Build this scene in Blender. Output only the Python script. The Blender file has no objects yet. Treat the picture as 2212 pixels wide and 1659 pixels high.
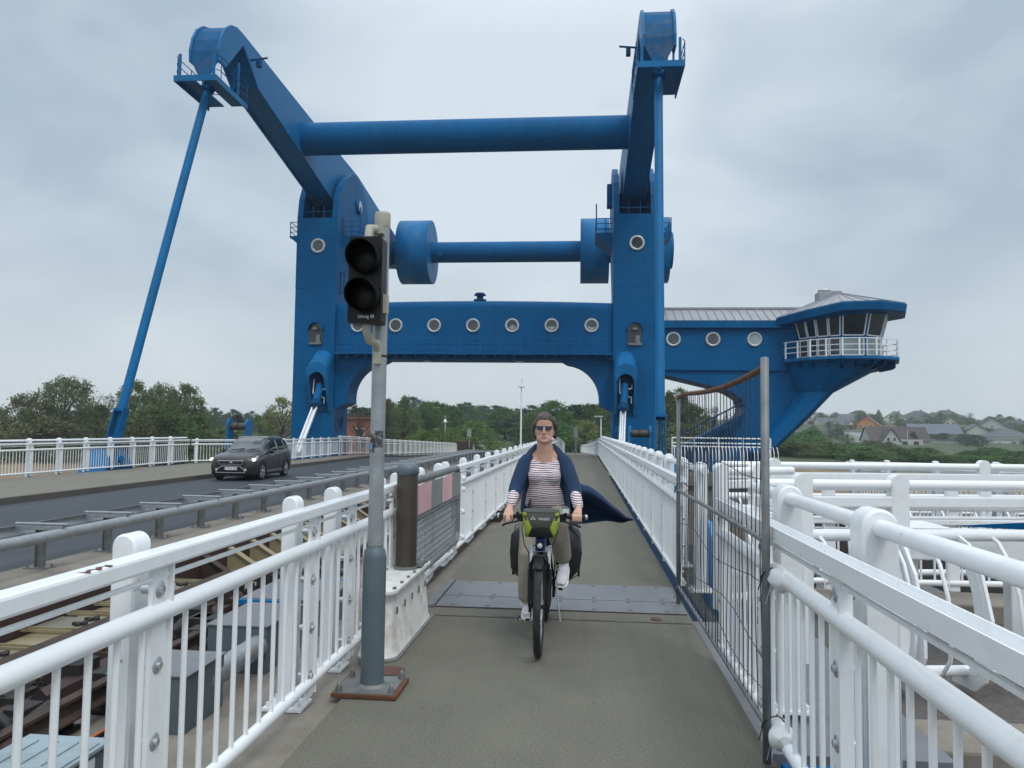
import bpy, math, random
from mathutils import Vector, Matrix, noise
R = math.radians
random.seed(7)
SC = bpy.context.scene
COL = SC.collection
V = Vector

# ------------------------------------------------------------------ camera
CAM = V((0.0, 0.0, 1.66))
YAW, PITCH, ROLL, FPX = R(5.3), R(3.39), R(0.75), 1661.0
cd = bpy.data.cameras.new('camera'); cam = bpy.data.objects.new('camera', cd); COL.objects.link(cam)
cd.sensor_width = 36.0; cd.lens = 36.0 * FPX / 2212.0; cd.clip_start = 0.05; cd.clip_end = 6000
CM = Matrix.Rotation(YAW, 3, 'Z') @ Matrix.Rotation(R(90) + PITCH, 3, 'X') @ Matrix.Rotation(ROLL, 3, 'Z')
cam.matrix_world = Matrix.Translation(CAM) @ CM.to_4x4()
SC.camera = cam
def at(x, y, Z):
    """world point seen at (x, y) of the 2212 px wide photograph, Z metres in front of the camera"""
    return CAM + CM @ V(((x - 1106) / FPX * Z, -(y - 829.5) / FPX * Z, -Z))

# ------------------------------------------------------------------ sky, sun, exposure
SUN_EL, SUN_AZ = R(52), R(150)
w = bpy.data.worlds.new('World'); SC.world = w; w.use_nodes = True
nt = w.node_tree; nt.nodes.clear()
def N(t, typ, **kw):
    n = t.nodes.new(typ)
    for k, v in kw.items(): setattr(n, k, v)
    return n
def L(t, a, b): t.links.new(a, b)
def MATH(t, op, a, b=None, c=None):
    n = N(t, 'ShaderNodeMath', operation=op)
    for i, v in enumerate((a, b, c)):
        if v is None: continue
        if isinstance(v, (int, float)): n.inputs[i].default_value = v
        else: L(t, v, n.inputs[i])
    return n.outputs[0]
def MIX(t, fac, a, b, blend='MIX'):
    n = N(t, 'ShaderNodeMix', data_type='RGBA', blend_type=blend)
    for i, v in ((0, fac), (6, a), (7, b)):
        if isinstance(v, (int, float)): n.inputs[i].default_value = v
        elif isinstance(v, tuple): n.inputs[i].default_value = (*v[:3], 1)
        else: L(t, v, n.inputs[i])
    return n.outputs[2]
def RAMP(t, fac, stops):
    n = N(t, 'ShaderNodeValToRGB'); cr = n.color_ramp
    while len(cr.elements) < len(stops): cr.elements.new(0.5)
    for e, (p, c) in zip(cr.elements, stops):
        e.position = p; e.color = (c, c, c, 1) if isinstance(c, (int, float)) else (*c, 1)
    L(t, fac, n.inputs[0]); return n.outputs[0]
def NOISE(t, vec, scale, detail=4, rough=0.5, dist=0.0):
    n = N(t, 'ShaderNodeTexNoise'); n.inputs['Scale'].default_value = scale; n.inputs['Detail'].default_value = detail
    n.inputs['Roughness'].default_value = rough; n.inputs['Distortion'].default_value = dist
    if vec is not None: L(t, vec, n.inputs['Vector'])
    return n.outputs['Fac']
def MAP(t, vec, scale=(1, 1, 1), loc=(0, 0, 0), rot=(0, 0, 0)):
    n = N(t, 'ShaderNodeMapping'); n.inputs['Scale'].default_value = scale
    n.inputs['Location'].default_value = loc; n.inputs['Rotation'].default_value = rot
    L(t, vec, n.inputs['Vector']); return n.outputs[0]
sky = N(nt, 'ShaderNodeTexSky', sky_type='NISHITA', sun_disc=False)
sky.sun_elevation = SUN_EL; sky.sun_rotation = SUN_AZ; sky.air_density = 1.5; sky.dust_density = 3
tc = N(nt, 'ShaderNodeTexCoord'); dirv = tc.outputs['Generated']
sep = N(nt, 'ShaderNodeSeparateXYZ'); L(nt, dirv, sep.inputs[0]); dz = sep.outputs[2]
big = NOISE(nt, MAP(nt, dirv, (1.0, 1.0, 1.7), (3.45, 1.2, 0.0)), 2.3, 3, .5, .7)
fine = NOISE(nt, MAP(nt, dirv, (1, 1, 2.0), (.3, .7, .2)), 5.5, 5, .55, .5)
cl = MATH(nt, 'ADD', MATH(nt, 'MULTIPLY', big, .75), MATH(nt, 'MULTIPLY', fine, .25))
def patch_(x, y, amp, lo=.90):
    d = (at(x, y, 1.0) - CAM).normalized(); vm = N(nt, 'ShaderNodeVectorMath', operation='DOT_PRODUCT'); L(nt, dirv, vm.inputs[0]); vm.inputs[1].default_value = d
    mr = N(nt, 'ShaderNodeMapRange', interpolation_type='SMOOTHSTEP'); L(nt, vm.outputs['Value'], mr.inputs[0]); mr.inputs[1].default_value = lo; mr.inputs[2].default_value = 1.0
    return MATH(nt, 'MULTIPLY', mr.outputs[0], amp)
for a in ((120, 260, -.20), (1950, 430, -.10), (1250, 30, .16), (60, 720, .12, .93), (900, 640, .05)): cl = MATH(nt, 'ADD', cl, patch_(*a))   # banks of thicker and thinner cloud
cfac = RAMP(nt, cl, [(.34, 0.0), (.64, 1.0)])
ccol = MIX(nt, cfac, (4.35, 5.4, 6.5), (7.0, 7.95, 8.75))
hz = RAMP(nt, dz, [(0.02, 1.0), (.24, 0.0)])
ccol = MIX(nt, MATH(nt, 'MULTIPLY', hz, .7), ccol, (6.9, 7.5, 7.65))
zen = RAMP(nt, dz, [(.46, 0.0), (.85, 1.0)])
ccol = MIX(nt, zen, ccol, (14.5, 16.0, 17.6))
skyc = MIX(nt, .95, sky.outputs[0], ccol)
bg = N(nt, 'ShaderNodeBackground'); bg.inputs['Strength'].default_value = 0.1
L(nt, skyc, bg.inputs['Color'])
wo = N(nt, 'ShaderNodeOutputWorld'); L(nt, bg.outputs[0], wo.inputs['Surface'])
sd = bpy.data.lights.new('sun', 'SUN'); sd.energy = 1.0; sd.angle = R(18); sd.color = (1, .965, .91)
sun = bpy.data.objects.new('sun', sd); COL.objects.link(sun)
sdir = V((math.sin(SUN_AZ) * math.cos(SUN_EL), math.cos(SUN_AZ) * math.cos(SUN_EL), math.sin(SUN_EL)))
sun.rotation_euler = sdir.to_track_quat('Z', 'Y').to_euler()
SC.view_settings.view_transform = 'Standard'; SC.view_settings.look = 'None'
SC.view_settings.exposure = 0.0; SC.view_settings.gamma = 1.0
SC.cycles.max_bounces = 6; SC.cycles.transparent_max_bounces = 12

# ------------------------------------------------------------------ object helpers
def tag(o, label=None, cat=None, group=None, kind=None):
    if label: o['label'] = label
    if cat: o['category'] = cat
    if group: o['group'] = group
    if kind: o['kind'] = kind
    return o
def thing(name, label, cat, loc=(0, 0, 0), rz=0, group=None):
    o = bpy.data.objects.new(name, None); COL.objects.link(o); o.empty_display_size = .3
    o.location = loc; o.rotation_euler = (0, 0, rz)
    return tag(o, label, cat, group)
def kids(o): return [c for c in COL.objects if c.parent == o]
def copy_tree(o, loc=None, rz=None, scale=None, label=None, group=None):
    def rec(a, par):
        c = a.copy(); COL.objects.link(c)
        if par is not None: c.parent = par
        for ch in list(a.children): rec(ch, c)
        return c
    c = rec(o, None)
    if loc is not None: c.location = loc
    if rz is not None: c.rotation_euler = (0, 0, rz)
    if scale is not None: c.scale = scale
    if label: c['label'] = label
    if group: c['group'] = group
    return c
def inst(name, data, parent, loc, rz=0, label=None):
    o = bpy.data.objects.new(name, data); COL.objects.link(o); o.parent = parent
    o.location = loc; o.rotation_euler = (0, 0, rz)
    if label: o['label'] = label
    return o
def frame_of(d):
    d = V(d).normalized(); u = V((0, 0, 1)) if abs(d.z) < .95 else V((1, 0, 0))
    a = d.cross(u).normalized(); return a, d.cross(a).normalized()

class MB:
    def __init__(s): s.v = []; s.f = []; s.m = []; s.s = []
    def add(s, vs, fs, mat=0, smooth=False):
        b = len(s.v); s.v += [V(p) for p in vs]
        for f in fs: s.f.append([b + i for i in f]); s.m.append(mat); s.s.append(smooth)
        return s
    def box(s, x0, x1, y0, y1, z0, z1, mat=0):
        vs = [(x, y, z) for z in (z0, z1) for y in (y0, y1) for x in (x0, x1)]
        return s.add(vs, [(0, 2, 3, 1), (4, 5, 7, 6), (0, 1, 5, 4), (2, 6, 7, 3), (0, 4, 6, 2), (1, 3, 7, 5)], mat)
    def obox(s, c, size, M=None, mat=0):
        M = M or Matrix.Identity(3); c = V(c); h = V(size) / 2
        vs = [c + M @ V((x * h.x, y * h.y, z * h.z)) for z in (-1, 1) for y in (-1, 1) for x in (-1, 1)]
        return s.add(vs, [(0, 2, 3, 1), (4, 5, 7, 6), (0, 1, 5, 4), (2, 6, 7, 3), (0, 4, 6, 2), (1, 3, 7, 5)], mat)
    def beam(s, p0, p1, w, h, mat=0):
        p0, p1 = V(p0), V(p1); d = p1 - p0; y = d.normalized()
        x = y.cross(V((0, 0, 1))); x = x.normalized() if x.length > 1e-4 else V((1, 0, 0)); z = x.cross(y)
        M = Matrix((x, y, z)).transposed()
        return s.obox((p0 + p1) / 2, (w, d.length, h), M, mat)
    def cyl(s, p0, p1, r0, r1=None, n=12, caps=True, mat=0):
        r1 = r0 if r1 is None else r1; p0, p1 = V(p0), V(p1); a, b = frame_of(p1 - p0)
        ring = [(math.cos(2 * math.pi * i / n), math.sin(2 * math.pi * i / n)) for i in range(n)]
        A = [p0 + (a * c + b * d) * r0 for c, d in ring]; B = [p1 + (a * c + b * d) * r1 for c, d in ring]
        s.add(A + B, [(i, (i + 1) % n, n + (i + 1) % n, n + i) for i in range(n)], mat, True)
        if caps:
            if r0 > 1e-5: s.add(A, [tuple(range(n))[::-1]], mat)
            if r1 > 1e-5: s.add(B, [tuple(range(n))], mat)
        return s
    def tube(s, pts, r, n=8, mat=0, closed=False, caps=True, flat=1.0):
        pts = [V(p) for p in pts]; m = len(pts); rings = []
        rr = r if isinstance(r, (list, tuple)) else [r] * m
        for i, p in enumerate(pts):
            if closed: d = pts[(i + 1) % m] - pts[i - 1]
            else: d = pts[min(i + 1, m - 1)] - pts[max(i - 1, 0)]
            d.normalize()
            if i == 0: a, b = frame_of(d)
            else:
                a = (a - d * a.dot(d)); a = a.normalized() if a.length > 1e-5 else frame_of(d)[0]; b = d.cross(a)
            rings.append([p + (a * math.cos(2 * math.pi * k / n) + b * flat * math.sin(2 * math.pi * k / n)) * rr[i] for k in range(n)])
        return s.loft(rings, mat, closed, caps)
    def loft(s, rings, mat=0, closed=False, caps=True, smooth=True):
        n = len(rings[0]); m = len(rings); vs = [p for rg in rings for p in rg]; fs = []
        for i in range(m if closed else m - 1):
            j = (i + 1) % m
            for k in range(n): fs.append((i * n + k, i * n + (k + 1) % n, j * n + (k + 1) % n, j * n + k))
        s.add(vs, fs, mat, smooth)
        if caps and not closed: s.add(rings[0], [tuple(range(n))[::-1]], mat); s.add(rings[-1], [tuple(range(n))], mat)
        return s
    def prism(s, poly, axis, a, b, mat=0, smooth=False):
        def P(u, v, t): return {'x': (t, u, v), 'y': (u, t, v), 'z': (u, v, t)}[axis]
        n = len(poly); A = [P(u, v, a) for u, v in poly]; B = [P(u, v, b) for u, v in poly]
        s.add(A, [tuple(range(n))], mat); s.add(B, [tuple(range(n))[::-1]], mat)
        return s.add(A + B, [(i, n + i, n + (i + 1) % n, (i + 1) % n) for i in range(n)], mat, smooth)
    def lathe(s, prof, o=(0, 0, 0), axis=(0, 0, 1), n=20, mat=0):
        o = V(o); d = V(axis).normalized(); a, b = frame_of(d)
        rings = [[o + d * h + (a * math.cos(2 * math.pi * k / n) + b * math.sin(2 * math.pi * k / n)) * max(r, 1e-4) for k in range(n)] for r, h in prof]
        return s.loft(rings, mat, caps=True)
    def ball(s, c, r, n=12, m=8, mat=0, M=None):
        c = V(c); r = V((r, r, r)) if isinstance(r, (int, float)) else V(r); rings = []
        for i in range(m + 1):
            t = -math.pi / 2 + math.pi * i / m; cr = max(math.cos(t), .02)
            rg = [V((r.x * cr * math.cos(2 * math.pi * k / n), r.y * cr * math.sin(2 * math.pi * k / n), r.z * math.sin(t))) for k in range(n)]
            rings.append([c + (M @ p if M else p) for p in rg])
        return s.loft(rings, mat)
    def grid(s, pts, mat=0, smooth=True, thick=0.0):
        m, n = len(pts), len(pts[0]); vs = [p for r in pts for p in r]
        return s.add(vs, [(i * n + j, i * n + j + 1, (i + 1) * n + j + 1, (i + 1) * n + j) for i in range(m - 1) for j in range(n - 1)], mat, smooth)
    def data(s, name, mats, org=(0, 0, 0)):
        me = bpy.data.meshes.new(name); org = V(org)
        me.from_pydata([tuple(p - org) for p in s.v], [], s.f)
        for m in (mats if isinstance(mats, (list, tuple)) else [mats]): me.materials.append(m)
        me.polygons.foreach_set('material_index', s.m); me.polygons.foreach_set('use_smooth', s.s); me.update()
        return me
    def build(s, name, mats, parent=None, bevel=0, loc=None, local=False, seg=2, solid=0, sub=0, remesh=0, smooth=0):
        """vertices are world coordinates unless local; origin goes to the parent's (or loc)"""
        org = V((0, 0, 0))
        if not local:
            q = parent
            while q is not None: org += q.location; q = q.parent
            if parent is None and loc is not None: org = V(loc)
        o = bpy.data.objects.new(name, s.data(name, mats, org)); COL.objects.link(o)
        if parent is not None: o.parent = parent
        elif loc is not None: o.location = loc
        if remesh:
            mm = o.modifiers.new('r', 'REMESH'); mm.mode = 'VOXEL'; mm.voxel_size = remesh; mm.use_smooth_shade = True
        if smooth: mm = o.modifiers.new('sm', 'SMOOTH'); mm.factor = .5; mm.iterations = smooth
        if solid: mm = o.modifiers.new('so', 'SOLIDIFY'); mm.thickness = solid; mm.offset = 0
        if bevel:
            mm = o.modifiers.new('b', 'BEVEL'); mm.width = bevel; mm.segments = seg; mm.limit_method = 'ANGLE'; mm.angle_limit = R(40)
            mm.harden_normals = False
        if sub: mm = o.modifiers.new('ss', 'SUBSURF'); mm.levels = sub; mm.render_levels = sub
        return o
def struct(name, mb, mats, **kw):
    o = mb.build(name, mats, **kw); o['kind'] = 'structure'; return o
def rot2(x, y, a): return x * math.cos(a) - y * math.sin(a), x * math.sin(a) + y * math.cos(a)
def arc(cx, cy, r, a0, a1, n): return [(cx + r * math.cos(R(a0 + (a1 - a0) * i / n)), cy + r * math.sin(R(a0 + (a1 - a0) * i / n))) for i in range(n + 1)]
def text(name, s, mat, parent, loc, size, rot, depth=.0015, align='CENTER'):
    c = bpy.data.curves.new(name, 'FONT'); c.body = s; c.size = size; c.extrude = depth; c.align_x = align; c.align_y = 'CENTER'
    t = bpy.data.objects.new(name + '_tmp', c); COL.objects.link(t)
    me = bpy.data.meshes.new_from_object(t.evaluated_get(bpy.context.evaluated_depsgraph_get()))
    bpy.data.objects.remove(t); me.materials.clear(); me.materials.append(mat)
    o = bpy.data.objects.new(name, me); COL.objects.link(o); o.parent = parent; o.location = loc; o.rotation_euler = rot
    return o

# ------------------------------------------------------------------ materials
def mat(name, col, rough=.5, metal=0, var=.12, scale=3.0, bump=0, bscale=40, dirt=None, dirt_amt=.3, dirt_scale=1.5, streak=False, spec=.5, coat=0, speck=0, stretch=(1, 1, 1), world=False):
    m = bpy.data.materials.new(name); m.use_nodes = True; t = m.node_tree; b = t.nodes['Principled BSDF']
    if world: vec = N(t, 'ShaderNodeNewGeometry').outputs['Position']
    else: vec = N(t, 'ShaderNodeTexCoord').outputs['Object']
    if stretch != (1, 1, 1): vec = MAP(t, vec, stretch)
    f = NOISE(t, vec, scale, 5, .6)
    lo = tuple(c * (1 - var) for c in col); hi = tuple(min(1, c * (1 + var)) for c in col)
    c = MIX(t, RAMP(t, f, [(.3, 0.), (.7, 1.)]), lo, hi)
    if speck:
        sp = NOISE(t, vec, bscale * 1.7, 2, .7)
        c = MIX(t, MATH(t, 'MULTIPLY', RAMP(t, sp, [(.42, 1.), (.55, 0.)]), speck), c, tuple(x * .35 for x in col))
    if dirt:
        dv = MAP(t, vec, (3, 3, .35)) if streak else vec
        d = NOISE(t, dv, dirt_scale, 6, .65)
        c = MIX(t, MATH(t, 'MULTIPLY', RAMP(t, d, [(.5, 0.), (.72, 1.)]), dirt_amt), c, dirt)
    L(t, c, b.inputs['Base Color'])
    rr = MATH(t, 'ADD', MATH(t, 'MULTIPLY', f, .16), rough - .08); L(t, rr, b.inputs['Roughness'])
    b.inputs['Metallic'].default_value = metal; b.inputs['Specular IOR Level'].default_value = spec
    if coat: b.inputs['Coat Weight'].default_value = coat; b.inputs['Coat Roughness'].default_value = .05
    if bump:
        bn = N(t, 'ShaderNodeBump'); bn.inputs['Strength'].default_value = bump; bn.inputs['Distance'].default_value = .01
        L(t, NOISE(t, vec, bscale, 5, .6), bn.inputs['Height']); L(t, bn.outputs[0], b.inputs['Normal'])
    return m
def emis(name, col, s, base=(.8, .8, .8)):
    m = bpy.data.materials.new(name); m.use_nodes = True; b = m.node_tree.nodes['Principled BSDF']
    b.inputs['Base Color'].default_value = (*base, 1); b.inputs['Emission Color'].default_value = (*col, 1); b.inputs['Emission Strength'].default_value = s
    return m
def glass(name, col, rough=.05, var=.3):
    m = mat(name, col, rough + .08, 0, var, .8, spec=.7); return m
def foliage(name, c1, c2, trans=.25):
    m = bpy.data.materials.new(name); m.use_nodes = True; t = m.node_tree; b = t.nodes['Principled BSDF']
    oi = N(t, 'ShaderNodeObjectInfo').outputs['Random']; g = N(t, 'ShaderNodeNewGeometry')
    f = NOISE(t, g.outputs['Position'], .55, 4, .7); rp = g.outputs['Random Per Island']
    c = MIX(t, RAMP(t, f, [(.35, 0.), (.65, 1.)]), c1, c2)
    c = MIX(t, MATH(t, 'MULTIPLY', rp, .5), c, tuple(x * 1.55 for x in c2))
    h = N(t, 'ShaderNodeHueSaturation'); L(t, c, h.inputs['Color'])
    L(t, MATH(t, 'ADD', MATH(t, 'MULTIPLY', oi, .05), .475), h.inputs['Hue']); L(t, MATH(t, 'ADD', MATH(t, 'MULTIPLY', oi, .5), .75), h.inputs['Value'])
    L(t, h.outputs[0], b.inputs['Base Color']); b.inputs['Roughness'].default_value = .7; b.inputs['Specular IOR Level'].default_value = .2
    tr = N(t, 'ShaderNodeBsdfTranslucent'); L(t, h.outputs[0], tr.inputs['Color'])
    mx = N(t, 'ShaderNodeMixShader'); mx.inputs[0].default_value = trans
    L(t, b.outputs[0], mx.inputs[1]); L(t, tr.outputs[0], mx.inputs[2]); L(t, mx.outputs[0], t.nodes['Material Output'].inputs['Surface'])
    return m
M = {}
M['blue'] = mat('blue_paint', (.0005, .100, .262), .5, 0, .10, .35, spec=.10, dirt=(.012, .055, .12), dirt_amt=.5, dirt_scale=.8, streak=True)
M['blue_light'] = mat('blue_paint_faded', (.003, .135, .33), .45, 0, .15, .8, spec=.18, dirt=(.05, .1, .16), dirt_amt=.3, streak=True)
M['blue_worn'] = mat('blue_paint_worn', (.015, .105, .24), .75, 0, .2, 1.2, dirt=(.12, .125, .14), dirt_amt=.7, dirt_scale=1.1, spec=.1)
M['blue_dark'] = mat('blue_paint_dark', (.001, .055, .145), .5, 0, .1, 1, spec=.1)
M['white'] = mat('white_paint', (.83, .85, .86), .30, 0, .035, 4, dirt=(.42, .36, .28), dirt_amt=.26, dirt_scale=4, bump=.03, bscale=60, coat=.15)
M['white_old'] = mat('white_paint_chipped', (.74, .73, .69), .45, 0, .08, 3, dirt=(.25, .17, .10), dirt_amt=.55, dirt_scale=4.5, bump=.08, bscale=30)
M['galv'] = mat('galvanised_steel', (.33, .35, .365), .5, .5, .15, 9, dirt=(.2, .2, .2), dirt_amt=.25, dirt_scale=3, bump=.03, bscale=25)
M['galv_dark'] = mat('weathered_galvanised', (.20, .21, .21), .55, .45, .25, 7, dirt=(.12, .10, .08), dirt_amt=.3, dirt_scale=3)
M['pole_paint'] = mat('grey_sleeve_paint', (.10, .135, .155), .45, .1, .15, 2.5, dirt=(.16, .18, .19), dirt_amt=.4, dirt_scale=2)
M['deck'] = mat('walkway_coating', (.158, .151, .122), .9, 0, .12, 1.6, bump=.22, bscale=70, speck=.55, spec=.2, dirt=(.12, .112, .10), dirt_amt=.35, dirt_scale=.55, world=True)
M['pave'] = mat('pavement_coating', (.20, .187, .15), .9, 0, .10, .7, bump=.2, bscale=70, speck=.4, spec=.25, dirt=(.15, .14, .125), dirt_amt=.4, world=True)
M['asphalt'] = mat('asphalt', (.036, .042, .052), .7, 0, .16, .5, bump=.4, bscale=120, speck=.3, dirt=(.062, .068, .078), dirt_amt=.5, dirt_scale=.5, stretch=(2.5, .35, 1), world=True)
M['conc'] = mat('concrete', (.24, .215, .18), .9, 0, .16, 1.5, bump=.35, bscale=60, dirt=(.10, .085, .065), dirt_amt=.6, dirt_scale=1.6, speck=.2, world=True)
M['conc_dark'] = mat('kerb_concrete', (.10, .09, .078), .9, 0, .16, 1.5, bump=.3, bscale=60, dirt=(.05, .045, .04), dirt_amt=.5, world=True)
M['gravel'] = mat('gravel', (.14, .125, .115), .95, 0, .35, 22, bump=1.0, bscale=70, speck=.7, world=True)
M['stone'] = mat('masonry', (.10, .098, .088), .9, 0, .35, 3, bump=.8, bscale=14, dirt=(.035, .04, .033), dirt_amt=.7, dirt_scale=1.8, world=True)
M['rust'] = mat('rusty_steel', (.056, .036, .027), .8, .2, .35, 4, bump=.4, bscale=30, dirt=(.03, .025, .022), dirt_amt=.7, dirt_scale=3)
M['rust_red'] = mat('oxide_red_steel', (.046, .023, .021), .7, .1, .25, 2, dirt=(.03, .02, .02), dirt_amt=.5)
M['rust_orange'] = mat('orange_rust', (.13, .055, .025), .85, .1, .3, 6, bump=.3, dirt=(.08, .035, .02), dirt_amt=.6, dirt_scale=5)
M['grime'] = mat('oily_steel', (.035, .032, .030), .6, .4, .35, 5, bump=.3, bscale=25)
M['cream'] = mat('cream_paint', (.27, .235, .14), .6, 0, .15, 4, dirt=(.15, .07, .03), dirt_amt=.75, dirt_scale=4)
M['brown_post'] = mat('brown_coating', (.060, .050, .038), .5, .1, .15, 3, dirt=(.03, .04, .03), dirt_amt=.4)
M['black'] = mat('black_plastic', (.008, .0085, .009), .45, 0, .2, 5, spec=.3)
M['rubber'] = mat('rubber', (.018, .018, .019), .8, 0, .2, 12, bump=.2, bscale=60)
M['lens'] = mat('unlit_lens', (.006, .0055, .0055), .4, 0, .2, 20, bump=.1, bscale=120, spec=.25)
M['matt_black'] = mat('matt_black', (.0045, .0045, .005), .7, 0, .2, 5, spec=.12)
M['screen'] = mat('windscreen_painted_reflection', (.075, .092, .10), .10, 0, .5, 1.2, spec=.8)  # glass colour lightened to paint in reflected and interior light
M['wire'] = mat('dark_wire', (.05, .052, .055), .5, .4, .2, 9)
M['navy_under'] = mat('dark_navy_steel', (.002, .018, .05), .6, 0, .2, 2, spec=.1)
M['ivory'] = mat('ivory_plastic', (.36, .345, .28), .45, 0, .08, 4)
M['pane'] = glass('dark_pane', (.06, .068, .072))
M['pane_dark'] = glass('deep_pane', (.018, .024, .032))
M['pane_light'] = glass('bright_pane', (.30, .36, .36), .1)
M['pale_blue'] = mat('pale_blue_steel', (.10, .27, .55), .5, 0, .1, 3, spec=.2)
M['ring'] = mat('aluminium_ring', (.50, .52, .52), .4, .35, .06, 2)
M['zinc'] = mat('zinc_roof', (.30, .31, .33), .5, .25, .12, 1.2)
M['pink'] = mat('faded_red_plate', (.64, .37, .39), .5, 0, .12, 3, dirt=(.7, .45, .45), dirt_amt=.5)
M['grey_plate'] = mat('grey_plate', (.22, .225, .225), .5, .2, .15, 3)
M['chrome'] = mat('bright_steel', (.72, .73, .74), .18, .95, .05, 3)
M['silver'] = mat('silver', (.55, .56, .58), .3, .7, .08, 6)
M['car'] = mat('grey_metallic_paint', (.030, .028, .031), .3, .3, .1, 3, coat=.45)
M['car_glass'] = mat('car_glass', (.012, .015, .018), .10, 0, .3, 2, spec=.9)
M['plate'] = mat('plate_white', (.75, .75, .72), .4, 0, .03, 3)
M['eu_blue'] = mat('plate_blue', (.02, .05, .35), .4)
M['ink'] = mat('black_ink', (.01, .01, .012), .5)
M['ink_blue'] = mat('blue_ink', (.02, .03, .33), .5)
M['label_white'] = mat('label_white', (.75, .76, .76), .5, 0, .04, 6)
M['lamp_on'] = emis('lit_headlamp', (1, .78, .5), 2.2)
M['lamp_glass'] = glass('lamp_glass', (.55, .56, .56), .06)
M['boxgrey'] = mat('grey_cabinet', (.26, .33, .36), .5, 0, .1, 2, dirt=(.14, .16, .17), dirt_amt=.45, dirt_scale=3)
M['orange'] = mat('orange_cable', (.7, .16, .02), .5)

def extra_layer(m, fn):
    """lay one more stain pattern over a material's colour"""
    t = m.node_tree; b = t.nodes['Principled BSDF']; lk = b.inputs['Base Color'].links[0]; src = lk.from_socket; L(t, fn(t, src), b.inputs['Base Color'])
def tracks(t, src):
    P = N(t, 'ShaderNodeNewGeometry').outputs['Position']
    a = RAMP(t, NOISE(t, MAP(t, P, (5.5, .22, 1)), 1.0, 4, .6), [(.48, 0.), (.75, 1.)]); c = MIX(t, MATH(t, 'MULTIPLY', a, .28), src, (.085, .08, .068))
    sp = RAMP(t, NOISE(t, P, 9, 2, .5), [(.70, 0.), (.74, 1.)]); c = MIX(t, MATH(t, 'MULTIPLY', sp, .45), c, (.07, .066, .058))
    g_ = RAMP(t, NOISE(t, P, 55, 3, .8), [(.40, 0.), (.62, 1.)]); return MIX(t, MATH(t, 'MULTIPLY', g_, .22), c, (.27, .26, .22))
extra_layer(M['deck'], tracks); extra_layer(M['pave'], tracks)
def rust_spots(t, src):
    P = N(t, 'ShaderNodeNewGeometry').outputs['Position']
    a = RAMP(t, NOISE(t, P, 7.5, 6, .75), [(.685, 0.), (.71, 1.)]); return MIX(t, MATH(t, 'MULTIPLY', a, .75), src, (.20, .095, .045))
extra_layer(M['white'], rust_spots)
def plates(t, src):
    P = N(t, 'ShaderNodeNewGeometry').outputs['Position']; s = N(t, 'ShaderNodeSeparateXYZ'); L(t, P, s.inputs[0])
    ln = MATH(t, 'LESS_THAN', MATH(t, 'ABSOLUTE', MATH(t, 'SUBTRACT', MATH(t, 'FRACT', MATH(t, 'DIVIDE', s.outputs[2], 2.9)), .5)), .008)
    rn = RAMP(t, NOISE(t, MAP(t, P, (1.6, 1.6, .10)), 1.3, 6, .7), [(.60, 0.), (.74, 1.)]); c = MIX(t, MATH(t, 'MULTIPLY', rn, .35), src, (.035, .10, .18))
    return MIX(t, MATH(t, 'MULTIPLY', ln, .35), c, (.0, .045, .12))
extra_layer(M['blue'], plates)
# ================================================================== ground, water, roads
def zd(y):                                   # bridge deck profile: level, then falling towards the town
    return 0.0 if y < 48 else -.025 * (y - 48) * min(1, (y - 48) / 12) if y < 210 else -4.05
def cx(y): return 0.0 if y < 50 else -.00030 * (min(y, 200) - 50) ** 2
def sm(a, b, x): t = max(0, min(1, (x - a) / (b - a))); return t * t * (3 - 2 * t)
def land(x, y):
    if y < -40: return -3
    q = sm(20, 90, x)                        # right of the bridge the far shore lies further off and climbs to a hill
    shore = 62 * (1 - q) + 112 * q
    if x < -5: shore = 34 - 14 * sm(-20, -60, x)
    h = -6.5 + 2.3 * sm(shore - 3, shore + 4, y)
    rise = q * 13.2 * sm(270, 580, y) + (1 - q) * (3.6 * sm(95, 210, y) + 2.5 * sm(200, 420, y))
    rise *= 1 - .75 * sm(-40, -120, x)
    h += .95 * q * sm(148, 178, y)
    n = noise.noise(V((x * .02, y * .02, 0))) * .9 * sm(shore + 20, shore + 80, y)
    return h + rise + n + 7 * sm(620, 1000, y) * q
g = MB(); NX, NY = 110, 100; xs = [(-1 if i < 40 else 1) * 0 + (-700 + i * 14) for i in range(NX)]; ys = [-60 + 8.5 * j + (max(0, j - 50) ** 2) * .35 for j in range(NY)]
g.grid([[(x, y, land(x, y)) for x in xs] for y in ys])
def ground_mat():
    m = mat('reeds_and_meadow', (.2, .15, .09), .95, 0, .2, .3, world=True); t = m.node_tree; b = t.nodes['Principled BSDF']
    P = N(t, 'ShaderNodeNewGeometry').outputs['Position']; s = N(t, 'ShaderNodeSeparateXYZ'); L(t, P, s.inputs[0])
    f = NOISE(t, MAP(t, P, (.25, .06, 1)), 1.0, 6, .7); f2 = NOISE(t, P, .05, 3, .6)
    reed = MIX(t, RAMP(t, f, [(.3, 0.), (.7, 1.)]), (.13, .092, .052), (.27, .20, .12))
    grass = MIX(t, f, (.03, .048, .018), (.06, .08, .03))
    hz = MATH(t, 'ADD', s.outputs[2], MATH(t, 'MULTIPLY', f2, 1.6))
    L(t, MIX(t, RAMP(t, MATH(t, 'MULTIPLY', MATH(t, 'ADD', hz, 3.6), .6), [(.25, 0.), (.6, 1.)]), reed, grass), b.inputs['Base Color'])
    return m
struct('terrain', g, ground_mat())
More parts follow.
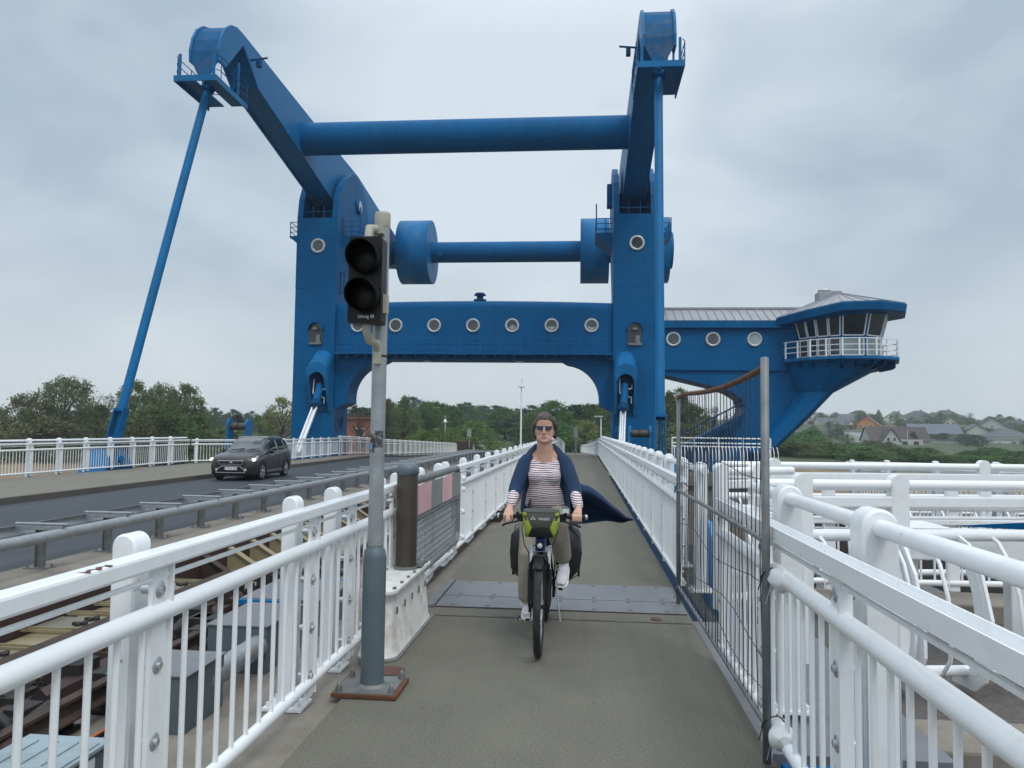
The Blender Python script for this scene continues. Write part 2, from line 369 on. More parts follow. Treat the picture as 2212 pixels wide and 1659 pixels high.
def water_mat():
    m = bpy.data.materials.new('river_water'); m.use_nodes = True; t = m.node_tree; b = t.nodes['Principled BSDF']
    b.inputs['Base Color'].default_value = (.05, .06, .06, 1); b.inputs['Roughness'].default_value = .18; b.inputs['IOR'].default_value = 1.33
    P = N(t, 'ShaderNodeNewGeometry').outputs['Position']; bn = N(t, 'ShaderNodeBump'); bn.inputs['Strength'].default_value = .7; bn.inputs['Distance'].default_value = .12
    L(t, NOISE(t, MAP(t, P, (.5, 1.2, 1)), 1.6, 5, .6, .6), bn.inputs['Height']); L(t, bn.outputs[0], b.inputs['Normal']); return m
g = MB(); g.grid([[(x, y, -5.0) for x in (-700, 0, 800)] for y in (-60, 100, 330)]); struct('water', g, water_mat())

YS = [-5 + 2.0 * i for i in range(114)]
def ribbon(xa, xb, z0, y0, y1, thick=0, hole=None):
    g = MB(); ys = [y0] + [y for y in YS if y0 < y < y1] + [y1]
    top = [[(xa + cx(y), y, z0 + zd(y)), (xb + cx(y), y, z0 + zd(y))] for y in ys]
    g.grid([[r[0], r[1]] for r in top], smooth=False)
    if thick:
        lo = [[(p[0], p[1], p[2] - thick) for p in r] for r in top]
        g.grid([[t[1], l[1]] for t, l in zip(top, lo)], smooth=False); g.grid([[l[0], t[0]] for t, l in zip(top, lo)], smooth=False)
        g.add([top[0][0], top[0][1], lo[0][1], lo[0][0]], [(0, 1, 2, 3)]); g.grid([[l[1], l[0]] for l in lo], smooth=False)
    return g
ZR, ZP = -.36, -.21                           # road and left pavement lie a little lower than the walkway
struct('walkway', ribbon(-1.46, .975, 0.0, -5, 210, .30), M['deck'])
struct('road', ribbon(-14.45, -7.70, ZR, -5, 230, .5), M['asphalt'])
struct('pavement', ribbon(-19.15, -14.43, ZP, -5, 37.5, .5), M['pave'])
struct('pavement', ribbon(-16.1, -14.43, ZP, 37.5, 222, .5), M['pave'])
struct('kerb', ribbon(-14.435, -14.27, ZP + .006, -5, 222, .35), M['conc_dark'])
struct('guardrail_strip', ribbon(-7.71, -5.92, ZR + .03, -5, 210, .4), M['conc'])
struct('pit_floor', ribbon(-5.95, -1.40, -.74, -5, 20, .4), M['conc'])
struct('track_bed', ribbon(-5.95, -1.45, -.42, 20, 210, .4), M['rust'])
struct('walkway_ledge', ribbon(-2.05, -1.44, -.035, -5, 7.1, .9), M['conc'])
g = MB(); g.box(.955, .985, 3.0, 4.25, -.5, -.03); struct('deck_edge', g, M['blue'], bevel=.008)
g = MB(); g.box(1.02, 1.30, 2.9, 4.15, -.12, -.02); struct('deck_edge', g, M['blue'], bevel=.008)
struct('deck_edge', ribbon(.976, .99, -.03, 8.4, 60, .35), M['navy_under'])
TP = MB(); TP.box(.965, 1.95, 4.3, 7.15, -.12, -.04)
struct('deck_edge', ribbon(-19.4, -19.16, ZP - .02, 9, 37.5, .5), M['blue'])
struct('deck_edge', ribbon(-16.3, -16.11, ZP - .02, 37.5, 60, .5), M['blue'])
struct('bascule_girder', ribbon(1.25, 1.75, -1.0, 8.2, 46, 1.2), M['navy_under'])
g = MB()
for y0, y1 in ((7.19, 7.63), (7.66, 8.38)): g.box(-1.36, .955, y0, y1, .004, .016)
g.box(-1.44, -1.37, 7.15, 8.42, -.05, .03)
def tread(name, col):
    m = mat(name, col, .5, .4, .12, 4, dirt=(.2, .2, .2), dirt_amt=.2); t = m.node_tree; b = t.nodes['Principled BSDF']
    P = N(t, 'ShaderNodeNewGeometry').outputs['Position']; hs = []
    for a, o in ((45, 0), (-45, .5)):
        vv = MAP(t, P, (26, 9, 1), (o, o, 0), (0, 0, R(a))); s = N(t, 'ShaderNodeSeparateXYZ'); L(t, vv, s.inputs[0])
        h = MATH(t, 'MULTIPLY', MATH(t, 'PINGPONG', s.outputs[0], .5), MATH(t, 'PINGPONG', s.outputs[1], .5)); hs.append(MATH(t, 'GREATER_THAN', h, .105))
    bn = N(t, 'ShaderNodeBump'); bn.inputs['Strength'].default_value = .8; bn.inputs['Distance'].default_value = .006
    L(t, MATH(t, 'MAXIMUM', hs[0], hs[1]), bn.inputs['Height']); L(t, bn.outputs[0], b.inputs['Normal']); return m
M['tread'] = tread('tread_plate', (.205, .21, .225)); M['tread_cream'] = tread('tread_plate_tan', (.24, .215, .17))
struct('service_deck', TP, M['tread'])
jp = g.build('expansion_joint', [M['tread']], loc=(0, 7.8, 0), bevel=.004)
tag(jp, 'grey steel tread plates of the expansion joint across the walkway', 'joint plate')
bm = MB(); bm.cyl((0, 0, 0), (0, 0, .008), .022, n=8); bmd = bm.data('bolt', M['galv_dark'])
for y in (7.25, 7.57, 7.73, 8.31):
    for i in range(7):
        o = bpy.data.objects.new('bolt', bmd); COL.objects.link(o); o.parent = jp; o.location = V((-1.2 + i * .33, y, .014)) - jp.location
def flat(name, pts, z, m):
    g = MB(); g.add([(x, y, z) for x, y in pts], [tuple(range(len(pts)))]); return struct(name, g, m)
M['stain'] = mat('dark_stain', (.085, .08, .07), .9, 0, .3, 8, world=True); M['red_stain'] = mat('red_paint_stain', (.12, .05, .042), .85, 0, .4, 12, world=True)
flat('walkway_seam', [(-1.36 + i * .077, 6.86 + .02 * noise.noise(V((i * .7, 0, 0)))) for i in range(31)] + [(-1.36 + i * .077, 6.885 + .025 * noise.noise(V((i * .7, .3, 0)))) for i in range(30, -1, -1)], .004, M['stain'])
flat('paint_stain', [(-1.30 + .10 * math.cos(a / 3.2) * (1 + .5 * noise.noise(V((a, 1, 0)))), 5.27 + .10 * math.sin(a / 3.2) * (1 + .5 * noise.noise(V((a, 4, 0))))) for a in range(20)], .004, M['red_stain'])
flat('paint_stain', [(.66 + .05 * math.cos(a / 3.2) * (1 + .8 * noise.noise(V((a, 2, 0)))), 7.0 + .06 * math.sin(a / 3.2) * (1 + .8 * noise.noise(V((a, 5, 0))))) for a in range(20)], .006, M['red_stain'])

# masonry pier with gravel on top, right of the walkway
pier = thing('stone_pier', 'masonry bridge pier with concrete coping and gravel top beside the white railings', 'pier', (6.5, 6.8, -6))
MB().box(1.9, 14, 4.95, 8.9, -6.2, -.46).build('wall', M['stone'], pier)
g = MB(); g.box(1.75, 14.2, 4.8, 5.32, -.46, -.17); g.box(1.75, 14.2, 8.3, 8.95, -.46, -.05); g.box(1.75, 2.1, 5.33, 8.29, -.46, -.18)
g.build('coping', M['conc'], pier, bevel=.02)
gg = MB(); gg.grid([[(x * .2 + 2.0, 5.3 + y * .2, -.24 + .05 * noise.noise(V((x * .5, y * .5, 3)))) for x in range(61)] for y in range(17)])
gv = gg.build('gravel_bed', M['gravel'], pier); gv['kind'] = 'stuff'

# ================================================================== bridge portal
PC, TL, TR, TY, HW = -7.375, -18.05, 3.3, 50.0, 1.4
portal = thing('bridge_portal', 'tall blue steel bridge portal with two towers and a crossbeam of portholes', 'bridge portal', (PC, TY, -4))
def porthole(x, y, z, r, par, ring=.13, pm='pane'):
    g = MB(); g.lathe([(r, 0), (r, .10), (r - .02, .13), (r - ring + .01, .13), (r - ring, .06)], (x, y + .02, z), (0, -1, 0), 28)
    p = g.build('porthole', M['ring'], par)
    q = MB(); q.cyl((x, y - .02, z), (x, y - .062, z), r - ring + .004, n=28); q.build('pane', M[pm], p)
for side, X in ((-1, TL), (1, TR)):
    inn = -side
    g = MB(); hw = HW; t = .38
    g.box(X - hw, X + hw, TY, TY + 3.3, -6.5, 11.0)
    g.prism([(TY, 11.0), (TY + 3.3, 11.0), (TY + 6.5, 15.0), (TY + 6.5, 15.85), (TY, 15.85)], 'x', X - hw, X + hw)
    for s in (-1, 1):
        a, b = sorted((X + s * hw, X + s * (hw - t)))
        pts = [(TY, 15.85), (TY + 7.6, 15.85)] + arc(TY + 3.9, 16.2, 3.8, 0, 100, 16)[:] + [(TY + 2.6, 19.55), (TY + 1.6, 19.0), (TY + .75, 18.2), (TY + .22, 17.2)]
        g.prism(pts, 'x', a, b)
    tw = g.build('tower', M['blue'], portal, bevel=.03)
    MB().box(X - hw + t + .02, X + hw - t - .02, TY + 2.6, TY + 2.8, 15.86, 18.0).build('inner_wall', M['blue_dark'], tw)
    h = MB()
    h.tube([(X - 1.0, TY + .3, 16.35), (X + 1.0, TY + .3, 16.35)], .025, 6)
    for k in (-.4, .35): h.tube([(X + k, TY + .3, 15.85), (X + k, TY + .3, 16.75)], .025, 6)
    h.build('guard_rail', M['blue_light'], tw)
    porthole(X + .12, TY, 13.9, .50, tw, .15, 'pane_dark' if side > 0 else 'pane')
    # arched service niche with hood
    nx = X + (.12 if side < 0 else .0)
    g = MB(); g.prism([(nx - .45, 7.25), (nx + .45, 7.25), (nx + .45, 8.2)] + arc(nx, 8.2, .45, 0, 180, 10)[1:], 'y', TY - .02, TY - .035)
    nb = g.build('service_niche', M['pane_dark'], tw)
    g = MB(); ro = arc(nx, 8.2, .56, 0, 180, 12); ri = arc(nx, 8.2, .45, 0, 180, 12)
    g.prism(ro + ri[::-1], 'y', TY - .30, TY); g.build('niche_hood', M['blue'], nb)
    g = MB(); g.box(nx - .43, nx + .43, TY - .16, TY - .04, 7.2, 7.34); g.box(nx + .05, nx + .33, TY - .12, TY - .05, 7.34, 7.85); g.build('switch_box', M['galv_dark'], nb); g = MB(); g.lathe([(.10, 0), (.24, .05), (.12, .2)], (nx, TY - .16, 8.12), (0, 0, 1), 14)
    g.build('signal_lamp', M['galv_dark'], nb)
    # hydraulic hood: bulging arch over the cylinder
    hx = X + inn * .62
    g = MB(); prof = [(hx - .72, 1.0)] + [(x, z) for x, z in arc(hx, 5.2, .72, 180, 0, 16)] + [(hx + .72, 1.0)]
    inner = [(hx - .52, 1.0)] + [(x, z) for x, z in arc(hx, 4.75, .52, 180, 0, 16)] + [(hx + .52, 1.0)]
    n = len(prof)
    def hp(p, y, zs): return (p[0], y, max(p[1], zs))
    fo = [hp(p, TY - (1.15 if p[1] > 4 else 1.15 * max(0, (p[1] - 2.7) / 1.3) + .15), 2.7) for p in prof]
    bo = [hp((hx + (p[0] - hx), p[1] + (.9 if p[1] > 4 else 0)), TY, 2.7) for p in prof]
    fi = [hp(p, f[1] + .02, 2.7) for p, f in zip(inner, fo)]; bi = [hp(p, TY - .01, 2.7) for p in inner]
    for A, B in ((fo, bo), (fi, fo), (bi, fi)): g.add(A + B, [(i, i + 1, n + i + 1, n + i) for i in range(n - 1)], 0, True)
    hd = g.build('cylinder_hood', M['blue_light'], tw)
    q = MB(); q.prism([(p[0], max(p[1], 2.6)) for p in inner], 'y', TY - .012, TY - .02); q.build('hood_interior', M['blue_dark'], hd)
    # haunch bracket under the crossbeam, on the inner side
    xi = X + inn * HW
    g = MB(); rr = 2.35
    pts = [(xi, 6.35), (xi, 2.9), (xi + inn * .85, 3.3), (xi + inn * .85, 3.6)] + [(xi + inn * (.85 + rr - rr * math.cos(R(a))), 3.7 + rr * math.sin(R(a))) for a in range(0, 85, 7)] + [(xi + inn * (.85 + rr + .35), 6.35)]
    if inn < 0: pts = pts[::-1]
    g.prism(pts, 'y', TY + .5, TY + 2.6); g.build('haunch', M['blue'], portal, bevel=.02)
    # service balcony at the cheek, inner and outer side
    for sd in (inn, -inn):
        xo = X + sd * HW; g = MB(); zb = 14.9; ya, yb = (TY + 1.6, TY + 4.6)
        x0, x1 = sorted((xo, xo + sd * 1.15)); g.box(x0, x1, ya, yb, zb, zb + .12)
        g.add([(xo, ya, zb), (xo, yb, zb), (xo, ya, zb - .9), (xo, yb, zb - .9), (xo + sd * 1.1, ya, zb), (xo + sd * 1.1, yb, zb)], [(0, 2, 4), (1, 5, 3), (2, 3, 5, 4)])
        for zz in (.4, .75, 1.1): g.tube([(xo, ya, zb + zz), (xo + sd * 1.1, ya, zb + zz), (xo + sd * 1.1, yb, zb + zz), (xo, yb, zb + zz)], .028, 6)
        for p in ((xo + sd * 1.1, ya), (xo + sd * .5, ya), (xo + sd * 1.1, ya + 1.5), (xo + sd * 1.1, yb)): g.tube([(p[0], p[1], zb), (p[0], p[1], zb + 1.1)], .03, 6)
        if sd == inn: g.tube([(xo + sd * 1.1, ya, zb + .3), (xo + sd * 1.1, ya, zb + 2.1)], .05, 6)
        g.build('balcony', M['blue'], tw)
    if side < 0:
        d = MB(); d.prism([(TY + .9, 14.95), (TY + 1.5, 14.95), (TY + 1.5, 15.9)] + arc(TY + 1.2, 15.9, .3, 0, 180, 8)[1:], 'x', xi - .02, xi + .03); d.build('door', M['blue_dark'], tw)
        d = MB(); d.lathe([(.55, 0), (.55, .16), (.4, .2)], (xi, TY + 4.6, 17.9), (1, 0, 0), 22); pv = d.build('pivot_cap', M['blue'], tw)
        d = MB(); d.lathe([(.4, .2), (.0, .215)], (xi, TY + 4.6, 17.9), (1, 0, 0), 22); d.build('cap_disc', M['ring'], pv)
        d = MB(); d.tube([(xi + .1, TY + .7, z) for z in (10.7, 12.3)], .04, 6); d.tube([(xi, TY + .7, 10.8), (xi + .35, TY + .7, 10.8), (xi + .35, TY + .7, 12.2), (xi, TY + .7, 12.2)], .04, 6)
        d.build('ladder_bracket', M['blue_dark'], tw)
        d = MB(); d.lathe([(.30, 0), (.30, .05), (.22, .07)], (xi, TY + .7, 4.7), (1, 0, 0), 18); d.build('hatch', M['blue'], tw)
        # sprayed tag on the tower foot
        d = MB()
        for st in ([(0, .0), (.05, .9), (.45, .35), (.0, .3), (.35, -.3), (.55, .1)], [(.7, .1), (.75, .75), (1.0, .5), (.75, .3), (1.05, .05)], [(1.2, .8), (1.3, .1), (1.5, .8), (1.75, .85), (1.5, .0), (.6, -.25)]):
            d.tube([(xi + .004, TY + .6 + u, 1.6 + v * .9) for u, v in st], .035, 5)
        d.build('graffiti', M['ink'], tw)
    else:
        d = MB(); d.box(xi - .35, xi, TY + 2.9, TY + 3.6, 17.2, 18.8); d.build('motor_box', M['blue'], tw, bevel=.03)
        d = MB(); d.box(xi + .15, xi + .55, TY - .03, TY, 2.0, 2.9); d.box(xi + .2, xi + .5, TY - .03, TY, .8, 1.6); d.build('hatch', M['blue_dark'], tw)
# crossbeam with rounded top edge
g = MB(); x0, x1 = TL + HW + .01, TR - HW - .01; NS = 30; rings = []
for i in range(NS + 1):
    x = x0 + (x1 - x0) * i / NS; u = (x - PC) / 9.2; zt = 10.1 + .17 * (1 - u * u) ** 1 if abs(u) < 1 else 10.1
    pr = [(TY + .35, 6.25), (TY + .35, 6.7), (TY + .35, zt - .75)] + [(TY + .95 - .6 * math.cos(R(a)), zt - .6 + .6 * math.sin(R(a))) for a in range(15, 91, 15)] + [(TY + 2.6, zt), (TY + 2.6, 6.25)]
    rings.append([(x, p[0], p[1]) for p in pr])
cb = g.loft(rings, smooth=False).build('crossbeam', M['blue'], portal, bevel=.02)
for i in range(7): porthole(-15.16 + i * 2.612, TY + .35, 8.53, .47, cb, .135, 'pane' if i < 4 else 'pane_light' if i == 9 else 'pane')
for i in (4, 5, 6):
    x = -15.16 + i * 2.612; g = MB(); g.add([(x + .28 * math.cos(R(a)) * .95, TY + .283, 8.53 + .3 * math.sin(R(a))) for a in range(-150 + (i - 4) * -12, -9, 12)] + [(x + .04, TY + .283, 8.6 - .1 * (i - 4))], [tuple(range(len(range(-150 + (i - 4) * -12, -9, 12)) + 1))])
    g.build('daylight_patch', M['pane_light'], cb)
g = MB(); g.box(x0 + .1, x1 - .1, TY - .55, TY + .34, 6.52, 6.62); g.box(x0 + .1, x1 - .1, TY - .57, TY - .55, 6.52, 6.68)
for i in range(28): xx = x0 + .4 + i * (x1 - x0 - .8) / 27; g.box(xx - .03, xx + .03, TY - .5, TY + .34, 6.36, 6.52)
cw = g.build('catwalk', M['blue'], cb)
g = MB()
for a, b in ((x0 + .3, x0 + 8.2), (x0 + 8.6, x0 + 12.6), (x0 + 13.2, x0 + 16.4), (x0 + 16.9, x1 - .4)):
    for z in (6.95, 7.25, 7.6): g.tube([(a, TY - .5, z), (b, TY - .5, z)], .018, 5)
    k = max(2, int((b - a) / 1.3))
    for i in range(k + 1): xx = a + (b - a) * i / k; g.tube([(xx, TY - .5, 6.62), (xx, TY - .5, 7.6)], .018, 5)
g.build('handrail', M['blue_light'], cw)
g = MB(); g.lathe([(.45, 0), (.42, .12), (.22, .14), (.22, .35), (.42, .4), (.3, .56), (.0, .62)], (PC + .35, TY + 1.4, 10.33), (0, 0, 1), 18); g.build('roof_vent', M['blue_dark'], cb)
for xx in (-10.6, -4.3): MB().cyl((xx, TY + 1.4, 6.2), (xx, TY + 1.4, 6.26), .3, n=16).build('ceiling_lamp', M['silver'], cb)

# ================================================================== rocking beam frame
rk = thing('rocker_frame', 'blue rocking beam pair with counterweight drums resting on the portal towers', 'rocker beams', (PC, 53.5, 17))
def rocker(X, side):
    nose = [(34.05, 18.95), (34.0, 19.5), (34.2, 20.2), (34.55, 20.8), (35.1, 21.25), (35.75, 21.48), (36.5, 21.5)]
    poly = nose + [(46, 21.15), (56.5, 20.85), (69.3, 19.2), (70.4, 18.6), (70.4, 16.5), (67, 16.1), (56, 16.5), (51.2, 17.2), (38.4, 19.55), (36.5, 20.95), (34.75, 18.95)]
    g = MB(); hw = .70
    for s in (-1, 1): g.prism(poly[::-1], 'x', X + s * hw - .06, X + s * hw + .06)
    body = [(36.3, 21.35), (46, 21.05), (56.5, 20.75), (69.3, 19.1), (70.3, 18.5), (70.3, 16.6), (67, 16.2), (56, 16.6), (51.2, 17.3), (38.4, 19.65), (36.6, 20.95)]
    g.prism(body[::-1], 'x', X - hw + .05, X + hw - .05)
    b = g.build('rocker_beam', M['blue_light'], rk, bevel=.02)
    sh = MB(); path = [(36.5, 21.36), (35.75, 21.34), (35.15, 21.12), (34.65, 20.7), (34.3, 20.1), (34.13, 19.45), (34.12, 18.95)]
    pts = [[(X - hw + .06, y, z), (X, y, z), (X + hw - .06, y, z)] for y, z in path] + [[(X - .36, 34.1, 18.4), (X, 34.1, 18.4), (X + .36, 34.1, 18.4)], [(X - .1, 34.1, 17.95), (X, 34.1, 17.92), (X + .1, 34.1, 17.95)]]
    sh.grid(pts, smooth=False); sh.build('nose_shell', M['blue_worn'], b, solid=.06)
    p = MB(); x0, x1 = X - .95, X + .95; y0, y1, z = 33.3, 36.6, 17.86
    p.box(x0, x0 + .75, y0, y1, z - .05, z); p.box(x1 - .75, x1, y0, y1, z - .05, z); p.box(x0 + .75, x1 - .75, y0, y0 + .35, z - .05, z)
    p.box(x0 - .02, x1 + .02, y0 - .06, y0, z - .24, z + .04); p.box(x0 - .08, x0 - .02, y0 - .06, y1, z - .24, z + .04); p.box(x1 + .02, x1 + .08, y0 - .06, y1, z - .24, z + .04)
    for s in (x0 + .12, x1 - .12): p.obox((s, y0 + .1, z + .55), (.12, .08, 1.15)); p.obox((s, y1 - .7, z + .9), (.1, .08, 1.9))
    pl = p.build('nose_platform', M['blue_light'], b)
    q = MB()
    for s, o in ((x0, -1), (x1, 1)):
        for k, zz in enumerate((.35, .7, 1.05)):
            q.tube([(s, y0 + .1, z + zz), (s + o * .12, y0 + .3, z + zz), (s + o * .12, y1 - .2, z + zz)] + [(s + o * .12 - o * .45 * (1 - math.cos(R(a))), y1 - .2 + .45 * math.sin(R(a)), z + zz) for a in (30, 60, 90)], .022, 5)
        for yy in (y0 + .35, y0 + 1.6, y1 - .2): q.tube([(s + o * .12, yy, z), (s + o * .12, yy, z + 1.05)], .022, 5)
    q.build('platform_rail', M['blue'], pl)
    f = MB(); sgn = 1 if side < 0 else -1; xx = X + sgn * hw
    f.tube([(xx, 37.4, 20.6), (xx + sgn * .95, 37.4, 20.7)], .05, 6); f.obox((xx + sgn * .5, 37.4, 20.4), (.22, .3, .34)); f.build('floodlight', M['blue_dark'], b)
    return b
rocker(TL, -1); rocker(TR, 1)
MB().cyl((TL + .70, 45.3, 19.45), (TR - .70, 45.3, 19.45), .98, n=40).build('cross_tube', M['blue'], rk)
MB().cyl((-13.7, 68, 17.6), (-.33, 68, 17.6), .93, n=36).build('counterweight_tube', M['blue'], rk)
for xa, xb in ((-16.5, -13.7), (-.33, 2.15), (4.75, 7.35), (-22.3, -19.7)):
    g = MB(); g.lathe([(2.75, 0), (2.86, .0), (2.86, xb - xa), (2.75, xb - xa)], (xa, 68, 17.6), (1, 0, 0), 48)
    if xa > 4: g.lathe([(1.6, 0), (1.6, .35)], (xb, 68, 17.6), (1, 0, 0), 30)
    g.build('counterweight_drum', M['blue_light'], rk)
for xa, xb in ((2.15, TR - .7), (TR + .7, 4.75), (TL + .7, -16.5), (-19.7, TL - .7)): MB().cyl((xa, 68, 17.6), (xb, 68, 17.6), 1.05, n=28).build('drum_axle', M['blue_dark'], rk)
for xx in (-12.9, -1.1):
    g = MB(); g.cyl((xx, 67.2, 17.25), (xx, 66.98, 17.2), .22, n=16); g.build('boss', M['blue'], rk)

# ================================================================== tie rods, hydraulic cylinders, winches
def tie_rod(lab, bx, by, tx, ty, tz, side):
    t = thing('tie_rod', lab, 'tie rod', (bx, by, -.2), group='tie rods of the rocking beams')
    b, e = V((bx, by, .2)), V((tx, ty, tz)); d = (e - b).normalized(); k = b + d * 2.1
    MB().cyl(k, e, .19, n=20).build('rod', M['blue_light'], t)
    MB().lathe([(.0, -.1), (.30, 0), (.33, .3), (.0, .5)], e - d * .1, d, 16).build('rod_head', M['blue'], t)
    g = MB(); g.cyl(b, k, .07, n=8)
    for s in (-1, 1): g.obox((b + k) / 2 + V((s * .20, 0, 0)), (.05, .42, (k - b).length), Matrix((V((1, 0, 0)), d.cross(V((1, 0, 0))), d)).transposed())
    g.obox(k, (.46, .46, .12), Matrix((V((1, 0, 0)), d.cross(V((1, 0, 0))), d)).transposed()); g.build('clevis', M['blue'], t)
    f = MB()
    for s in (-.45, .45): f.prism([(by - 1.7, -1.2), (by + 1.7, -1.2), (by + .35, .75), (by - .35, .75)], 'x', bx + s - .04, bx + s + .04)
    f.add([(bx - .75, by - 1.75, -1.2), (bx + .75, by - 1.75, -1.2), (bx + .42, by - .42, .62), (bx - .42, by - .42, .62)], [(0, 1, 2, 3)])
    f.cyl((bx - .6, by, .2), (bx + .6, by, .2), .16, n=14); f.build('deck_bracket', M['blue_light'], t)
    return t
tie_rod('long blue tie rod slanting down behind the left pavement railing', -19.75, 30.6, TL, 34.5, 17.75, -1)
tie_rod('upright blue tie rod in front of the tower beside the walkway railing', 2.95, 29.8, TR, 34.5, 17.75, 1)
for lab, X, a, b, c in (('silver hydraulic cylinder reaching from the left tower hood to the pavement railing', -17.25, (-17.35, 49.4, 4.4), (-17.15, 48.1, 3.05), (-16.95, 44.6, .1)), ('silver hydraulic cylinder under the hood of the right tower by the walkway railing', 2.4, (2.66, 49.4, 4.6), (2.5, 48.3, 3.0), (2.2, 44.8, .0))):
    t = thing('hydraulic_cylinder', lab, 'hydraulic cylinder', c, group='hydraulic cylinders of the bascule')
    a, b, c = V(a), V(b), V(c); d = (c - b).normalized()
    MB().cyl(a, b, .24, n=16).build('barrel', M['blue'], t)
    MB().lathe([(.2, -.35), (.34, -.3), (.36, 0), (.3, .12), (.2, .16)], b, d, 18).build('gland', M['blue_dark'], t)
    g = MB()
    for o in (-.13, .13): g.cyl(b + V((o, 0, 0)), c + V((o, 0, 0)), .085, n=12)
    g.cyl(b + V((0, .12, 0)), c + V((0, .12, 0)), .08, n=10); g.build('piston', M['chrome'], t)
    g = MB(); s = 1 if X < 0 else -1
    p0 = a + V((0, -.3, 0))
    g.tube([p0 + V((-.35, .2, .4)), p0 + V((-.35, 0, -.55)), p0 + V((-.05, -.05, -.6)), p0 + V((-.05, 0, -1.0))], .04, 6); g.tube([p0 + V((.42, .2, .0)), p0 + V((.42, .1, -.25)), p0 + V((.05, 0, -.3)), p0 + V((.05, 0, -.75)), p0 + V((.38, .1, -.8)), p0 + V((.38, .1, -1.2))], .04, 6)
    g.build('oil_pipe', M['silver'], t)
def winch(lab, x, y, z, top, ang):
    t = thing('locking_roller', lab, 'roller', (x, y, z), ang, 'locking rollers')
    for s in (-1, 1):
        g = MB(); h = top - z; pts = [(-.28, 0), (.28, 0), (.36, h - .4)] + arc(0, h - .4, .42, 0, 180, 12) + [(-.36, h - .4)]
        g.prism(pts, 'x', s * .55 - .05, s * .55 + .05); g.build('side_plate', M['blue_light'], t, local=True, bevel=.01)
    MB().cyl((-.5, 0, top - z - .42), (.5, 0, top - z - .42), .2, n=18).build('roller', M['rust'], t, local=True)
    g = MB(); g.cyl((-.42, 0, top - z - .42), (-.1, 0, top - z - .42), .21, n=18); g.cyl((.05, 0, top - z - .42), (.4, 0, top - z - .42), .21, n=18); g.build('roller_sleeve', M['brown_post'], t, local=True)
winch('blue locking roller bracket behind the pavement railing beside the grey car', -19.6, 42.5, -1.0, 2.05, 0)
winch('blue locking roller bracket at the foot of the right tower', 3.1, 42.5, -1.0, 1.95, 0)
# ================================================================== control house on its wedge leg
ch = thing('control_house', 'blue control house with round glazed cabin leaning out on a wedge leg', 'control house', (9.5, 50, -5))
g = MB(); g.box(TR + HW + .02, 13.75, TY - .02, TY + 4.2, 5.6, 8.35); wing = g.build('wing_wall', M['blue'], ch, bevel=.02)
for i, x in enumerate((5.75, 8.25, 10.85)): porthole(x, TY - .02, 7.6, .47, wing, .135, 'pane' if i < 2 else 'pane_light')
g = MB(); g.box(TR + HW + .02, 13.3, TY - .35, TY - .03, 8.3, 8.75); g.build('fascia', M['blue'], wing, bevel=.02)
g = MB(); g.add([(4.7, TY - .33, 8.78), (14.5, TY - .33, 8.78), (14.5, TY + 1.9, 9.85), (4.7, TY + 1.9, 9.85), (4.7, TY + 4.4, 8.78), (14.5, TY + 4.4, 8.78)], [(0, 1, 2, 3), (3, 2, 5, 4), (0, 3, 4), (1, 5, 2)])
for i in range(19): x = 4.85 + i * .53; g.beam((x, TY - .34, 8.80), (x, TY + 1.9, 9.875), .03, .05)
g.box(4.7, 14.2, TY + 1.75, TY + 2.05, 9.82, 9.95); g.build('wing_roof', M['zinc'], ch)
CX, CY = 16.05, 50.2
FH = [(-3.9, -.7), (-2.7, -2.55), (-.9, -3.75), (1.3, -3.9), (3.15, -2.75), (4.2, 0)]
PL = FH + [(x, -y) for x, y in FH[-2::-1]]          # prow-shaped plan of the cabin
def ringp(k, z, dx=0.0, ky=None): return [(CX + dx + x * k, CY + y * (ky if ky is not None else k), z) for x, y in PL]
g = MB(); g.loft([ringp(.63, 6.3), ringp(.63, 7.5), ringp(.73, 9.1)], smooth=False); cab = g.build('cabin_wall', M['blue'], ch)
for i in range(6):
    a, b = (V((*PL[i], 0)), V((*PL[(i + 1) % len(PL)], 0)))
    for nm, z0, z1, k0, k1, pm in (('window', 7.62, 9.0, .637, .725, 'pane_dark'), ('lower_window', 6.42, 7.45, .63, .63, 'pane_light' if i in (2, 3) else 'pane')):
        nw = 1 if i > 1 else 2
        for j in range(nw):
            ta, tb = (j + .07) / nw, (j + .93) / nw
            def P(t, k, z): q = a.lerp(b, t) * k; return V((CX + q.x, CY + q.y, z))
            q = [P(ta, k0, z0), P(tb, k0, z0), P(tb, k1, z1), P(ta, k1, z1)]; mid = (a + b) / 2; nn = (q[1] - q[0]).cross(q[3] - q[0]).normalized(); nn = nn if nn.dot(mid) > 0 else -nn
            f = MB()
            for m_ in range(4): f.beam(q[m_] + nn * .03, q[(m_ + 1) % 4] + nn * .03, .06, .06)
            w_ = f.build(nm, M['white'], cab); MB().add([p + nn * .015 for p in q], [(0, 1, 2, 3)]).build('pane', M[pm], w_)
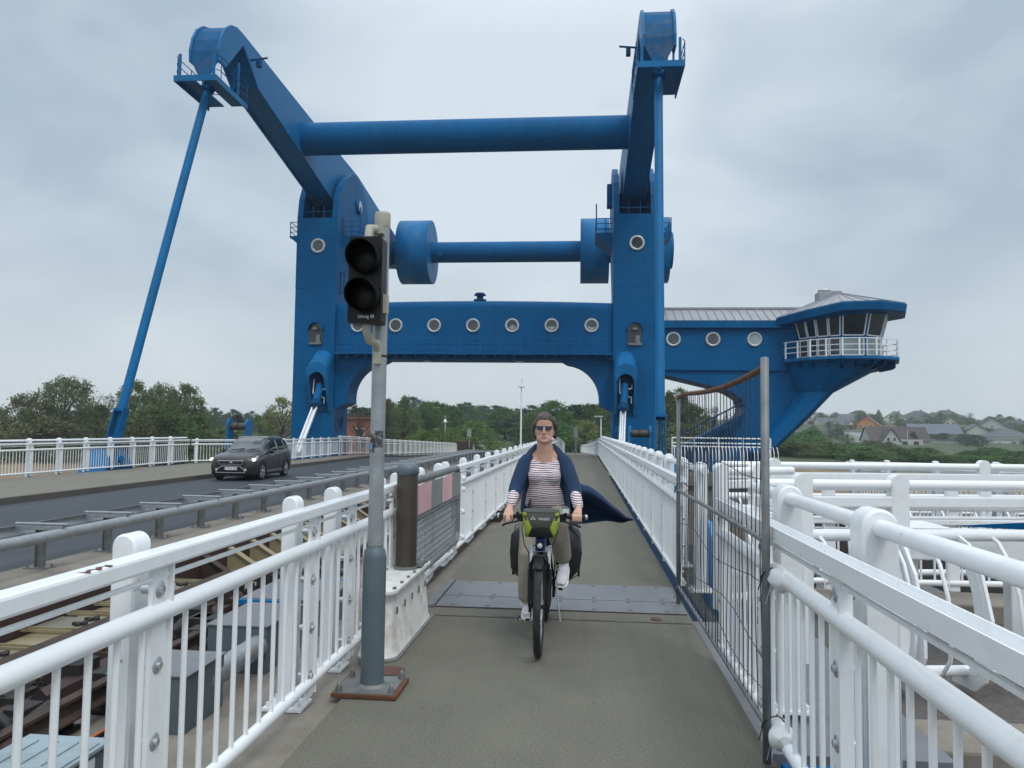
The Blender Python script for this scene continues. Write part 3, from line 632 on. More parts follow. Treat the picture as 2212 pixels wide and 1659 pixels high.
# fascia climbs from the wing eave to the cabin
def zf(x): return -.62 * sm(-.5, -3.9, x) if False else -.55 * max(0, min(1, (-x - .6) / 3.2))
def ringf(k, z): return [(CX + x * k, CY + y * k, z + zf(x)) for x, y in PL]
g = MB(); g.loft([ringf(.94, 8.95), ringf(.98, 9.0), ringf(1.0, 9.42), ringf(.97, 9.5)], smooth=False); fs = g.build('cabin_fascia', M['blue'], ch)
g = MB(); vs = ringf(.98, 9.51); n_ = len(vs); g.add(vs + [(CX, CY, 10.62)], [(i, (i + 1) % n_, n_) for i in range(n_)])
for i in range(n_):
    for t in (0, .33, .67): g.beam(V(vs[i]).lerp(V(vs[(i + 1) % n_]), t) + V((0, 0, .01)), (CX, CY, 10.64), .035, .045)
cr = g.build('cabin_roof', M['zinc'], ch)
g = MB(); g.box(CX - 1.25, CX - .4, CY - .45, CY + .5, 9.8, 10.62); g.box(CX - .45, CX + .22, CY - .3, CY + .25, 10.45, 10.72); g.build('roof_box', M['zinc'], cr, bevel=.04)
g = MB(); g.lathe([(.25, 0), (.38, .05), (.38, .15), (.2, .22), (.0, .24)], (CX - .8, CY, 10.64), (0, 0, 1), 20); g.build('radar_dome', M['ring'], cr)
g = MB(); g.loft([ringp(.84, 6.05), ringp(.885, 6.12), ringp(.885, 6.3)], smooth=False); bal = g.build('balcony_floor', M['blue_light'], ch, bevel=.01)
g = MB()
for i in range(-1, 7):
    p0, p1 = (V((CX + PL[j % n_][0] * .865, CY + PL[j % n_][1] * .865, 0)) for j in (i, i + 1))
    for z in (6.65, 6.98, 7.35): g.beam(p0 + V((0, 0, z)), p1 + V((0, 0, z)), .05, .045)
    for t in (0, .5): q = p0.lerp(p1, t); g.box(q.x - .045, q.x + .045, q.y - .045, q.y + .045, 6.3, 7.38)
g.build('balcony_rail', M['white'], bal)
for i in range(0, 6):
    for t in (0, .5):
        g = MB(); d = V((*PL[i], 0)).lerp(V((*PL[(i + 1) % n_], 0)), t); o = V((-d.y, d.x, 0)).normalized() * .07; pts = [(CX + d.x * k, CY + d.y * k, z) for k, z in ((.6, 6.04), (.83, 6.04), (.83, 5.86), (.79, 5.72), (.72, 5.65), (.6, 5.55))]
        g.add([V(p) + o for p in pts] + [V(p) - o for p in pts], [tuple(range(6)), tuple(range(11, 5, -1))] + [(k, 6 + k, 6 + (k + 1) % 6, (k + 1) % 6) for k in range(6)]); g.build('bracket', M['blue_dark'], bal)
# wedge leg: one hollowed slab plus the cone that carries the cabin
g = MB()
leg = [(TR + HW + .02, 5.6), (TR + HW + .02, 5.45), (8.2, 4.62), (9.4, 4.25), (10.05, 3.85), (10.3, 3.3), (10.15, 2.8), (9.6, 2.42), (6.1, .55), (5.6, -5.5), (10.9, -5.5), (11.6, .1), (14.3, 2.75), (15.6, 4.2), (15.6, 5.6)]
g.prism(leg, 'y', TY + .15, TY + 3.2)
g.loft([ringp(.80, 6.04), ringp(.71, 5.85, -.35), ringp(.27, 4.2, -1.5, .42), ringp(.22, 2.75, -2.7, .42), ringp(.20, .4, -5.0, .40)], smooth=False)
g.build('wedge_leg', M['blue'], ch, bevel=.03)
st = MB()
for dy in (-.9, -.15):
    st.beam((5.9, TY + dy, .35), (10.1, TY + dy, 2.7), .08, .28); st.beam((5.9, TY + dy, 1.35), (9.9, TY + dy, 3.5), .05, .05)
    for i in range(6): x = 6.1 + i * .7; st.beam((x, TY + dy, .45 + i * .39), (x, TY + dy, 1.45 + i * .39), .05, .05)
for i in range(15): x = 6.1 + i * .27; st.obox((x, TY - .52, .5 + i * .151), (.26, .7, .04))
st.build('stair', M['blue_dark'], ch)
g = MB(); g.box(4.9, 12.5, TY - 3.6, TY + 5, -1.55, -.85); g.box(5.2, 12.2, TY - 3.3, TY + 4.8, -6.2, -1.55); g.build('foundation', M['conc'], ch, bevel=.05)

# ================================================================== railings
RB = {}
def post_mesh(h, tube_z):
    g = MB(); a, d = .065, .055
    pts = [(-a, 0), (a, 0), (a, h - a)] + arc(0, h - a, a, 0, 180, 10)[1:]
    g.prism(pts, 'x', -d, d)          # arch seen along the rail's normal
    return g
def post_data(h, a=.065):
    k = ('post', round(h, 2), a)
    if k not in RB:
        d = a * .95; g = MB(); pts = [(-a, 0), (a, 0), (a, h - a)] + arc(0, h - a, a, 0, 180, 10)[1:]
        n = len(pts); A = [(x, -d, z) for x, z in pts]; B = [(x, d, z) for x, z in pts]; ins = [((x) * .82, z if z < .01 else h - a + (z - h + a) * .85 if z >= h - a else z) for x, z in pts]
        A2 = [(x, -d - .012, z) for x, z in ins]; B2 = [(x, d + .012, z) for x, z in ins]
        g.add(A + B, [(i, (i + 1) % n, n + (i + 1) % n, n + i) for i in range(n)], 0, True)
        g.add(A + A2, [(i, n + i, n + (i + 1) % n, (i + 1) % n) for i in range(n)], 0, True); g.add(B2 + B, [(i, n + i, n + (i + 1) % n, (i + 1) % n) for i in range(n)], 0, True)
        g.add(A2, [tuple(range(n))]); g.add(B2, [tuple(range(n))[::-1]])
        RB[k] = g.data('post', M['white'])
        g = MB(); g.box(-.12, .12, -.10, .10, 0, .018)
        for sx in (-1, 1):
            for sy in (-1, 1): g.cyl((sx * .09, sy * .07, .018), (sx * .09, sy * .07, .045), .015, n=6)
        RB['plate'] = g.data('base_plate', M['white'])
    return RB[k]
def part_data(k, fn):
    if k not in RB: RB[k] = fn()
    return RB[k]
def flange_data():                                     # two bolted flat bars where panels meet
    g = MB(); g.box(-.008, .010, -.115, -.012, .05, 1.12); g.box(-.03, .022, .004, .018, .06, 1.118); return g.data('panel_flange', M['white'])
def bolt_data():
    g = MB()
    g.lathe([(.034, 0), (.032, .002), (.0, .0025)], (.0105, 0, 0), (1, 0, 0), 14); g.cyl((.011, 0, 0), (.026, 0, 0), .0155, .0145, 6); g.cyl((-.06, 0, 0), (-.008, 0, 0), .02, n=8, caps=False)
    return g.data('bolt', M['silver'])
def railing(name, lab, pts, joints, out=-1, upper=False, bal=.155, detail=True, lower=0.0, posts=True, hz=1.15, ledge=0.0, step=None, group='white tubular railings', hand='box', offs=.15, rodz=1.075, pa=.05, pj=None):
    """pts: list of (x, y, z) along the foot line; joints: list of distances from its start; out: side of the posts"""
    P = [V(p) for p in pts]; cum = [0]
    for a, b in zip(P, P[1:]): cum.append(cum[-1] + (b - a).length)
    def at_(s):
        s = max(0, min(cum[-1], s))
        for i in range(len(P) - 1):
            if s <= cum[i + 1] + 1e-6: t = (s - cum[i]) / max(1e-6, cum[i + 1] - cum[i]); return P[i].lerp(P[i + 1], t), (P[i + 1] - P[i]).normalized()
    def nrm(d): return V((-d.y, d.x, 0)).normalized() * -out     # out=-1 -> left of travel
    r = thing(name, lab, 'railing', P[0], 0, group)
    brk = sorted(set([0, cum[-1]] + cum))
    off = lambda s, z, o=0: at_(s)[0] + V((0, 0, z)) + nrm(at_(s)[1]) * o
    hr = MB()
    for a, b in zip(brk, brk[1:]):
        ks = [0, 1] if len(brk) < 12 else [0, 1]
        p0, p1 = off(a, hz), off(b, hz)
        if hand == 'box': hr.beam(p0, p1, .085, .066)
        else:
            hr.beam(p0 - V((0, 0, .012)), p1 - V((0, 0, .012)), .0685, .007)
            for q in (-1, 1):
                d = at_((a + b) / 2)[1]; o = nrm(d) * .0385 * q; hr.beam(p0 + o, p1 + o, .008, .07)
    hr.build('handrail', M['white'], r, bevel=.012 if hand == 'box' else 0)
    def run(nm, z, rad, n, o=0): MB().tube([off(s, z, o) for s in brk], rad, n).build(nm, M['white'], r)
    run('thin_rod', rodz, .011, 8); run('mid_rail', .94, .039, 14); run('bottom_rail', .135 + lower, .032, 12)
    if upper: run('upper_tube', 1.265, .038, 14, offs)
    rel = lambda p: p - P[0]
    if posts:
        pd = post_data((1.345 if upper else 1.235) - ledge, pa)
        for s in (pj or joints):
            p, d = at_(s); ang = math.atan2(d.y, d.x) - R(90); q = p + nrm(d) * offs + V((0, 0, ledge))
            o = inst('post', pd, r, rel(q), ang)
            if detail: inst('base_plate', RB['plate'], o, (0, 0, 0))
    fd = part_data('flange', flange_data); bd = part_data('bolt', bolt_data)
    for s in joints:
        p, d = at_(s); ang = math.atan2(d.y, d.x) - R(90) + (0 if out < 0 else math.pi); f = inst('panel_flange', fd, r, rel(p), ang)
        if detail:
            for zz in (.18, .46, .745, 1.03): inst('bolt', bd, f, (0, -.064, zz))
    def bal_data(): g = MB(); g.cyl((0, 0, .14), (0, 0, .93), .0125, n=8, caps=False); return g.data('baluster', M['white'])
    bd2 = part_data('baluster', bal_data); cnt = 0; extra = MB(); js = [0] + list(joints) + [cum[-1]]
    for a, b in zip(js, js[1:]):
        k = max(1, int(round((b - a) / bal)))
        for i in range(1, k):
            p = at_(a + (b - a) * i / k)[0]; cnt += 1
            if cnt <= 96: inst('baluster', bd2, r, rel(p))
            else: extra.cyl(p + V((0, 0, .14)), p + V((0, 0, .93)), .0125, n=5, caps=False)
    if extra.v: e = extra.build('baluster', M['white'], r); e['kind'] = 'stuff'
    return r
def fol(x, y0, y1, z=0.0, st=4): 
    ys = [y0] + ([y for y in [48 + 4 * i for i in range(40)] if y0 < y < y1]) + [y1]
    return [(x + cx(y), y, z + zd(y)) for y in ys]
W = 'white tubular railings'
railing('railing', 'white railing at the left foreground with chipped handrail and rounded posts', [(-1.62, .2, 0), (-1.62, 6.75, 0)], [1.0, 2.72, 4.42, 5.18, 6.43], -1, False, .155, ledge=-.03)
lr = [o for o in COL.objects if o.get('label', '').startswith('white railing at the left foreground')][0]
g = MB(); g.add([(-1.585 + .012 * math.sin(k * 1.9) * (k < 9), 2.36 + .018 * k if k < 9 else 2.36 + .018 * (17 - k), 1.1838) if k < 9 else (-1.605 - .010 * math.sin(k * 2.3), 2.36 + .018 * (17 - k), 1.1838) for k in range(18)], [tuple(range(18))]); g.build('rust_chip', M['rust_orange'], lr)
railing('railing', 'white railing with channel handrail at the right foreground beside the wire fence', [(1.0, .2, 0), (1.0, 5.75, 0)], [1.4, 2.9, 4.15, 5.45], 1, True, .145, hand='channel', offs=.25, pa=.075, pj=[1.6, 3.27, 4.68])
railing('railing', 'short white railing behind the grey barrier gate', [(-1.62, 7.0, 0), (-1.62, 9.55, 0)], [.25, 1.3, 2.4], -1, False, .15)
L1 = fol(-1.62, 9.75, 50.5); railing('railing', 'long white railing on the left side of the walkway behind the cyclist', L1, [.12 + 1.5 * i for i in range(28)], -1, False, .145)
R1 = fol(1.02, 8.0, 50.5); railing('railing', 'long white railing on the right side of the walkway with an upper tube', R1, [.3 + 1.5 * i for i in range(28)], 1, True, .145, hand='channel', offs=.22, pa=.065)
railing('railing', 'far white railing right of the walkway where it falls towards the town', fol(1.02, 50.6, 200), [.4 + 2.5 * i for i in range(60)], 1, False, .3, detail=False)
railing('railing', 'far white railing left of the walkway beyond the bend', fol(-1.62, 52.5, 200), [.4 + 2.5 * i for i in range(59)], -1, False, .3, detail=False)
railing('railing', 'white railing along the left pavement in front of the reeds', [(-19.2, 8, ZP), (-19.2, 36.2, ZP)], [.35 + 1.55 * i for i in range(18)], -1, True, .16, detail=False, pa=.065)
railing('railing', 'white railing jogging in to the left tower behind the grey car', [(-19.2, 36.4, ZP), (-16.15, 39.5, ZP), (-16.15, 50.0, ZP)], [.3, 2.7, 4.2, 5.7, 7.2, 8.7, 10.2, 11.7, 13.2], -1, False, .15, detail=False)
railing('railing', 'far white railing of the left pavement falling away beyond the left tower', fol(-16.15, 50.3, 215, ZP), [.4 + 2.2 * i for i in range(74)], -1, True, .3, detail=False)
# platform railings on the right, across the view
def bulge_run(name, lab, p0, p1, joints, upper_out, group=W, step=.27, low=-.2, arc_plate=()):
    p0, p1 = V(p0), V(p1); d = (p1 - p0); Ln = d.length; d.normalize(); nr = V((d.y, -d.x, 0))     # nr points to the viewer
    r = thing(name, lab, 'railing', p0, 0, group)
    q = lambda s, z, o=0: p0 + d * s + nr * o + V((0, 0, z))
    MB().beam(q(0, 1.15), q(Ln, 1.15), .085, .085).build('handrail', M['white'], r, bevel=.012)
    for nm, z, rad, o in (('thin_rod', 1.03, .014, 0), ('mid_rail', .90, .045, 0), ('upper_tube', 1.275, .042, upper_out), ('bottom_rail', low + .12, .04, .1)): MB().tube([q(0, z, o), q(Ln, z, o)], rad, 14).build(nm, M['white'], r)
    bars = MB(); prof = [(0, .9), (.10, .86), (.22, .72), (.31, .5), (.35, .25), (.32, .05), (.22, low + .12), (.1, low + .1)]
    k = int(Ln / step)
    for i in range(k):
        s = .2 + i * step
        MB().tube([q(s, z, o) for o, z in prof], .0155, 7).build('bowed_bar', M['white'], r)
    for s in joints:
        g = MB(); a = .07; A = [q(s - a, 1.27, upper_out), q(s + a, 1.27, upper_out)]
        for zz in (0,): g.obox(q(s, .62, upper_out), (.14, .09, 1.36), Matrix((d, nr, V((0, 0, 1)))).transposed()); g.cyl(q(s, 1.29, upper_out - .046), q(s, 1.29, upper_out + .046), .07, n=18)
        g.build('post', M['white'], r, bevel=.01)
    for s in arc_plate:
        g = MB(); ou = [(0, .92), (.16, .86), (.30, .66), (.40, .35), (.40, .1), (.32, low + .1), (.2, low), (-.05, low)]; inn = [(-.05, low + .1), (.12, low + .12), (.2, .02), (.24, .2), (.2, .5), (.1, .72), (-.02, .8)]
        pl = ou + inn; o = d * .012
        g.add([q(s, z, x) + o for x, z in pl] + [q(s, z, x) - o for x, z in pl], [tuple(range(len(pl))), tuple(range(2 * len(pl) - 1, len(pl) - 1, -1))] + [(i, len(pl) + i, len(pl) + (i + 1) % len(pl), (i + 1) % len(pl)) for i in range(len(pl))])
        g.build('bowed_plate', M['white'], r)
    return r
bulge_run('railing', 'white railing with bowed bars standing on the gravel pier', (1.30, 5.95, 0), (6.2, 6.75, 0), [.35, 1.1, 3.85], .0, arc_plate=(1.05, 1.55, 4.0))
bulge_run('railing', 'short white railing stub just behind the far post of the wire fence', (1.30, 7.72, 0), (2.15, 8.2, 0), [.06, .5], .0, step=.2, low=-.05)
g = MB(); g.prism([(7.95, -.42), (9.9, -.42), (9.9, .58), (9.45, .58), (7.95, -.22)], 'x', 1.50, 1.56); o = g.build('girder_plate', M['pale_blue'], loc=(1.53, 9, -.42), bevel=.006); tag(o, 'light blue slanting steel plate seen through the wire fence', 'steel plate')
bulge_run('railing', 'white platform railing behind the bowed one, level across the view', (1.65, 9.45, 0), (8.2, 10.4, 0), [.65, 3.25, 5.9], .0, step=.4, low=-.1)
railing('railing', 'straight white railing on the far coping of the pier', [(2.3, 8.62, -.05), (9.5, 9.0, -.05)], [.3, 1.6, 3.0, 4.4, 5.8, 7.1], 1, False, .14, detail=False, hz=.78, rodz=.7, posts=False)
railing('railing', 'white jetty railing by the water, farthest on the right', [(6.6, 19.5, -.35), (22, 20.5, -.35)], [.6, 3.4, 6.2, 9, 12, 15], 1, True, .15, detail=False)
railing('railing', 'white railing running slantwise towards the jetty on the right', [(6.5, 19.3, -.3), (6.9, 13.0, -.1), (9.5, 12.0, -.1)], [.3, 2.1, 4.1, 6.0, 8.2], 1, True, .15, detail=False)
g = MB(); g.box(6, 24, 19.3, 22.5, -1.2, -.42); g.box(6.6, 12, 11.8, 19.2, -1.2, -.40); j = g.build('jetty', M['conc_dark'], loc=(9, 18, -1)); tag(j, 'concrete jetty carrying white railings over the water', 'jetty')
for i, (x, y) in enumerate(((3.9, 14.2), (5.3, 15.0), (8.3, 13.2))):
    g = MB(); g.cyl((x, y, -6), (x + .05, y, -.25 - .2 * i), .2, .17, n=14); o = g.build('mooring_pile', M['rust'], loc=(x, y, -6))
    tag(o, ['dark timber mooring pile nearest the bowed railing', 'dark timber mooring pile in the middle of three', 'dark timber mooring pile closest to the jetty'][i], 'pile', 'mooring piles')
g = MB(); g.box(2.75, 4.25, 7.4, 7.75, .52, .78); g.box(2.95, 3.1, 7.5, 7.65, -.2, .52); g.box(3.9, 4.05, 7.5, 7.65, -.2, .52)
o = g.build('beam', M['white'], loc=(3.5, 7.5, -.2), bevel=.015); bt = thing('steel_trestle', 'white steel box beam on two legs behind the bowed railing', 'trestle', (3.5, 7.5, -.2)); o.parent = bt; o.location = (0, 0, 0)
g = MB(); g.box(2.75, 3.3, 7.3, 7.85, .79, .83); g.build('cover_plate', M['white'], bt, bevel=.008)
g = MB(); g.add([(3.25, 7.2, .86), (3.85, 7.0, .86), (3.85, 7.0, .93), (3.85, 7.25, .86)], [(0, 1, 2), (0, 2, 3), (1, 3, 2), (0, 3, 1)]); g.build('wedge', M['blue'], bt)
# bowed safety cage on the control house foundation
cg = thing('cage_railing', 'white cage railing of bowed hoops at the foot of the wedge leg', 'railing', (8, 46.6, -.85))
g = MB()
for z, y in ((1.45, 46.6), (1.15, 46.6), (.95, 46.55)): g.tube([(5.3, y, z - .15), (11.0, y, z - .15)], .045, 8)
for x in (5.3, 6.6, 8.0, 9.4, 11.0): g.tube([(x, 46.6, -.85), (x, 46.6, 1.3)], .05, 8)
g.build('frame', M['white'], cg)
for i in range(30):
    x = 5.4 + i * .2 + max(0, i - 24) * .03
    MB().tube([(x, 46.6 - o, z - .15) for o, z in ((0, .95), (.15, .9), (.35, .65), (.42, .3), (.35, -.1), (.15, -.35), (0, -.4))], .024, 6).build('hoop', M['white'], cg)
# pedestrian bits at the end of the span
# ================================================================== traffic signal
sg = thing('traffic_signal', 'black two-lens traffic signal, unlit, on a galvanised pole at the left of the walkway', 'traffic signal', (-1.32, 4.88, 0))
MB().cyl((-1.32, 4.88, .80), (-1.32, 4.88, 2.98), .047, n=24).build('pole', M['galv'], sg)
MB().lathe([(.074, 0), (.074, .80), (.066, .85), (.048, .87), (.048, .88)], (-1.32, 4.88, .03), (0, 0, 1), 28).build('sleeve', M['pole_paint'], sg)
g = MB(); g.box(-1.24, -1.2, 4.82, 4.94, .25, .72); 
MB().lathe([(.049, 0), (.0515, .008), (.0515, .09), (.047, .10), (.0, .104)], (-1.32, 4.88, 2.97), (0, 0, 1), 24).build('cap', M['ivory'], sg)
bp = MB(); bp.box(-1.53, -1.12, 4.70, 5.06, .004, .030); b = bp.build('base_plate', M['rust_orange'], sg, bevel=.004)
g = MB(); g.prism([(-1.518, 4.712), (-1.15, 4.712), (-1.15, 5.05), (-1.518, 5.05)], 'z', .0305, .034); g.lathe([(.10, 0), (.076, .02)], (-1.32, 4.88, .03), n=20); g.build('plate_coat', M['galv_dark'], b)
for x, y in ((-1.49, 4.74), (-1.16, 4.74), (-1.49, 5.02), (-1.16, 5.02)): MB().cyl((x, y, .03), (x, y, .062), .022, .021, 6).lathe([(.014, 0), (.014, .018), (.0, .028)], (x, y, .062), n=8).build('bolt', M['galv_dark'], b)
hx, hy = -1.365, 4.72
g = MB(); g.prism([(hx - .10, 2.31), (hx + .10, 2.31), (hx + .107, 2.33), (hx + .107, 2.84), (hx + .097, 2.86), (hx - .097, 2.86), (hx - .107, 2.84), (hx - .107, 2.33)], 'y', hy - .06, hy + .06)
hd = g.build('signal_head', M['black'], sg, bevel=.012)
for z in (2.72, 2.48):
    MB().lathe([(.098, 0), (.093, .006), (.07, .02), (.0, .028)], (hx, hy - .058, z), (0, -1, 0), 28).build('lens', M['lens'], hd)
    g = MB(); pts = []
    for i in range(33):
        a = R(-90 + 360 * i / 32 - 0); dep = .01 + .085 * (.5 + .5 * math.sin(a)) ** .8
        dep += .055; pts.append([(hx + .099 * math.cos(a), hy - .055, z + .099 * math.sin(a)), (hx + .099 * math.cos(a), hy - .055 - dep * .6, z + .099 * math.sin(a)), (hx + .097 * math.cos(a), hy - .055 - dep, z + .097 * math.sin(a) - .006)])
    g.grid(pts); g.build('visor', M['matt_black'], hd, solid=.004)
g = MB(); g.tube([(hx, hy, 2.32), (hx, hy, 2.27), (hx + .012, hy + .04, 2.21), (-1.32, 4.80, 2.20), (-1.32, 4.84, 2.15)], .028, 12); g.box(-1.345, -1.295, 4.81, 4.85, 2.07, 2.17)
g.build('bracket', M['ivory'], sg); g = MB(); g.tube([(hx, hy + .0, 2.85), (hx, hy + .02, 2.93), (-1.33, 4.82, 2.945)], .03, 10); g.box(-1.36, -1.29, 4.78, 4.835, 2.91, 2.965)
for zz in (2.125,): gt = MB(); gt.tube([(-1.32 + .0485 * math.cos(R(a)), 4.88 + .0485 * math.sin(R(a)), zz) for a in range(0, 360, 20)], .006, 6, closed=True); gt.build('strap', M['black'], sg)
g.build('bracket', M['ivory'], sg); g = MB(); g.box(hx + .105, hx + .13, hy - .02, hy + .04, 2.38, 2.5); g.build('latch', M['ivory'], hd)
text('lettering', 'lühnig Ø', M['label_white'], hd, V((hx + .012, hy - .0615, 2.352)) - sg.location, .030, (R(90), 0, 0), .0006)
st = MB()
for a0, a1, z0, z1, k in ((200, 262, 1.50, 1.62, 0), (262, 330, 1.535, 1.64, 1), (215, 240, 1.52, 1.56, 2)):
    st.grid([[(-1.32 + (.0482 + .0004 * k) * math.cos(R(a0 + (a1 - a0) * i / 6)), 4.88 + (.0482 + .0004 * k) * math.sin(R(a0 + (a1 - a0) * i / 6)), z) for i in range(7)] for z in (z0, z1)], mat=k)
M['st1'] = mat('torn_sticker', (.05, .055, .06), .6, 0, .9, 60, dirt=(.6, .6, .6), dirt_amt=.8, dirt_scale=60); M['st2'] = mat('blue_sticker', (.1, .4, .6), .6, 0, .5, 60)
st.build('sticker', [M['st1'], M['st1'], M['st2']], sg)

# ================================================================== barrier gate
bg_ = thing('barrier_gate', 'grey mesh barrier gate with faded red plates on a brown post and white pedestal', 'barrier gate', (-1.5, 6.2, 0))
def stad(x0, x1, y0, y1, r, n=6):
    o = []
    for cx_, cy_, a in ((x1 - r, y1 - r, 0), (x0 + r, y1 - r, 90), (x0 + r, y0 + r, 180), (x1 - r, y0 + r, 270)): o += arc(cx_, cy_, r, a, a + 90, n)
    return o
g = MB(); rings = []
for z, e in ((.012, .03), (.05, .015), (.40, -.02), (.46, -.03)): rings.append([(x, y, z) for x, y in stad(-1.59 - e, -1.355 + e, 5.50 - e, 6.85 + e, .10 + e)])
g.loft(rings); pd_ = g.build('pedestal', M['white_old'], bg_)
g = MB(); g.prism(stad(-1.60, -1.33, 5.46, 6.88, .12), 'z', .465, .485); g.build('pedestal_lid', M['white_old'], pd_, bevel=.004)
g = MB()
for x, y in stad(-1.57, -1.36, 5.50, 6.85, .09, 1)[::1]: g.cyl((x, y, .485), (x, y, .50), .014, n=6)
for i in range(6): g.cyl((-1.36, 5.6 + i * .22, .485), (-1.36, 5.6 + i * .22, .50), .014, n=6)
for i in range(5): g.box(-1.352, -1.340, 5.62 + i * .25, 5.64 + i * .25, .30, .35)
g.build('fastener', M['galv_dark'], pd_)
g = MB(); g.prism(stad(-1.60, -1.30, 5.42, 6.94, .13), 'z', .0, .014); g.build('foot_flange', M['galv_dark'], pd_)
px, py = -1.47, 6.42
g = MB(); g.lathe([(.088, .485), (.088, 1.27)], (px, py, 0), n=28); po = g.build('post', M['brown_post'], bg_)
g = MB(); g.lathe([(.09, 1.27), (.096, 1.275), (.096, 1.32), (.085, 1.35), (.05, 1.365), (.0, 1.37)], (px, py, 0), n=28); g.build('post_cap', M['pole_paint'], po)
g = MB(); g.lathe([(.10, .485), (.10, .51)], (px, py, 0), n=24); g.box(px + .02, px + .13, py + .02, py + .18, .50, .53); g.build('post_collar', M['galv_dark'], po)
fx, f0, f1, z0, z1, rr = -1.47, 6.62, 9.05, .36, 1.20, .12
loop = [(fx, y, z) for y, z in [(f0, z0)] + arc(f1 - rr, z0 + rr, rr, -90, 0, 6) + arc(f1 - rr, z1 - rr, rr, 0, 90, 6) + [(f0, z1)]]
g = MB(); g.tube(loop, .036, 12, closed=False); g.tube([(fx, f0, z0 - .02), (fx, f0, z1 + .02)], .036, 12); g.tube([(fx, f0, .86), (fx, f1, .86)], .03, 12)
for z in (.55, .95, 1.1): g.box(fx - .03, fx + .03, py + .07, f0, z - .03, z + .03)
fr = g.build('gate_frame', M['galv_dark'], bg_)
for i in range(4):
    a = f0 + .06 + i * (f1 - f0 - .1) / 4; MB().box(fx + .035, fx + .042, a, a + (f1 - f0 - .1) / 4 - .006, .90, 1.16).build('plate', M['pink' if i % 2 == 0 else 'grey_plate'], fr)
mw = MB(); n = 46
for i in range(n):
    y = f0 + .06 + i * (f1 - f0 - .13) / (n - 1); mw.tube([(fx + .006 * (-1) ** k, y + .003 * (-1) ** k, .39 + k * .03) for k in range(16)], .0034, 4)
for k in range(12): mw.tube([(fx, f0 + .02, .41 + k * .038), (fx, f1 - .03, .41 + k * .038)], .0030, 4)
mw.build('wire_mesh', M['galv'], fr)
# hinge lugs on the railing end behind the gate
g = MB()
for z in (.3, .62, .9, 1.04): g.box(-1.60, -1.50, 9.58, 9.74, z - .035, z + .035); g.cyl((-1.5, 9.66, z), (-1.47, 9.66, z), .03, n=10)
o = g.build('hinge', M['white'], loc=(-1.55, 9.66, .3)); o.parent = bg_; o.location = o.location - bg_.location
# ================================================================== mobile wire fence
fe = thing('wire_fence', 'galvanised mobile wire fence panel tied along the right railing, its top tube sagging and rusty', 'wire fence', (.95, 5.8, 0))
ya, yb, X = 4.03, 7.60, .925
for y in (ya, yb): MB().lathe([(.0, .015), (.021, .018), (.021, 2.045), (.0, 2.05)], (X, y, 0), n=16).build('post', M['galv_dark'], fe)
sag = lambda t: -.035 * math.sin(math.pi * min(1, t * 1.25)) if t < .8 else -.055 * math.sin(math.pi * min(1, t * 1.25))
g = MB(); g.tube([(X + .012 * math.sin(t * 6), ya + (yb - ya) * t, 1.995 + sag(t)) for t in [i / 14 for i in range(15)]], .0185, 10); g.build('top_tube', M['rust_orange'], fe)
g = MB()
for z in (1.115, .20): g.tube([(X, ya, z), (X, yb, z - .02)], .015, 10)
g.build('cross_tube', M['galv_dark'], fe)
wr = MB(); random.seed(3)
for i in range(30):
    y = ya + .10 + i * (yb - ya - .18) / 29; ph = random.random() * 6; am = random.uniform(.002, .012); sg_ = 2.02 + sag((y - ya) / (yb - ya))
    wr.tube([(X + am * .7 * math.sin(ph + k * .55), y + am * math.sin(ph * 2 + k * .8), .17 + (sg_ - .17) * k / 12) for k in range(13)], .0030, 4)
for z in (1.45, .85, .56, .38): ph = random.random() * 6; wr.tube([(X + .02 * math.sin(ph + k), ya + (yb - ya) * k / 8, z + .03 * math.sin(ph + k * 1.1) - .05 * k / 8) for k in range(9)], .0028, 4)
wr.build('wire_mesh', M['wire'], fe)
for z, y in ((.93, ya), (.20, ya), (1.12, yb), (.12, yb)):
    g = MB(); g.tube([(X + .035 + .06 * math.cos(R(a)), y + .02 * math.sin(R(2 * a)), z + .05 * math.sin(R(a))) for a in range(0, 360, 24)], .0035, 5, closed=True)
    g.tube([(X - .02, y, z), (X - .05, y - .05, z - .05)], .003, 5); g.build('cable_tie', M['black'], fe)
for lab, z in (('crumpled white padding under the upper cable tie on the near fence post', .93), ('crumpled white padding under the lower cable tie on the near fence post', .17)):
    g = MB(); g.lathe([(.030, -.10), (.062, -.05), (.055, .02), (.066, .07), (.045, .11)], (.985, ya - .03, z), (0, 1, 0), 14)
    for v in g.v: v += V((noise.noise(v * 30), noise.noise(v * 31 + V((5, 0, 0))), noise.noise(v * 29))) * .018
    g.add([(X + .02, ya - .03, z + .0), (X + .05, ya + .05, z - .05), (X + .03, ya + .04, z - .17), (X - .01, ya - .03, z - .12)], [(0, 1, 2, 3)])
    o = g.build('padding', M['label_white'], loc=(1.0, ya, z)); tag(o, lab, 'padding', 'padding on the fence post')
g = MB(); g.cyl((0, 0, 0), (.02, .006, 0), .004, n=8); g.cyl((.02, .006, 0), (.032, .0096, 0), .0041, n=8, mat=1)
o = g.build('cigarette_butt', [M['label_white'], M['rust_orange']], loc=None); o.location = (.47, 3.86, .005); tag(o, 'crushed cigarette butt lying on the grey walkway', 'cigarette butt')

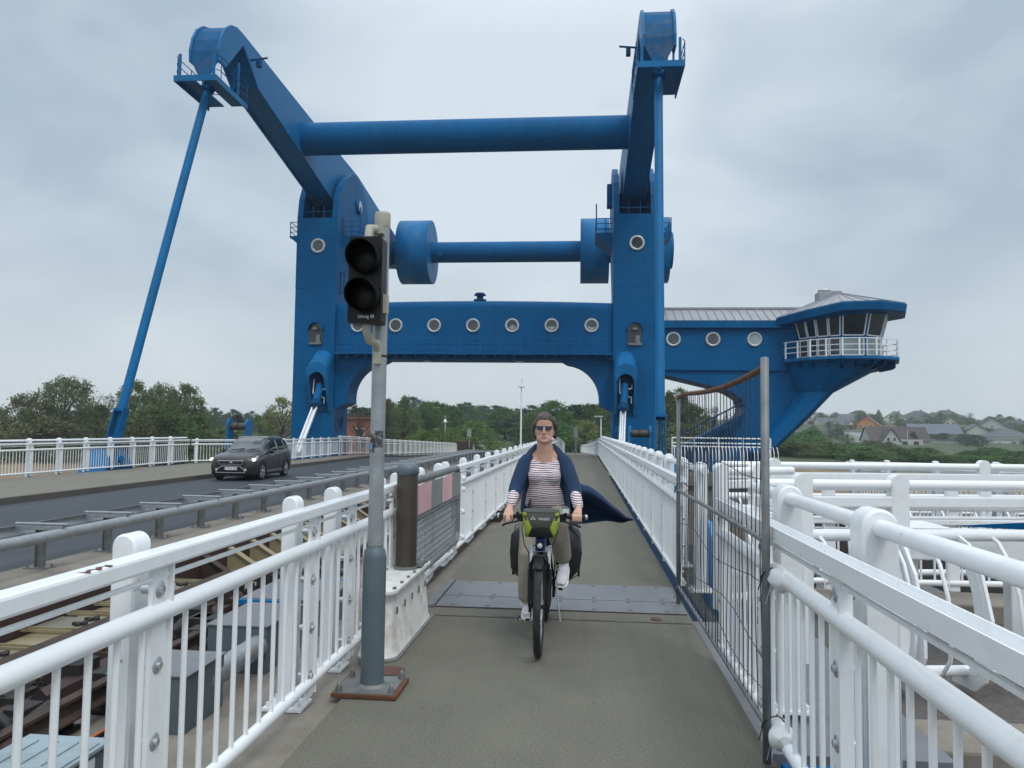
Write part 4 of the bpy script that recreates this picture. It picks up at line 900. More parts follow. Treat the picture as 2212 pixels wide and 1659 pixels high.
# ================================================================== double guardrail
gr = thing('guardrail', 'double sided galvanised guardrail between the road and the track', 'guardrail', (-7.45, 8, ZR))
def wprof(s): return [(-.03 * s, .10), (.02 * s, .115), (.05 * s, .15), (.055 * s, .19), (.03 * s, .235), (-.02 * s, .25), (-.05 * s, .245)] if s > 0 else [(.0, .0), (.055 * s, .03), (.06 * s, .07), (.005 * s, .12), (.005 * s, .15), (.06 * s, .20), (.055 * s, .25), (.0, .28)]
gy = [2.5] + [4 * i for i in range(1, 12)] + [50 + 8 * i for i in range(19)]
for s in (-1, 1):
    g = MB(); g.grid([[(-7.45 + cx(y) + s * .34 + p[0], y, ZR + .33 + zd(y) + p[1]) for p in wprof(s)] for y in gy], smooth=True); g.build('beam', M['galv'], gr, solid=.006)
pg = MB(); pg.box(-.045, .045, -.006, .006, 0, .60); pg.box(-.05, -.042, -.05, .05, 0, .60); pg.box(.042, .05, -.05, .05, 0, .60); pdt = pg.data('post', M['galv_dark'])
fg = MB(); fg.box(-.16, .16, -.12, .12, 0, .015)
for sx in (-1, 1):
    for sy in (-1, 1): fg.cyl((sx * .12, sy * .08, .015), (sx * .12, sy * .08, .045), .016, n=6)
fdt = fg.data('foot_plate', M['galv_dark'])
hg = MB(); hg.box(-.34, .34, -.05, .05, .60, .61); hg.box(-.34, .34, -.056, -.05, .555, .61); hg.box(-.30, .30, -.05, .05, .44, .448); hg.tube([(-.38, .0, .630), (.40, .0, .630)], .020, 8); hdt = hg.data('spacer', M['galv'])
for k in range(100):
    y = 10.1 - 1.5 * 4 + 1.5 * k; l = V((cx(y), y - 8, zd(y) + .03)); p = inst('post', pdt, gr, l); inst('spacer', hdt, p, (0, 0, -.03))
    if k < 40: inst('foot_plate', fdt, p, (0, 0, 0))

# ================================================================== machinery in the track pit
def simple(name, mb, m, lab, cat, group=None, bevel=.008, **kw):
    c = sum(mb.v, V()) / len(mb.v); z = min(v.z for v in mb.v)
    o = mb.build(name, m, loc=(c.x, c.y, z), bevel=bevel, **kw); return tag(o, lab, cat, group)
g = MB(); g.box(-5.90, -5.82, 2, 20, -.74, -.33); simple('plate_girder', g, M['rust_red'], 'dark red plate girder along the edge of the guardrail strip', 'girder')
for i in range(16):
    y = 11.5 + i * .86; g = MB(); g.prism([(-5.82, -.72), (-5.18, -.72), (-5.28, -.64), (-5.75, -.35), (-5.82, -.35)], 'y', y - .02, y + .02)
    g.beam((-5.2, y, -.70), (-5.78, y, -.34), .15, .02)
    g.box(-5.82, -5.1, y - .2, y + .2, -.735, -.70)
    tag(g.build('gusset', M['cream' if i else 'rust'], loc=(-5.3, y, -.72), bevel=.004), 'rusty unpainted gusset, nearest of the row' if i == 0 else 'rust streaked cream gusset plate in the row against the dark red girder', 'gusset', 'gusset plates along the girder')
def rail(x, z, y0, y1, lab, w=.14, h=.17, m='rust'):
    g = MB(); pr = [(-w / 2, 0), (w / 2, 0), (w / 2, .02), (.02, .05), (.02, h - .05), (.045, h - .03), (.045, h), (-.045, h), (-.045, h - .03), (-.02, h - .05), (-.02, .05), (-w / 2, .02)]
    g.prism([(x + a, z + b) for a, b in pr], 'y', y0, y1); simple('track_rail', g, M[m], lab, 'rail', 'rusty rails of the track pit', bevel=.004)
rail(-3.93, -.62, -2, 20, 'rusty track rail between the grey cabinets and the tan hatch plates'); rail(-2.38, -.66, -2, 20, 'rusty track rail close to the left railing')
g = MB(); g.box(-5.22, -5.06, 2, 11, -.70, -.46); g.box(-5.30, -4.98, 2, 11, -.74, -.70); simple('channel_beam', g, M['rust'], 'rusty brown channel beam beside the tan hatch plates', 'beam')
g = MB(); g.box(-4.60, -4.42, 1.5, 9.6, -.72, -.60); simple('channel_beam', g, M['rust_red'], 'low dark beam in the middle of the track pit', 'beam')
for i, (y0, y1) in enumerate(((5.5, 6.93), (7.80, 8.28), (9.0, 10.2))):
    g = MB(); g.box(-5.81, -5.24, y0, y1, -.52, -.50); h = thing('hatch_plate', ['tan tread hatch plate at the left edge of the view', 'tan tread hatch plate with two dark handles', 'tan tread hatch plate farthest along the girder'][i], 'hatch plate', (-5.4, (y0 + y1) / 2, -.7), group='hatch plates of the pit')
    g.build('tread', M['tread_cream'], h)
    f = MB()
    for yy in (y0 - .12, y1 + .12):
        for a, b in (((-5.8, yy - .05), (-5.2, yy - .05)), ((-5.8, yy + .05), (-5.2, yy + .05)), ((-5.2, yy - .05), (-5.2, yy + .05))): f.beam((*a, -.487), (*b, -.487), .014, .03)
    f.box(-5.8, -5.25, y0 - .9, y1, -.73, -.56); f.build('frame', M['cream'], h)
    for yy in (y0 + .15, y1 - .12): f = MB(); f.box(-5.45, -5.30, yy - .02, yy + .03, -.5, -.47); f.cyl((-5.38, yy - .06, -.49), (-5.34, yy + .07, -.475), .02, n=6); f.build('handle', M['grime'], h)
random.seed(11)
for i in range(26):
    y = 3.2 + (i % 13) * .72 + .3 * (i > 12); x = (-4.80 if i < 13 else -4.22) + .22 * (i % 2) + random.uniform(-.1, .1); g = MB(); s = random.uniform(.8, 1.2)
    g.box(x - .28 * s, x + .28 * s, y - .22, y + .22, -.735, -.70); g.box(x - .18 * s, x + .2 * s, y - .15, y + .15, -.70, -.60 + .05 * (i % 3)); g.box(x - .12, x + .05, y - .1, y + .12, -.62, -.50 + .06 * (i % 2))
    g.cyl((x + .1, y - .12, -.6), (x + .1, y + .14, -.56), .07, n=12)
    for a, b in ((-.22, -.16), (.22, -.16), (-.22, .16), (.22, .16)): g.cyl((x + a * s, y + b, -.7), (x + a * s, y + b, -.66), .035, n=6); g.cyl((x + a * s, y + b, -.66), (x + a * s, y + b, -.62), .018, n=8)
    g.add([(x - .28, y + .22, -.70), (x + .1, y + .30, -.70), (x - .1, y + .26, -.45)], [(0, 1, 2)])
    tag(g.build('rail_bearing', M['grime' if i % 3 else 'rust'], loc=(x, y, -.74), bevel=.006), 'oily bolted bearing block in the row of the dark track pit', 'bearing', 'bearing blocks in the pit')
g = MB()
for a in range(0, 200, 20): pass
g.tube([(-4.15 + .16 * math.cos(R(a)), 5.2, -.56 + .16 * math.sin(R(a))) for a in range(0, 360, 20)], .035, 8, closed=True); simple('pulley', g, M['grime'], 'dark steel pulley ring standing in the track pit', 'pulley', bevel=0)
g = MB(); g.tube([(-4.3, 3.6, -.70), (-3.9, 4.2, -.69), (-3.72, 4.9, -.70), (-3.68, 6.0, -.72)], .012, 6); simple('cable', g, M['orange'], 'orange cable lying in the track pit', 'cable', bevel=0)
g = MB(); g.tube([(-4.4, 2.8, -.70), (-4.0, 4.0, -.69), (-3.66, 5.0, -.705), (-3.6, 7.4, -.72)], .018, 6); simple('cable', g, M['black'], 'black hose lying beside the orange cable', 'cable', bevel=0)
for i, (x0, x1, y0, y1, z1) in enumerate(((-3.70, -3.06, 5.85, 6.5, -.30), (-3.64, -3.04, 7.35, 8.3, -.29))):
    c = thing('cable_cabinet', ['grey steel box with tread plate lid, nearer of two joined by a pipe', 'grey steel box with tread plate lid, farther of two joined by a pipe'][i], 'cabinet', ((x0 + x1) / 2, y0, -.74), group='grey boxes in the pit')
    MB().box(x0, x1, y0, y1, -.74, z1).build('housing', M['pole_paint'], c, bevel=.008)
    MB().box(x0 - .015, x1 + .015, y0 - .015, y1 + .015, z1 + .001, z1 + .012).build('lid', M['tread'], c)
g = MB(); g.tube([(-3.16, 6.3, -.47), (-3.13, 6.6, -.47), (-3.13, 7.34, -.47)], .105, 18); simple('conduit_pipe', g, M['galv'], 'galvanised pipe joining the two grey boxes', 'pipe', bevel=0)
c = thing('relay_cabinet', 'light blue grey ribbed cabinet with a white number label in the lower left corner', 'cabinet', (-3.25, 3.9, -.74))
MB().box(-3.53, -3.0, 2.9, 4.78, -.74, -.375).build('housing', M['pole_paint'], c, bevel=.01)
g = MB(); g.box(-3.55, -2.98, 2.88, 4.80, -.374, -.345)
for i in range(4): g.box(-3.49 + i * .135, -3.41 + i * .135, 3.0, 4.7, -.346, -.334)
for i in range(3): g.box(-3.46, -3.06, 3.5 + i * .4, 3.53 + i * .4, -.345, -.329)
g.build('lid', M['boxgrey'], c, bevel=.006)
MB().box(-2.999, -2.995, 4.28, 4.64, -.64, -.40).build('label', M['label_white'], c)
text('lettering', 'Nr2', M['ink_blue'], c, V((-2.9935, 4.46, -.52)) - c.location, .19, (R(90), 0, R(90)), .0008)
g = MB(); g.box(-3.95, -2.95, 8.75, 9.9, -.36, -.33); g.box(-3.95, -3.25, 8.69, 8.74, -.40, -.34, 1); g.box(-3.95, -3.0, 9.91, 10.0, -.42, -.33, 1); g.box(-3.9, -3.0, 8.75, 9.9, -.74, -.37)
simple('cover_plate', g, [M['tread'], M['blue_light']], 'grey tread cover plate with blue edges beyond the grey boxes', 'cover plate', bevel=.004)

# ================================================================== oncoming car
car = thing('car', 'dark grey compact suv with lit headlights driving towards the viewer on the road', 'car', (-12.85, 27.3, ZR), R(2.0)); car.scale = (.94, .94, .95)
ST = [(-.03, [(0, .34), (.45, .34), (.62, .44), (.64, .60), (.60, .70), (.52, .76), (.42, .80), (.2, .82), (0, .82)]),
      (.06, [(0, .24), (.68, .25), (.80, .40), (.82, .62), (.76, .80), (.68, .86), (.55, .90), (.28, .93), (0, .935)]),
      (.28, [(0, .21), (.80, .22), (.885, .40), (.90, .64), (.845, .90), (.74, .95), (.60, .98), (.3, 1.01), (0, 1.015)]),
      (.75, [(0, .20), (.84, .21), (.905, .40), (.915, .68), (.875, .965), (.77, 1.01), (.64, 1.04), (.32, 1.07), (0, 1.08)]),
      (1.18, [(0, .20), (.85, .21), (.91, .40), (.915, .70), (.89, 1.01), (.80, 1.07), (.68, 1.11), (.35, 1.145), (0, 1.155)]),
      (1.60, [(0, .20), (.85, .21), (.91, .40), (.92, .72), (.895, 1.035), (.80, 1.22), (.65, 1.40), (.34, 1.44), (0, 1.45)]),
      (2.05, [(0, .20), (.85, .21), (.91, .40), (.92, .73), (.895, 1.05), (.77, 1.38), (.61, 1.61), (.33, 1.665), (0, 1.675)]),
      (2.75, [(0, .20), (.85, .21), (.91, .40), (.92, .74), (.895, 1.08), (.76, 1.41), (.61, 1.645), (.33, 1.70), (0, 1.71)]),
      (3.55, [(0, .20), (.85, .21), (.91, .40), (.92, .75), (.895, 1.12), (.75, 1.41), (.60, 1.615), (.32, 1.675), (0, 1.685)]),
      (4.10, [(0, .22), (.83, .24), (.89, .40), (.905, .75), (.875, 1.14), (.74, 1.38), (.57, 1.55), (.3, 1.61), (0, 1.62)]),
      (4.36, [(0, .28), (.76, .30), (.84, .42), (.85, .74), (.81, 1.08), (.72, 1.18), (.56, 1.28), (.3, 1.32), (0, 1.33)]),
      (4.42, [(0, .34), (.66, .36), (.76, .46), (.78, .72), (.74, .96), (.64, 1.02), (.5, 1.07), (.25, 1.09), (0, 1.095)])]
def crom(a, b, c, d, t): return .5 * ((2 * b) + (c - a) * t + (2 * a - 5 * b + 4 * c - d) * t * t + (3 * b - a - 3 * c + d) * t ** 3)
def carS(u, v, sx=1, off=0.0):
    def P(i, j):
        i = max(0, min(len(ST) - 1, i)); sg_ = 1
        if j > 8: j = 16 - j; sg_ = -1
        if j < 0: j = -j; sg_ = -1
        y, r = ST[i]; return V((r[j][0] * sg_, y, r[j][1]))
    i, j = int(math.floor(u)), int(math.floor(v)); fu, fv = u - i, v - j; rows = []
    for k in range(-1, 3): rows.append([P(i + k, j + l) for l in range(-1, 3)])
    cr = [V([crom(*[rw[l][c] for l in range(4)], fv) for c in range(3)]) for rw in rows]
    p = V([crom(*[q[c] for q in cr], fu) for c in range(3)])
    if off: e = .02; n = (carS(min(u + e, 10.99), v) - carS(u - e, v)).cross(carS(u, v + e) - carS(u, v - e)).normalized(); n = n if n.x * p.x + n.z * .5 > -.2 else -n; p = p + n * off
    return V((p.x * sx, p.y, p.z))
g = MB(); NU, NV = 66, 32
pts = [[carS(11 * i / NU * .99999, 8 * j / NV * .99999) for j in range(NV + 1)] for i in range(NU + 1)]
g.grid(pts); g.grid([[V((-p.x, p.y, p.z)) for p in r][::-1] for r in pts])
g.add([p for p in pts[0]] + [V((-p.x, p.y, p.z)) for p in pts[0]][::-1], [tuple(range(2 * NV + 2))]); g.add(pts[-1] + [V((-p.x, p.y, p.z)) for p in pts[-1]][::-1], [tuple(range(2 * NV + 2))[::-1]])
cb_ = g.build('body', M['car'], car, local=True)
def patch(nm, m, uv, sx, off=.006, par=None, n=10, k=4):
    """uv: four corners (u, v) of a patch on the body surface"""
    g = MB(); (a, b, c, d) = [V((*p, 0)) for p in uv]
    g.grid([[carS(*(a.lerp(b, i / n)).lerp(d.lerp(c, i / n), j / k).xy, sx, off) for j in range(k + 1)] for i in range(n + 1)]); return g.build(nm, m, par or car, local=True, solid=.004)
for sx in (1, -1):
    patch('side_window', M['car_glass'], [(4.62, 4.16), (6.92, 4.16), (6.92, 5.88), (5.75, 5.88)], sx)
    patch('side_window', M['car_glass'], [(7.0, 4.16), (7.98, 4.18), (7.98, 5.85), (7.0, 5.88)], sx)
    patch('quarter_window', M['car_glass'], [(8.06, 4.2), (8.85, 4.5), (8.6, 5.7), (8.06, 5.83)], sx, n=5)
    g = MB(); g.tube([carS(4.6 + i * .35, 4.08, sx, .008) for i in range(13)], .012, 5); g.build('chrome_strip', M['chrome'], car, local=True)
    hl = patch('headlight', M['lamp_glass'], [(1.08, 4.05), (2.75, 4.15), (2.35, 3.55), (1.05, 3.5)], sx, .008, n=8)
    p = carS(1.5, 3.82, sx, .0); MB().ball(p, (.11, .06, .06), 12, 6).build('lamp', M['lamp_on'], hl, local=True)
    g = MB(); g.add([(sx * x, y, z) for x, y, z in ((.42, -.012, .36), (.62, -.0, .38), (.70, .03, .50), (.50, -.012, .47))], [(0, 1, 2, 3)]); fg2 = g.build('fog_recess', M['black'], car, local=True, solid=.02)
    MB().lathe([(.055, 0), (.055, .03), (.035, .035), (.0, .03)], (sx * .575, .0, .43), (0, -1, 0), 16).build('fog_light', M['silver'], fg2, local=True)
    g = MB(); g.ball((sx * 1.0, 1.62, 1.10), (.11, .07, .075), 12, 8); g.beam((sx * .86, 1.60, 1.05), (sx * .98, 1.62, 1.08), .05, .04); g.build('wing_mirror', M['black'], car, local=True)
    for y, nm in ((.87, 0), (3.56, 1)):
        ar = MB(); pr = arc(y, .36, .43, -12, 192, 20); pi_ = arc(y, .36, .34, -12, 192, 20); xx = sx * .924
        ar.add([(xx, a, max(b, .2)) for a, b in pr] + [(xx, a, max(b, .2)) for a, b in pi_], [(i, i + 1, 22 + i, 21 + i) for i in range(20)]); ar.build('wheel_arch', M['black'], car, local=True, solid=.03)
        wl = MB(); wl.lathe([(.20, -.2), (.33, -.2), (.352, -.17), (.352, -.03), (.335, .0), (.235, .005), (.225, -.02), (.0, -.025)], (sx * .925, y, .352), (sx, 0, 0), 30); wo = wl.build('wheel', M['rubber'], car, local=True)
        rm = MB(); 
        for k in range(5):
            a = R(72 * k + 18 + 20 * nm); rm.obox((sx * .918, y + .115 * math.cos(a), .352 + .115 * math.sin(a)), (.025, .05, .21), Matrix.Rotation(math.pi / 2 - a, 3, 'X').transposed() if False else Matrix.Rotation(a - math.pi / 2, 3, 'X'))
        rm.tube([(sx * .918, y + .228 * math.cos(R(a)), .352 + .228 * math.sin(R(a))) for a in range(0, 360, 15)], .011, 5, closed=True); rm.lathe([(.05, 0), (.05, .03), (.0, .032)], (sx * .91, y, .352), (sx, 0, 0), 14); rm.build('rim', M['silver'], wo, local=True)
    for u, v in ((6.6, 3.6), (7.9, 3.65)): p = carS(u, v, sx, .02); MB().beam(p - V((0, .1, 0)), p + V((0, .1, 0)), .025, .03).build('door_handle', M['car'], car, local=True)
    g = MB()
    for u in (4.9, 7.0, 8.3): g.tube([carS(u + .1 * max(0, v - 4) * (1 if u < 5 else 0), v, sx, .001) for v in [2 + .2 * k for k in range(11)]], .006, 4)
    g.build('door_gap', M['ink'], car, local=True)
g = MB(); g.grid([[carS(4.12 + 1.75 * i / 8, 6.25 + (9.75 - 6.25) * j / 14 - .25 * (1 - i / 8) * (1 - 2 * j / 14), 1, .006) for j in range(15)] for i in range(9)]); g.build('windscreen', M['screen'], car, local=True)
g = MB()
for x0 in (-.5, .15): g.tube([(x0, 1.16, 1.175), (x0 + .5, 1.27, 1.24)], .012, 5)
g.build('wiper', M['black'], car, local=True)
g = MB(); g.prism([(-.42, .655), (.42, .655), (.50, .775), (-.50, .775)], 'y', -.058, -.03); gl = g.build('grille', M['ink_blue'] if False else M['black'], car, local=True)
g = MB(); g.beam((-.52, -.055, .785), (.52, -.055, .785), .03, .035); g.beam((-.43, -.06, .65), (.43, -.06, .65), .02, .012); g.beam((-.43, -.06, .65), (-.52, -.055, .785), .02, .012); g.beam((.43, -.06, .65), (.52, -.055, .785), .02, .012); g.build('grille_trim', M['chrome'], gl, local=True)
g = MB(); g.lathe([(.07, 0), (.065, .012), (.0, .014)], (0, 0, 0), (0, -1, 0), 20)
for v in g.v: v.z = v.z * .45 + .715; v.y = v.y - .06
em = g.build('emblem', M['chrome'], gl, local=True); g = MB(); g.cyl((0, 0, 0), (0, -.003, 0), .056, n=20)
for v in g.v: v.z = v.z * .4 + .715; v.y = v.y - .0745
g.build('emblem_field', M['eu_blue'], em, local=True); text('emblem_script', 'Ford', M['label_white'], em, (0, -.078, .715), .038, (R(90), 0, 0), .0004)
g = MB(); lw = [(-.58, .33), (.58, .33), (.52, .45), (.36, .575), (-.36, .575), (-.52, .45)]; g.prism(lw, 'y', -.05, -.02); lg = g.build('lower_grille', M['black'], car, local=True)
g = MB(); pl = [(x, -.052, z) for x, z in lw]; [g.beam(pl[i], pl[(i + 1) % 6], .02, .022) for i in range(6)]; g.build('grille_surround', M['silver'], lg, local=True)
g = MB(); g.box(-.26, .26, -.068, -.056, .43, .54); np_ = g.build('number_plate', M['plate'], car, local=True); MB().box(-.262, -.215, -.070, -.055, .43, .54).build('plate_band', M['eu_blue'], np_, local=True)
text('plate_text', 'OVP·Y 455', M['ink'], np_, (.025, -.0695, .483), .098, (R(90), 0, 0), .0006)
g = MB(); g.box(-.55, .55, .03, .5, .20, .30); g.box(-.8, .8, .3, 4.2, .17, .24); g.build('underbody', M['black'], car, local=True)
g = MB()
for sx in (1, -1): g.tube([carS(5.9 + i * .3, 6.15, sx, .03) for i in range(11)], .018, 6)
g.build('roof_bar', M['silver'], car, local=True)
# ================================================================== bicycle and rider (built about the front wheel's contact point)
O = V((-.312, 5.76, 0.0))
def W_(mb):
    for v in mb.v: v += O
    return mb
M['tyre'] = mat('tyre', (.020, .020, .021), .8, 0, .3, 40, bump=.6, bscale=90, dirt=(.09, .085, .075), dirt_amt=.5, dirt_scale=12)
M['bike_blue'] = mat('dark_blue_frame', (.012, .022, .055), .3, .3, .1, 4, coat=.4)
M['bike_blue2'] = mat('bright_blue_frame', (.01, .04, .25), .3, .3, .1, 4, coat=.4)
M['bag'] = mat('olive_bag_fabric', (.060, .062, .055), .75, 0, .12, 14, bump=.2, bscale=200)
M['bag_dark'] = mat('black_bag_fabric', (.018, .018, .019), .6, 0, .2, 10, bump=.2, bscale=120)
M['lime'] = mat('lime_fabric', (.29, .36, .03), .65, 0, .08, 20)
M['tarp'] = mat('black_tarpaulin', (.010, .011, .014), .42, 0, .3, 5, bump=.25, bscale=9)
M['skin'] = mat('skin', (.55, .33, .245), .5, 0, .08, 14, dirt=(.50, .20, .15), dirt_amt=.35, dirt_scale=9)
M['lips'] = mat('lips', (.42, .205, .165), .5)
M['hair'] = mat('brown_hair', (.055, .036, .026), .55, 0, .5, 30, dirt=(.20, .16, .13), dirt_amt=.55, dirt_scale=14, bump=.5, bscale=80, stretch=(1, 1, .35))
M['knit'] = mat('navy_knit', (.011, .036, .088), .9, 0, .2, 9, bump=.3, bscale=260)
M['trouser'] = mat('khaki_cotton', (.29, .265, .21), .85, 0, .12, 5, bump=.35, bscale=14)
M['shoe'] = mat('pale_trainer', (.60, .57, .61), .65, 0, .1, 18)
M['sole'] = mat('white_sole', (.72, .72, .72), .6)
M['sock'] = mat('white_sock', (.75, .75, .76), .85)
def stripes():
    m = mat('striped_jersey', (.74, .68, .70), .8, 0, .04, 8); t = m.node_tree; b = t.nodes['Principled BSDF']
    P = N(t, 'ShaderNodeTexCoord').outputs['Object']; s = N(t, 'ShaderNodeSeparateXYZ'); L(t, P, s.inputs[0])
    wob = MATH(t, 'MULTIPLY', NOISE(t, P, 6, 3, .5), .035); z = MATH(t, 'ADD', s.outputs[2], wob)
    ph = MATH(t, 'FRACT', MATH(t, 'MULTIPLY', z, 1 / .034))
    nv = MATH(t, 'LESS_THAN', ph, .21); rd = MATH(t, 'MULTIPLY', MATH(t, 'GREATER_THAN', ph, .5), MATH(t, 'LESS_THAN', ph, .68))
    c = MIX(t, nv, (.74, .68, .70), (.02, .02, .05)); c = MIX(t, rd, c, (.23, .03, .045)); L(t, c, b.inputs['Base Color']); return m
M['jersey'] = stripes()
def lens_mat():
    m = mat('gradient_lens', (.02, .03, .09), .08); return m
M['shades'] = lens_mat()
bike = thing('bicycle', 'trekking bicycle with dark blue frame and suspension fork, ridden towards the viewer', 'bicycle', O)
def wheel(y, turn, nm='wheel'):
    Rm = Matrix.Rotation(turn, 3, 'Z'); c = V((0, y, .355))
    def T(g):
        for v in g.v: v[:] = Rm @ (V(v) - c) + c
        return W_(g)
    ty = MB(); prof = [(.300, -.018), (.318, -.027), (.338, -.027), (.351, -.016), (.355, 0), (.351, .016), (.338, .027), (.318, .027), (.300, .018)]
    rings = []; n = 64
    for i in range(n):
        a = 2 * math.pi * i / n; k = 1 + (.008 if i % 2 else 0); rings.append([c + V((x, (r * (k if r > .34 else 1)) * math.cos(a), r * (k if r > .34 else 1) * math.sin(a))) for r, x in prof])
    ty.loft(rings, closed=True, caps=False); to = T(ty).build(nm, M['tyre'], bike)
    rm = MB(); rings = [[c + V((x, r * math.cos(2 * math.pi * i / 40), r * math.sin(2 * math.pi * i / 40))) for r, x in [(.302, -.014), (.28, -.012), (.276, 0), (.28, .012), (.302, .014)]] for i in range(40)]
    rm.loft(rings, closed=True, caps=False); T(rm).build('rim', M['silver'], to)
    sp = MB()
    for i in range(28):
        a = 2 * math.pi * i / 28; b = a + (.5 if i % 4 < 2 else -.5); s = .03 if i % 2 else -.03
        sp.tube([c + V((s, .025 * math.cos(b), .025 * math.sin(b))), c + V((0, .28 * math.cos(a), .28 * math.sin(a)))], .0013, 4)
    T(sp).build('spokes', M['silver'], to)
    hb = MB(); hb.lathe([(.03, -.045), (.03, -.035), (.016, -.03), (.016, .03), (.03, .035), (.03, .045)], c, (1, 0, 0), 16); hb.lathe([(.09, -.062), (.09, -.06)], c, (1, 0, 0), 24); T(hb).build('hub', M['black'], to)
    return to
TURN = R(.4)
wheel(0, TURN); wheel(1.10, 0)
Rf = Matrix.Rotation(TURN, 3, 'Z')
def F(g): 
    for v in g.v: v[:] = Rf @ V(v)
    return W_(g)
g = MB()
for s in (-1, 1):
    g.tube([(s * .066, .0, .355), (s * .066, .02, .40), (s * .066, .05, .52), (s * .066, .065, .62)], [.017, .024, .024, .026], 12); g.obox((s * .066, -.005, .35), (.022, .05, .06))
g.tube([(-.066, .04, .56), (-.064, -.01, .66), (-.03, -.03, .73), (.03, -.03, .73), (.064, -.01, .66), (.066, .04, .56)], .016, 8)
fk = F(g).build('fork', M['black'], bike)
g = MB()
for s in (-1, 1): g.cyl((s * .066, .06, .60), (s * .066, .10, .76), .0155, n=14)
F(g).build('stanchion', M['chrome'], fk)
g = MB(); g.beam((-.085, .105, .765), (.085, .105, .765), .05, .04); 
for s in (-1, 1): g.cyl((s * .066, .098, .735), (s * .066, .108, .79), .024, n=14)
F(g).build('fork_crown', M['silver'], fk)
g = MB(); mp = [(0, .372 * math.cos(R(a)), .355 + .372 * math.sin(R(a))) for a in range(20, 131, 8)]
g.grid([[(dx, p[1] * q, .355 + (p[2] - .355) * q) for dx, q in ((-.032, .97), (-.02, 1.0), (0, 1.01), (.02, 1.0), (.032, .97))] for p in mp]); F(g).build('mudguard', M['black'], fk, solid=.003)
g = MB(); g.tube([(0, .11, .76), (0, .175, .98)], [.036, .032], 16); g.tube([(0, .115, .80), (0, .55, .42)], [.034, .04], 14); g.tube([(0, .165, .93), (0, .78, .78)], .024, 12); g.tube([(0, .60, .30), (0, .84, .90)], .02, 12)
for s in (-1, 1): g.tube([(s * .03, .60, .31), (s * .065, 1.10, .355)], .011, 8); g.tube([(s * .02, .80, .80), (s * .065, 1.10, .36)], .010, 8)
fm = W_(g).build('frame', M['bike_blue'], bike)
g = MB(); g.obox((0, .10, .80), (.075, .06, .10)); W_(g).build('head_badge', M['bike_blue2'], fm, bevel=.01)
g = MB(); g.lathe([(.028, 0), (.034, .02), (.03, .045), (.0, .05)], (0, .055, .80), (0, -1, 0), 18); hl = F(g).build('headlight', M['black'], bike)
g = MB(); g.lathe([(.028, .046), (.0, .058)], (0, .058, .80), (0, -1, 0), 16); F(g).build('lamp_glass', M['lamp_glass'], hl)
g = MB(); g.lathe([(.09, -.05), (.09, .05)], (0, .58, .34), (1, 0, 0), 20); g.obox((0, .60, .36), (.09, .20, .16)); W_(g).build('motor', M['black'], bike, bevel=.015)
g = MB(); g.tube([(-.085, .58, .31), (-.085, .57, .14)], .012, 8); g.tube([(.085, .58, .31), (.09, .52, .475)], .012, 8); cr_ = W_(g).build('crank', M['black'], bike)
for s, y, z, nm in ((-1, .565, .135, 0), (1, .515, .48, 1)):
    g = MB(); g.box(*sorted((s * .10, s * .20)), y - .045, y + .045, z - .012, z + .012); 
    W_(g).build('pedal', M['black'], cr_, bevel=.004); g = MB(); g.box(*sorted((s * .12, s * .14)), y - .047, y - .045, z - .008, z + .008); g.box(*sorted((s * .17, s * .19)), y - .047, y - .045, z - .008, z + .008); W_(g).build('reflector', M['lamp_glass'], cr_)
g = MB(); g.tube([(0, .84, .88), (0, .86, .93)], .014, 8); g.loft([[(x * w, y, .945 + dz) for x, dz in ((-1, -.03), (-1, 0), (0, .012), (1, 0), (1, -.03))] for y, w in ((.70, .02), (.78, .03), (.90, .075), (1.0, .09), (1.05, .07))]); W_(g).build('saddle', M['black'], bike)
g = MB(); HB = .985
g.tube([(0, .175, .97), (0, .16, 1.01), (0, .20, 1.03)], .022, 10)
g.tube([(-.315, .30, HB), (-.20, .26, HB + .005), (-.08, .205, HB + .03), (.08, .205, HB + .03), (.20, .26, HB + .005), (.315, .30, HB)], .0135, 10); hb = W_(g).build('handlebar', M['black'], bike)
for s in (-1, 1):
    g = MB(); g.tube([(s * .335, .307, HB), (s * .20, .262, HB + .004)], [.0185, .017], 12); W_(g).build('grip', M['rubber'], hb)
    g = MB(); g.lathe([(.021, 0), (.021, .018), (.0, .02)], (s * .333, .306, HB), (s, .3, 0), 16); W_(g).build('bar_end', M['chrome'], hb)
    g = MB(); g.obox((s * .165, .235, HB - .01), (.05, .05, .045)); g.tube([(s * .16, .20, HB - .02), (s * .20, .175, HB - .03), (s * .27, .19, HB - .045), (s * .30, .20, HB - .065)], [.008, .008, .007, .009], 8); g.obox((s * .185, .22, HB + .02), (.02, .03, .04)); W_(g).build('brake_lever', M['black'], hb)
g = MB(); g.obox((.185, .24, HB + .045), (.045, .02, .04), Matrix.Rotation(R(-35), 3, 'X')); W_(g).build('display', M['pane_light'], hb)
g = MB(); g.tube([(-.12, .21, HB), (-.14, .05, .93), (-.115, .02, .80), (-.085, .06, .74), (-.075, .04, .60)], .004, 6); g.tube([(.10, .2, HB - .01), (.13, .06, .9), (.09, .05, .78)], .004, 6); W_(g).build('brake_hose', M['black'], hb)
g = MB()
for s in (-1, 1): g.tube([(s * .07, .86, .72), (s * .07, 1.32, .72)], .006, 6); g.tube([(s * .07, 1.12, .37), (s * .075, 1.2, .72)], .006, 6)
g.tube([(-.07, 1.3, .72), (.07, 1.3, .72)], .006, 6); W_(g).build('rack', M['black'], bike)
g = MB(); g.tube([(.07, 1.08, .34), (.11, 1.0, .18), (.13, .97, .02)], .008, 8); W_(g).build('kickstand', M['silver'], bike)

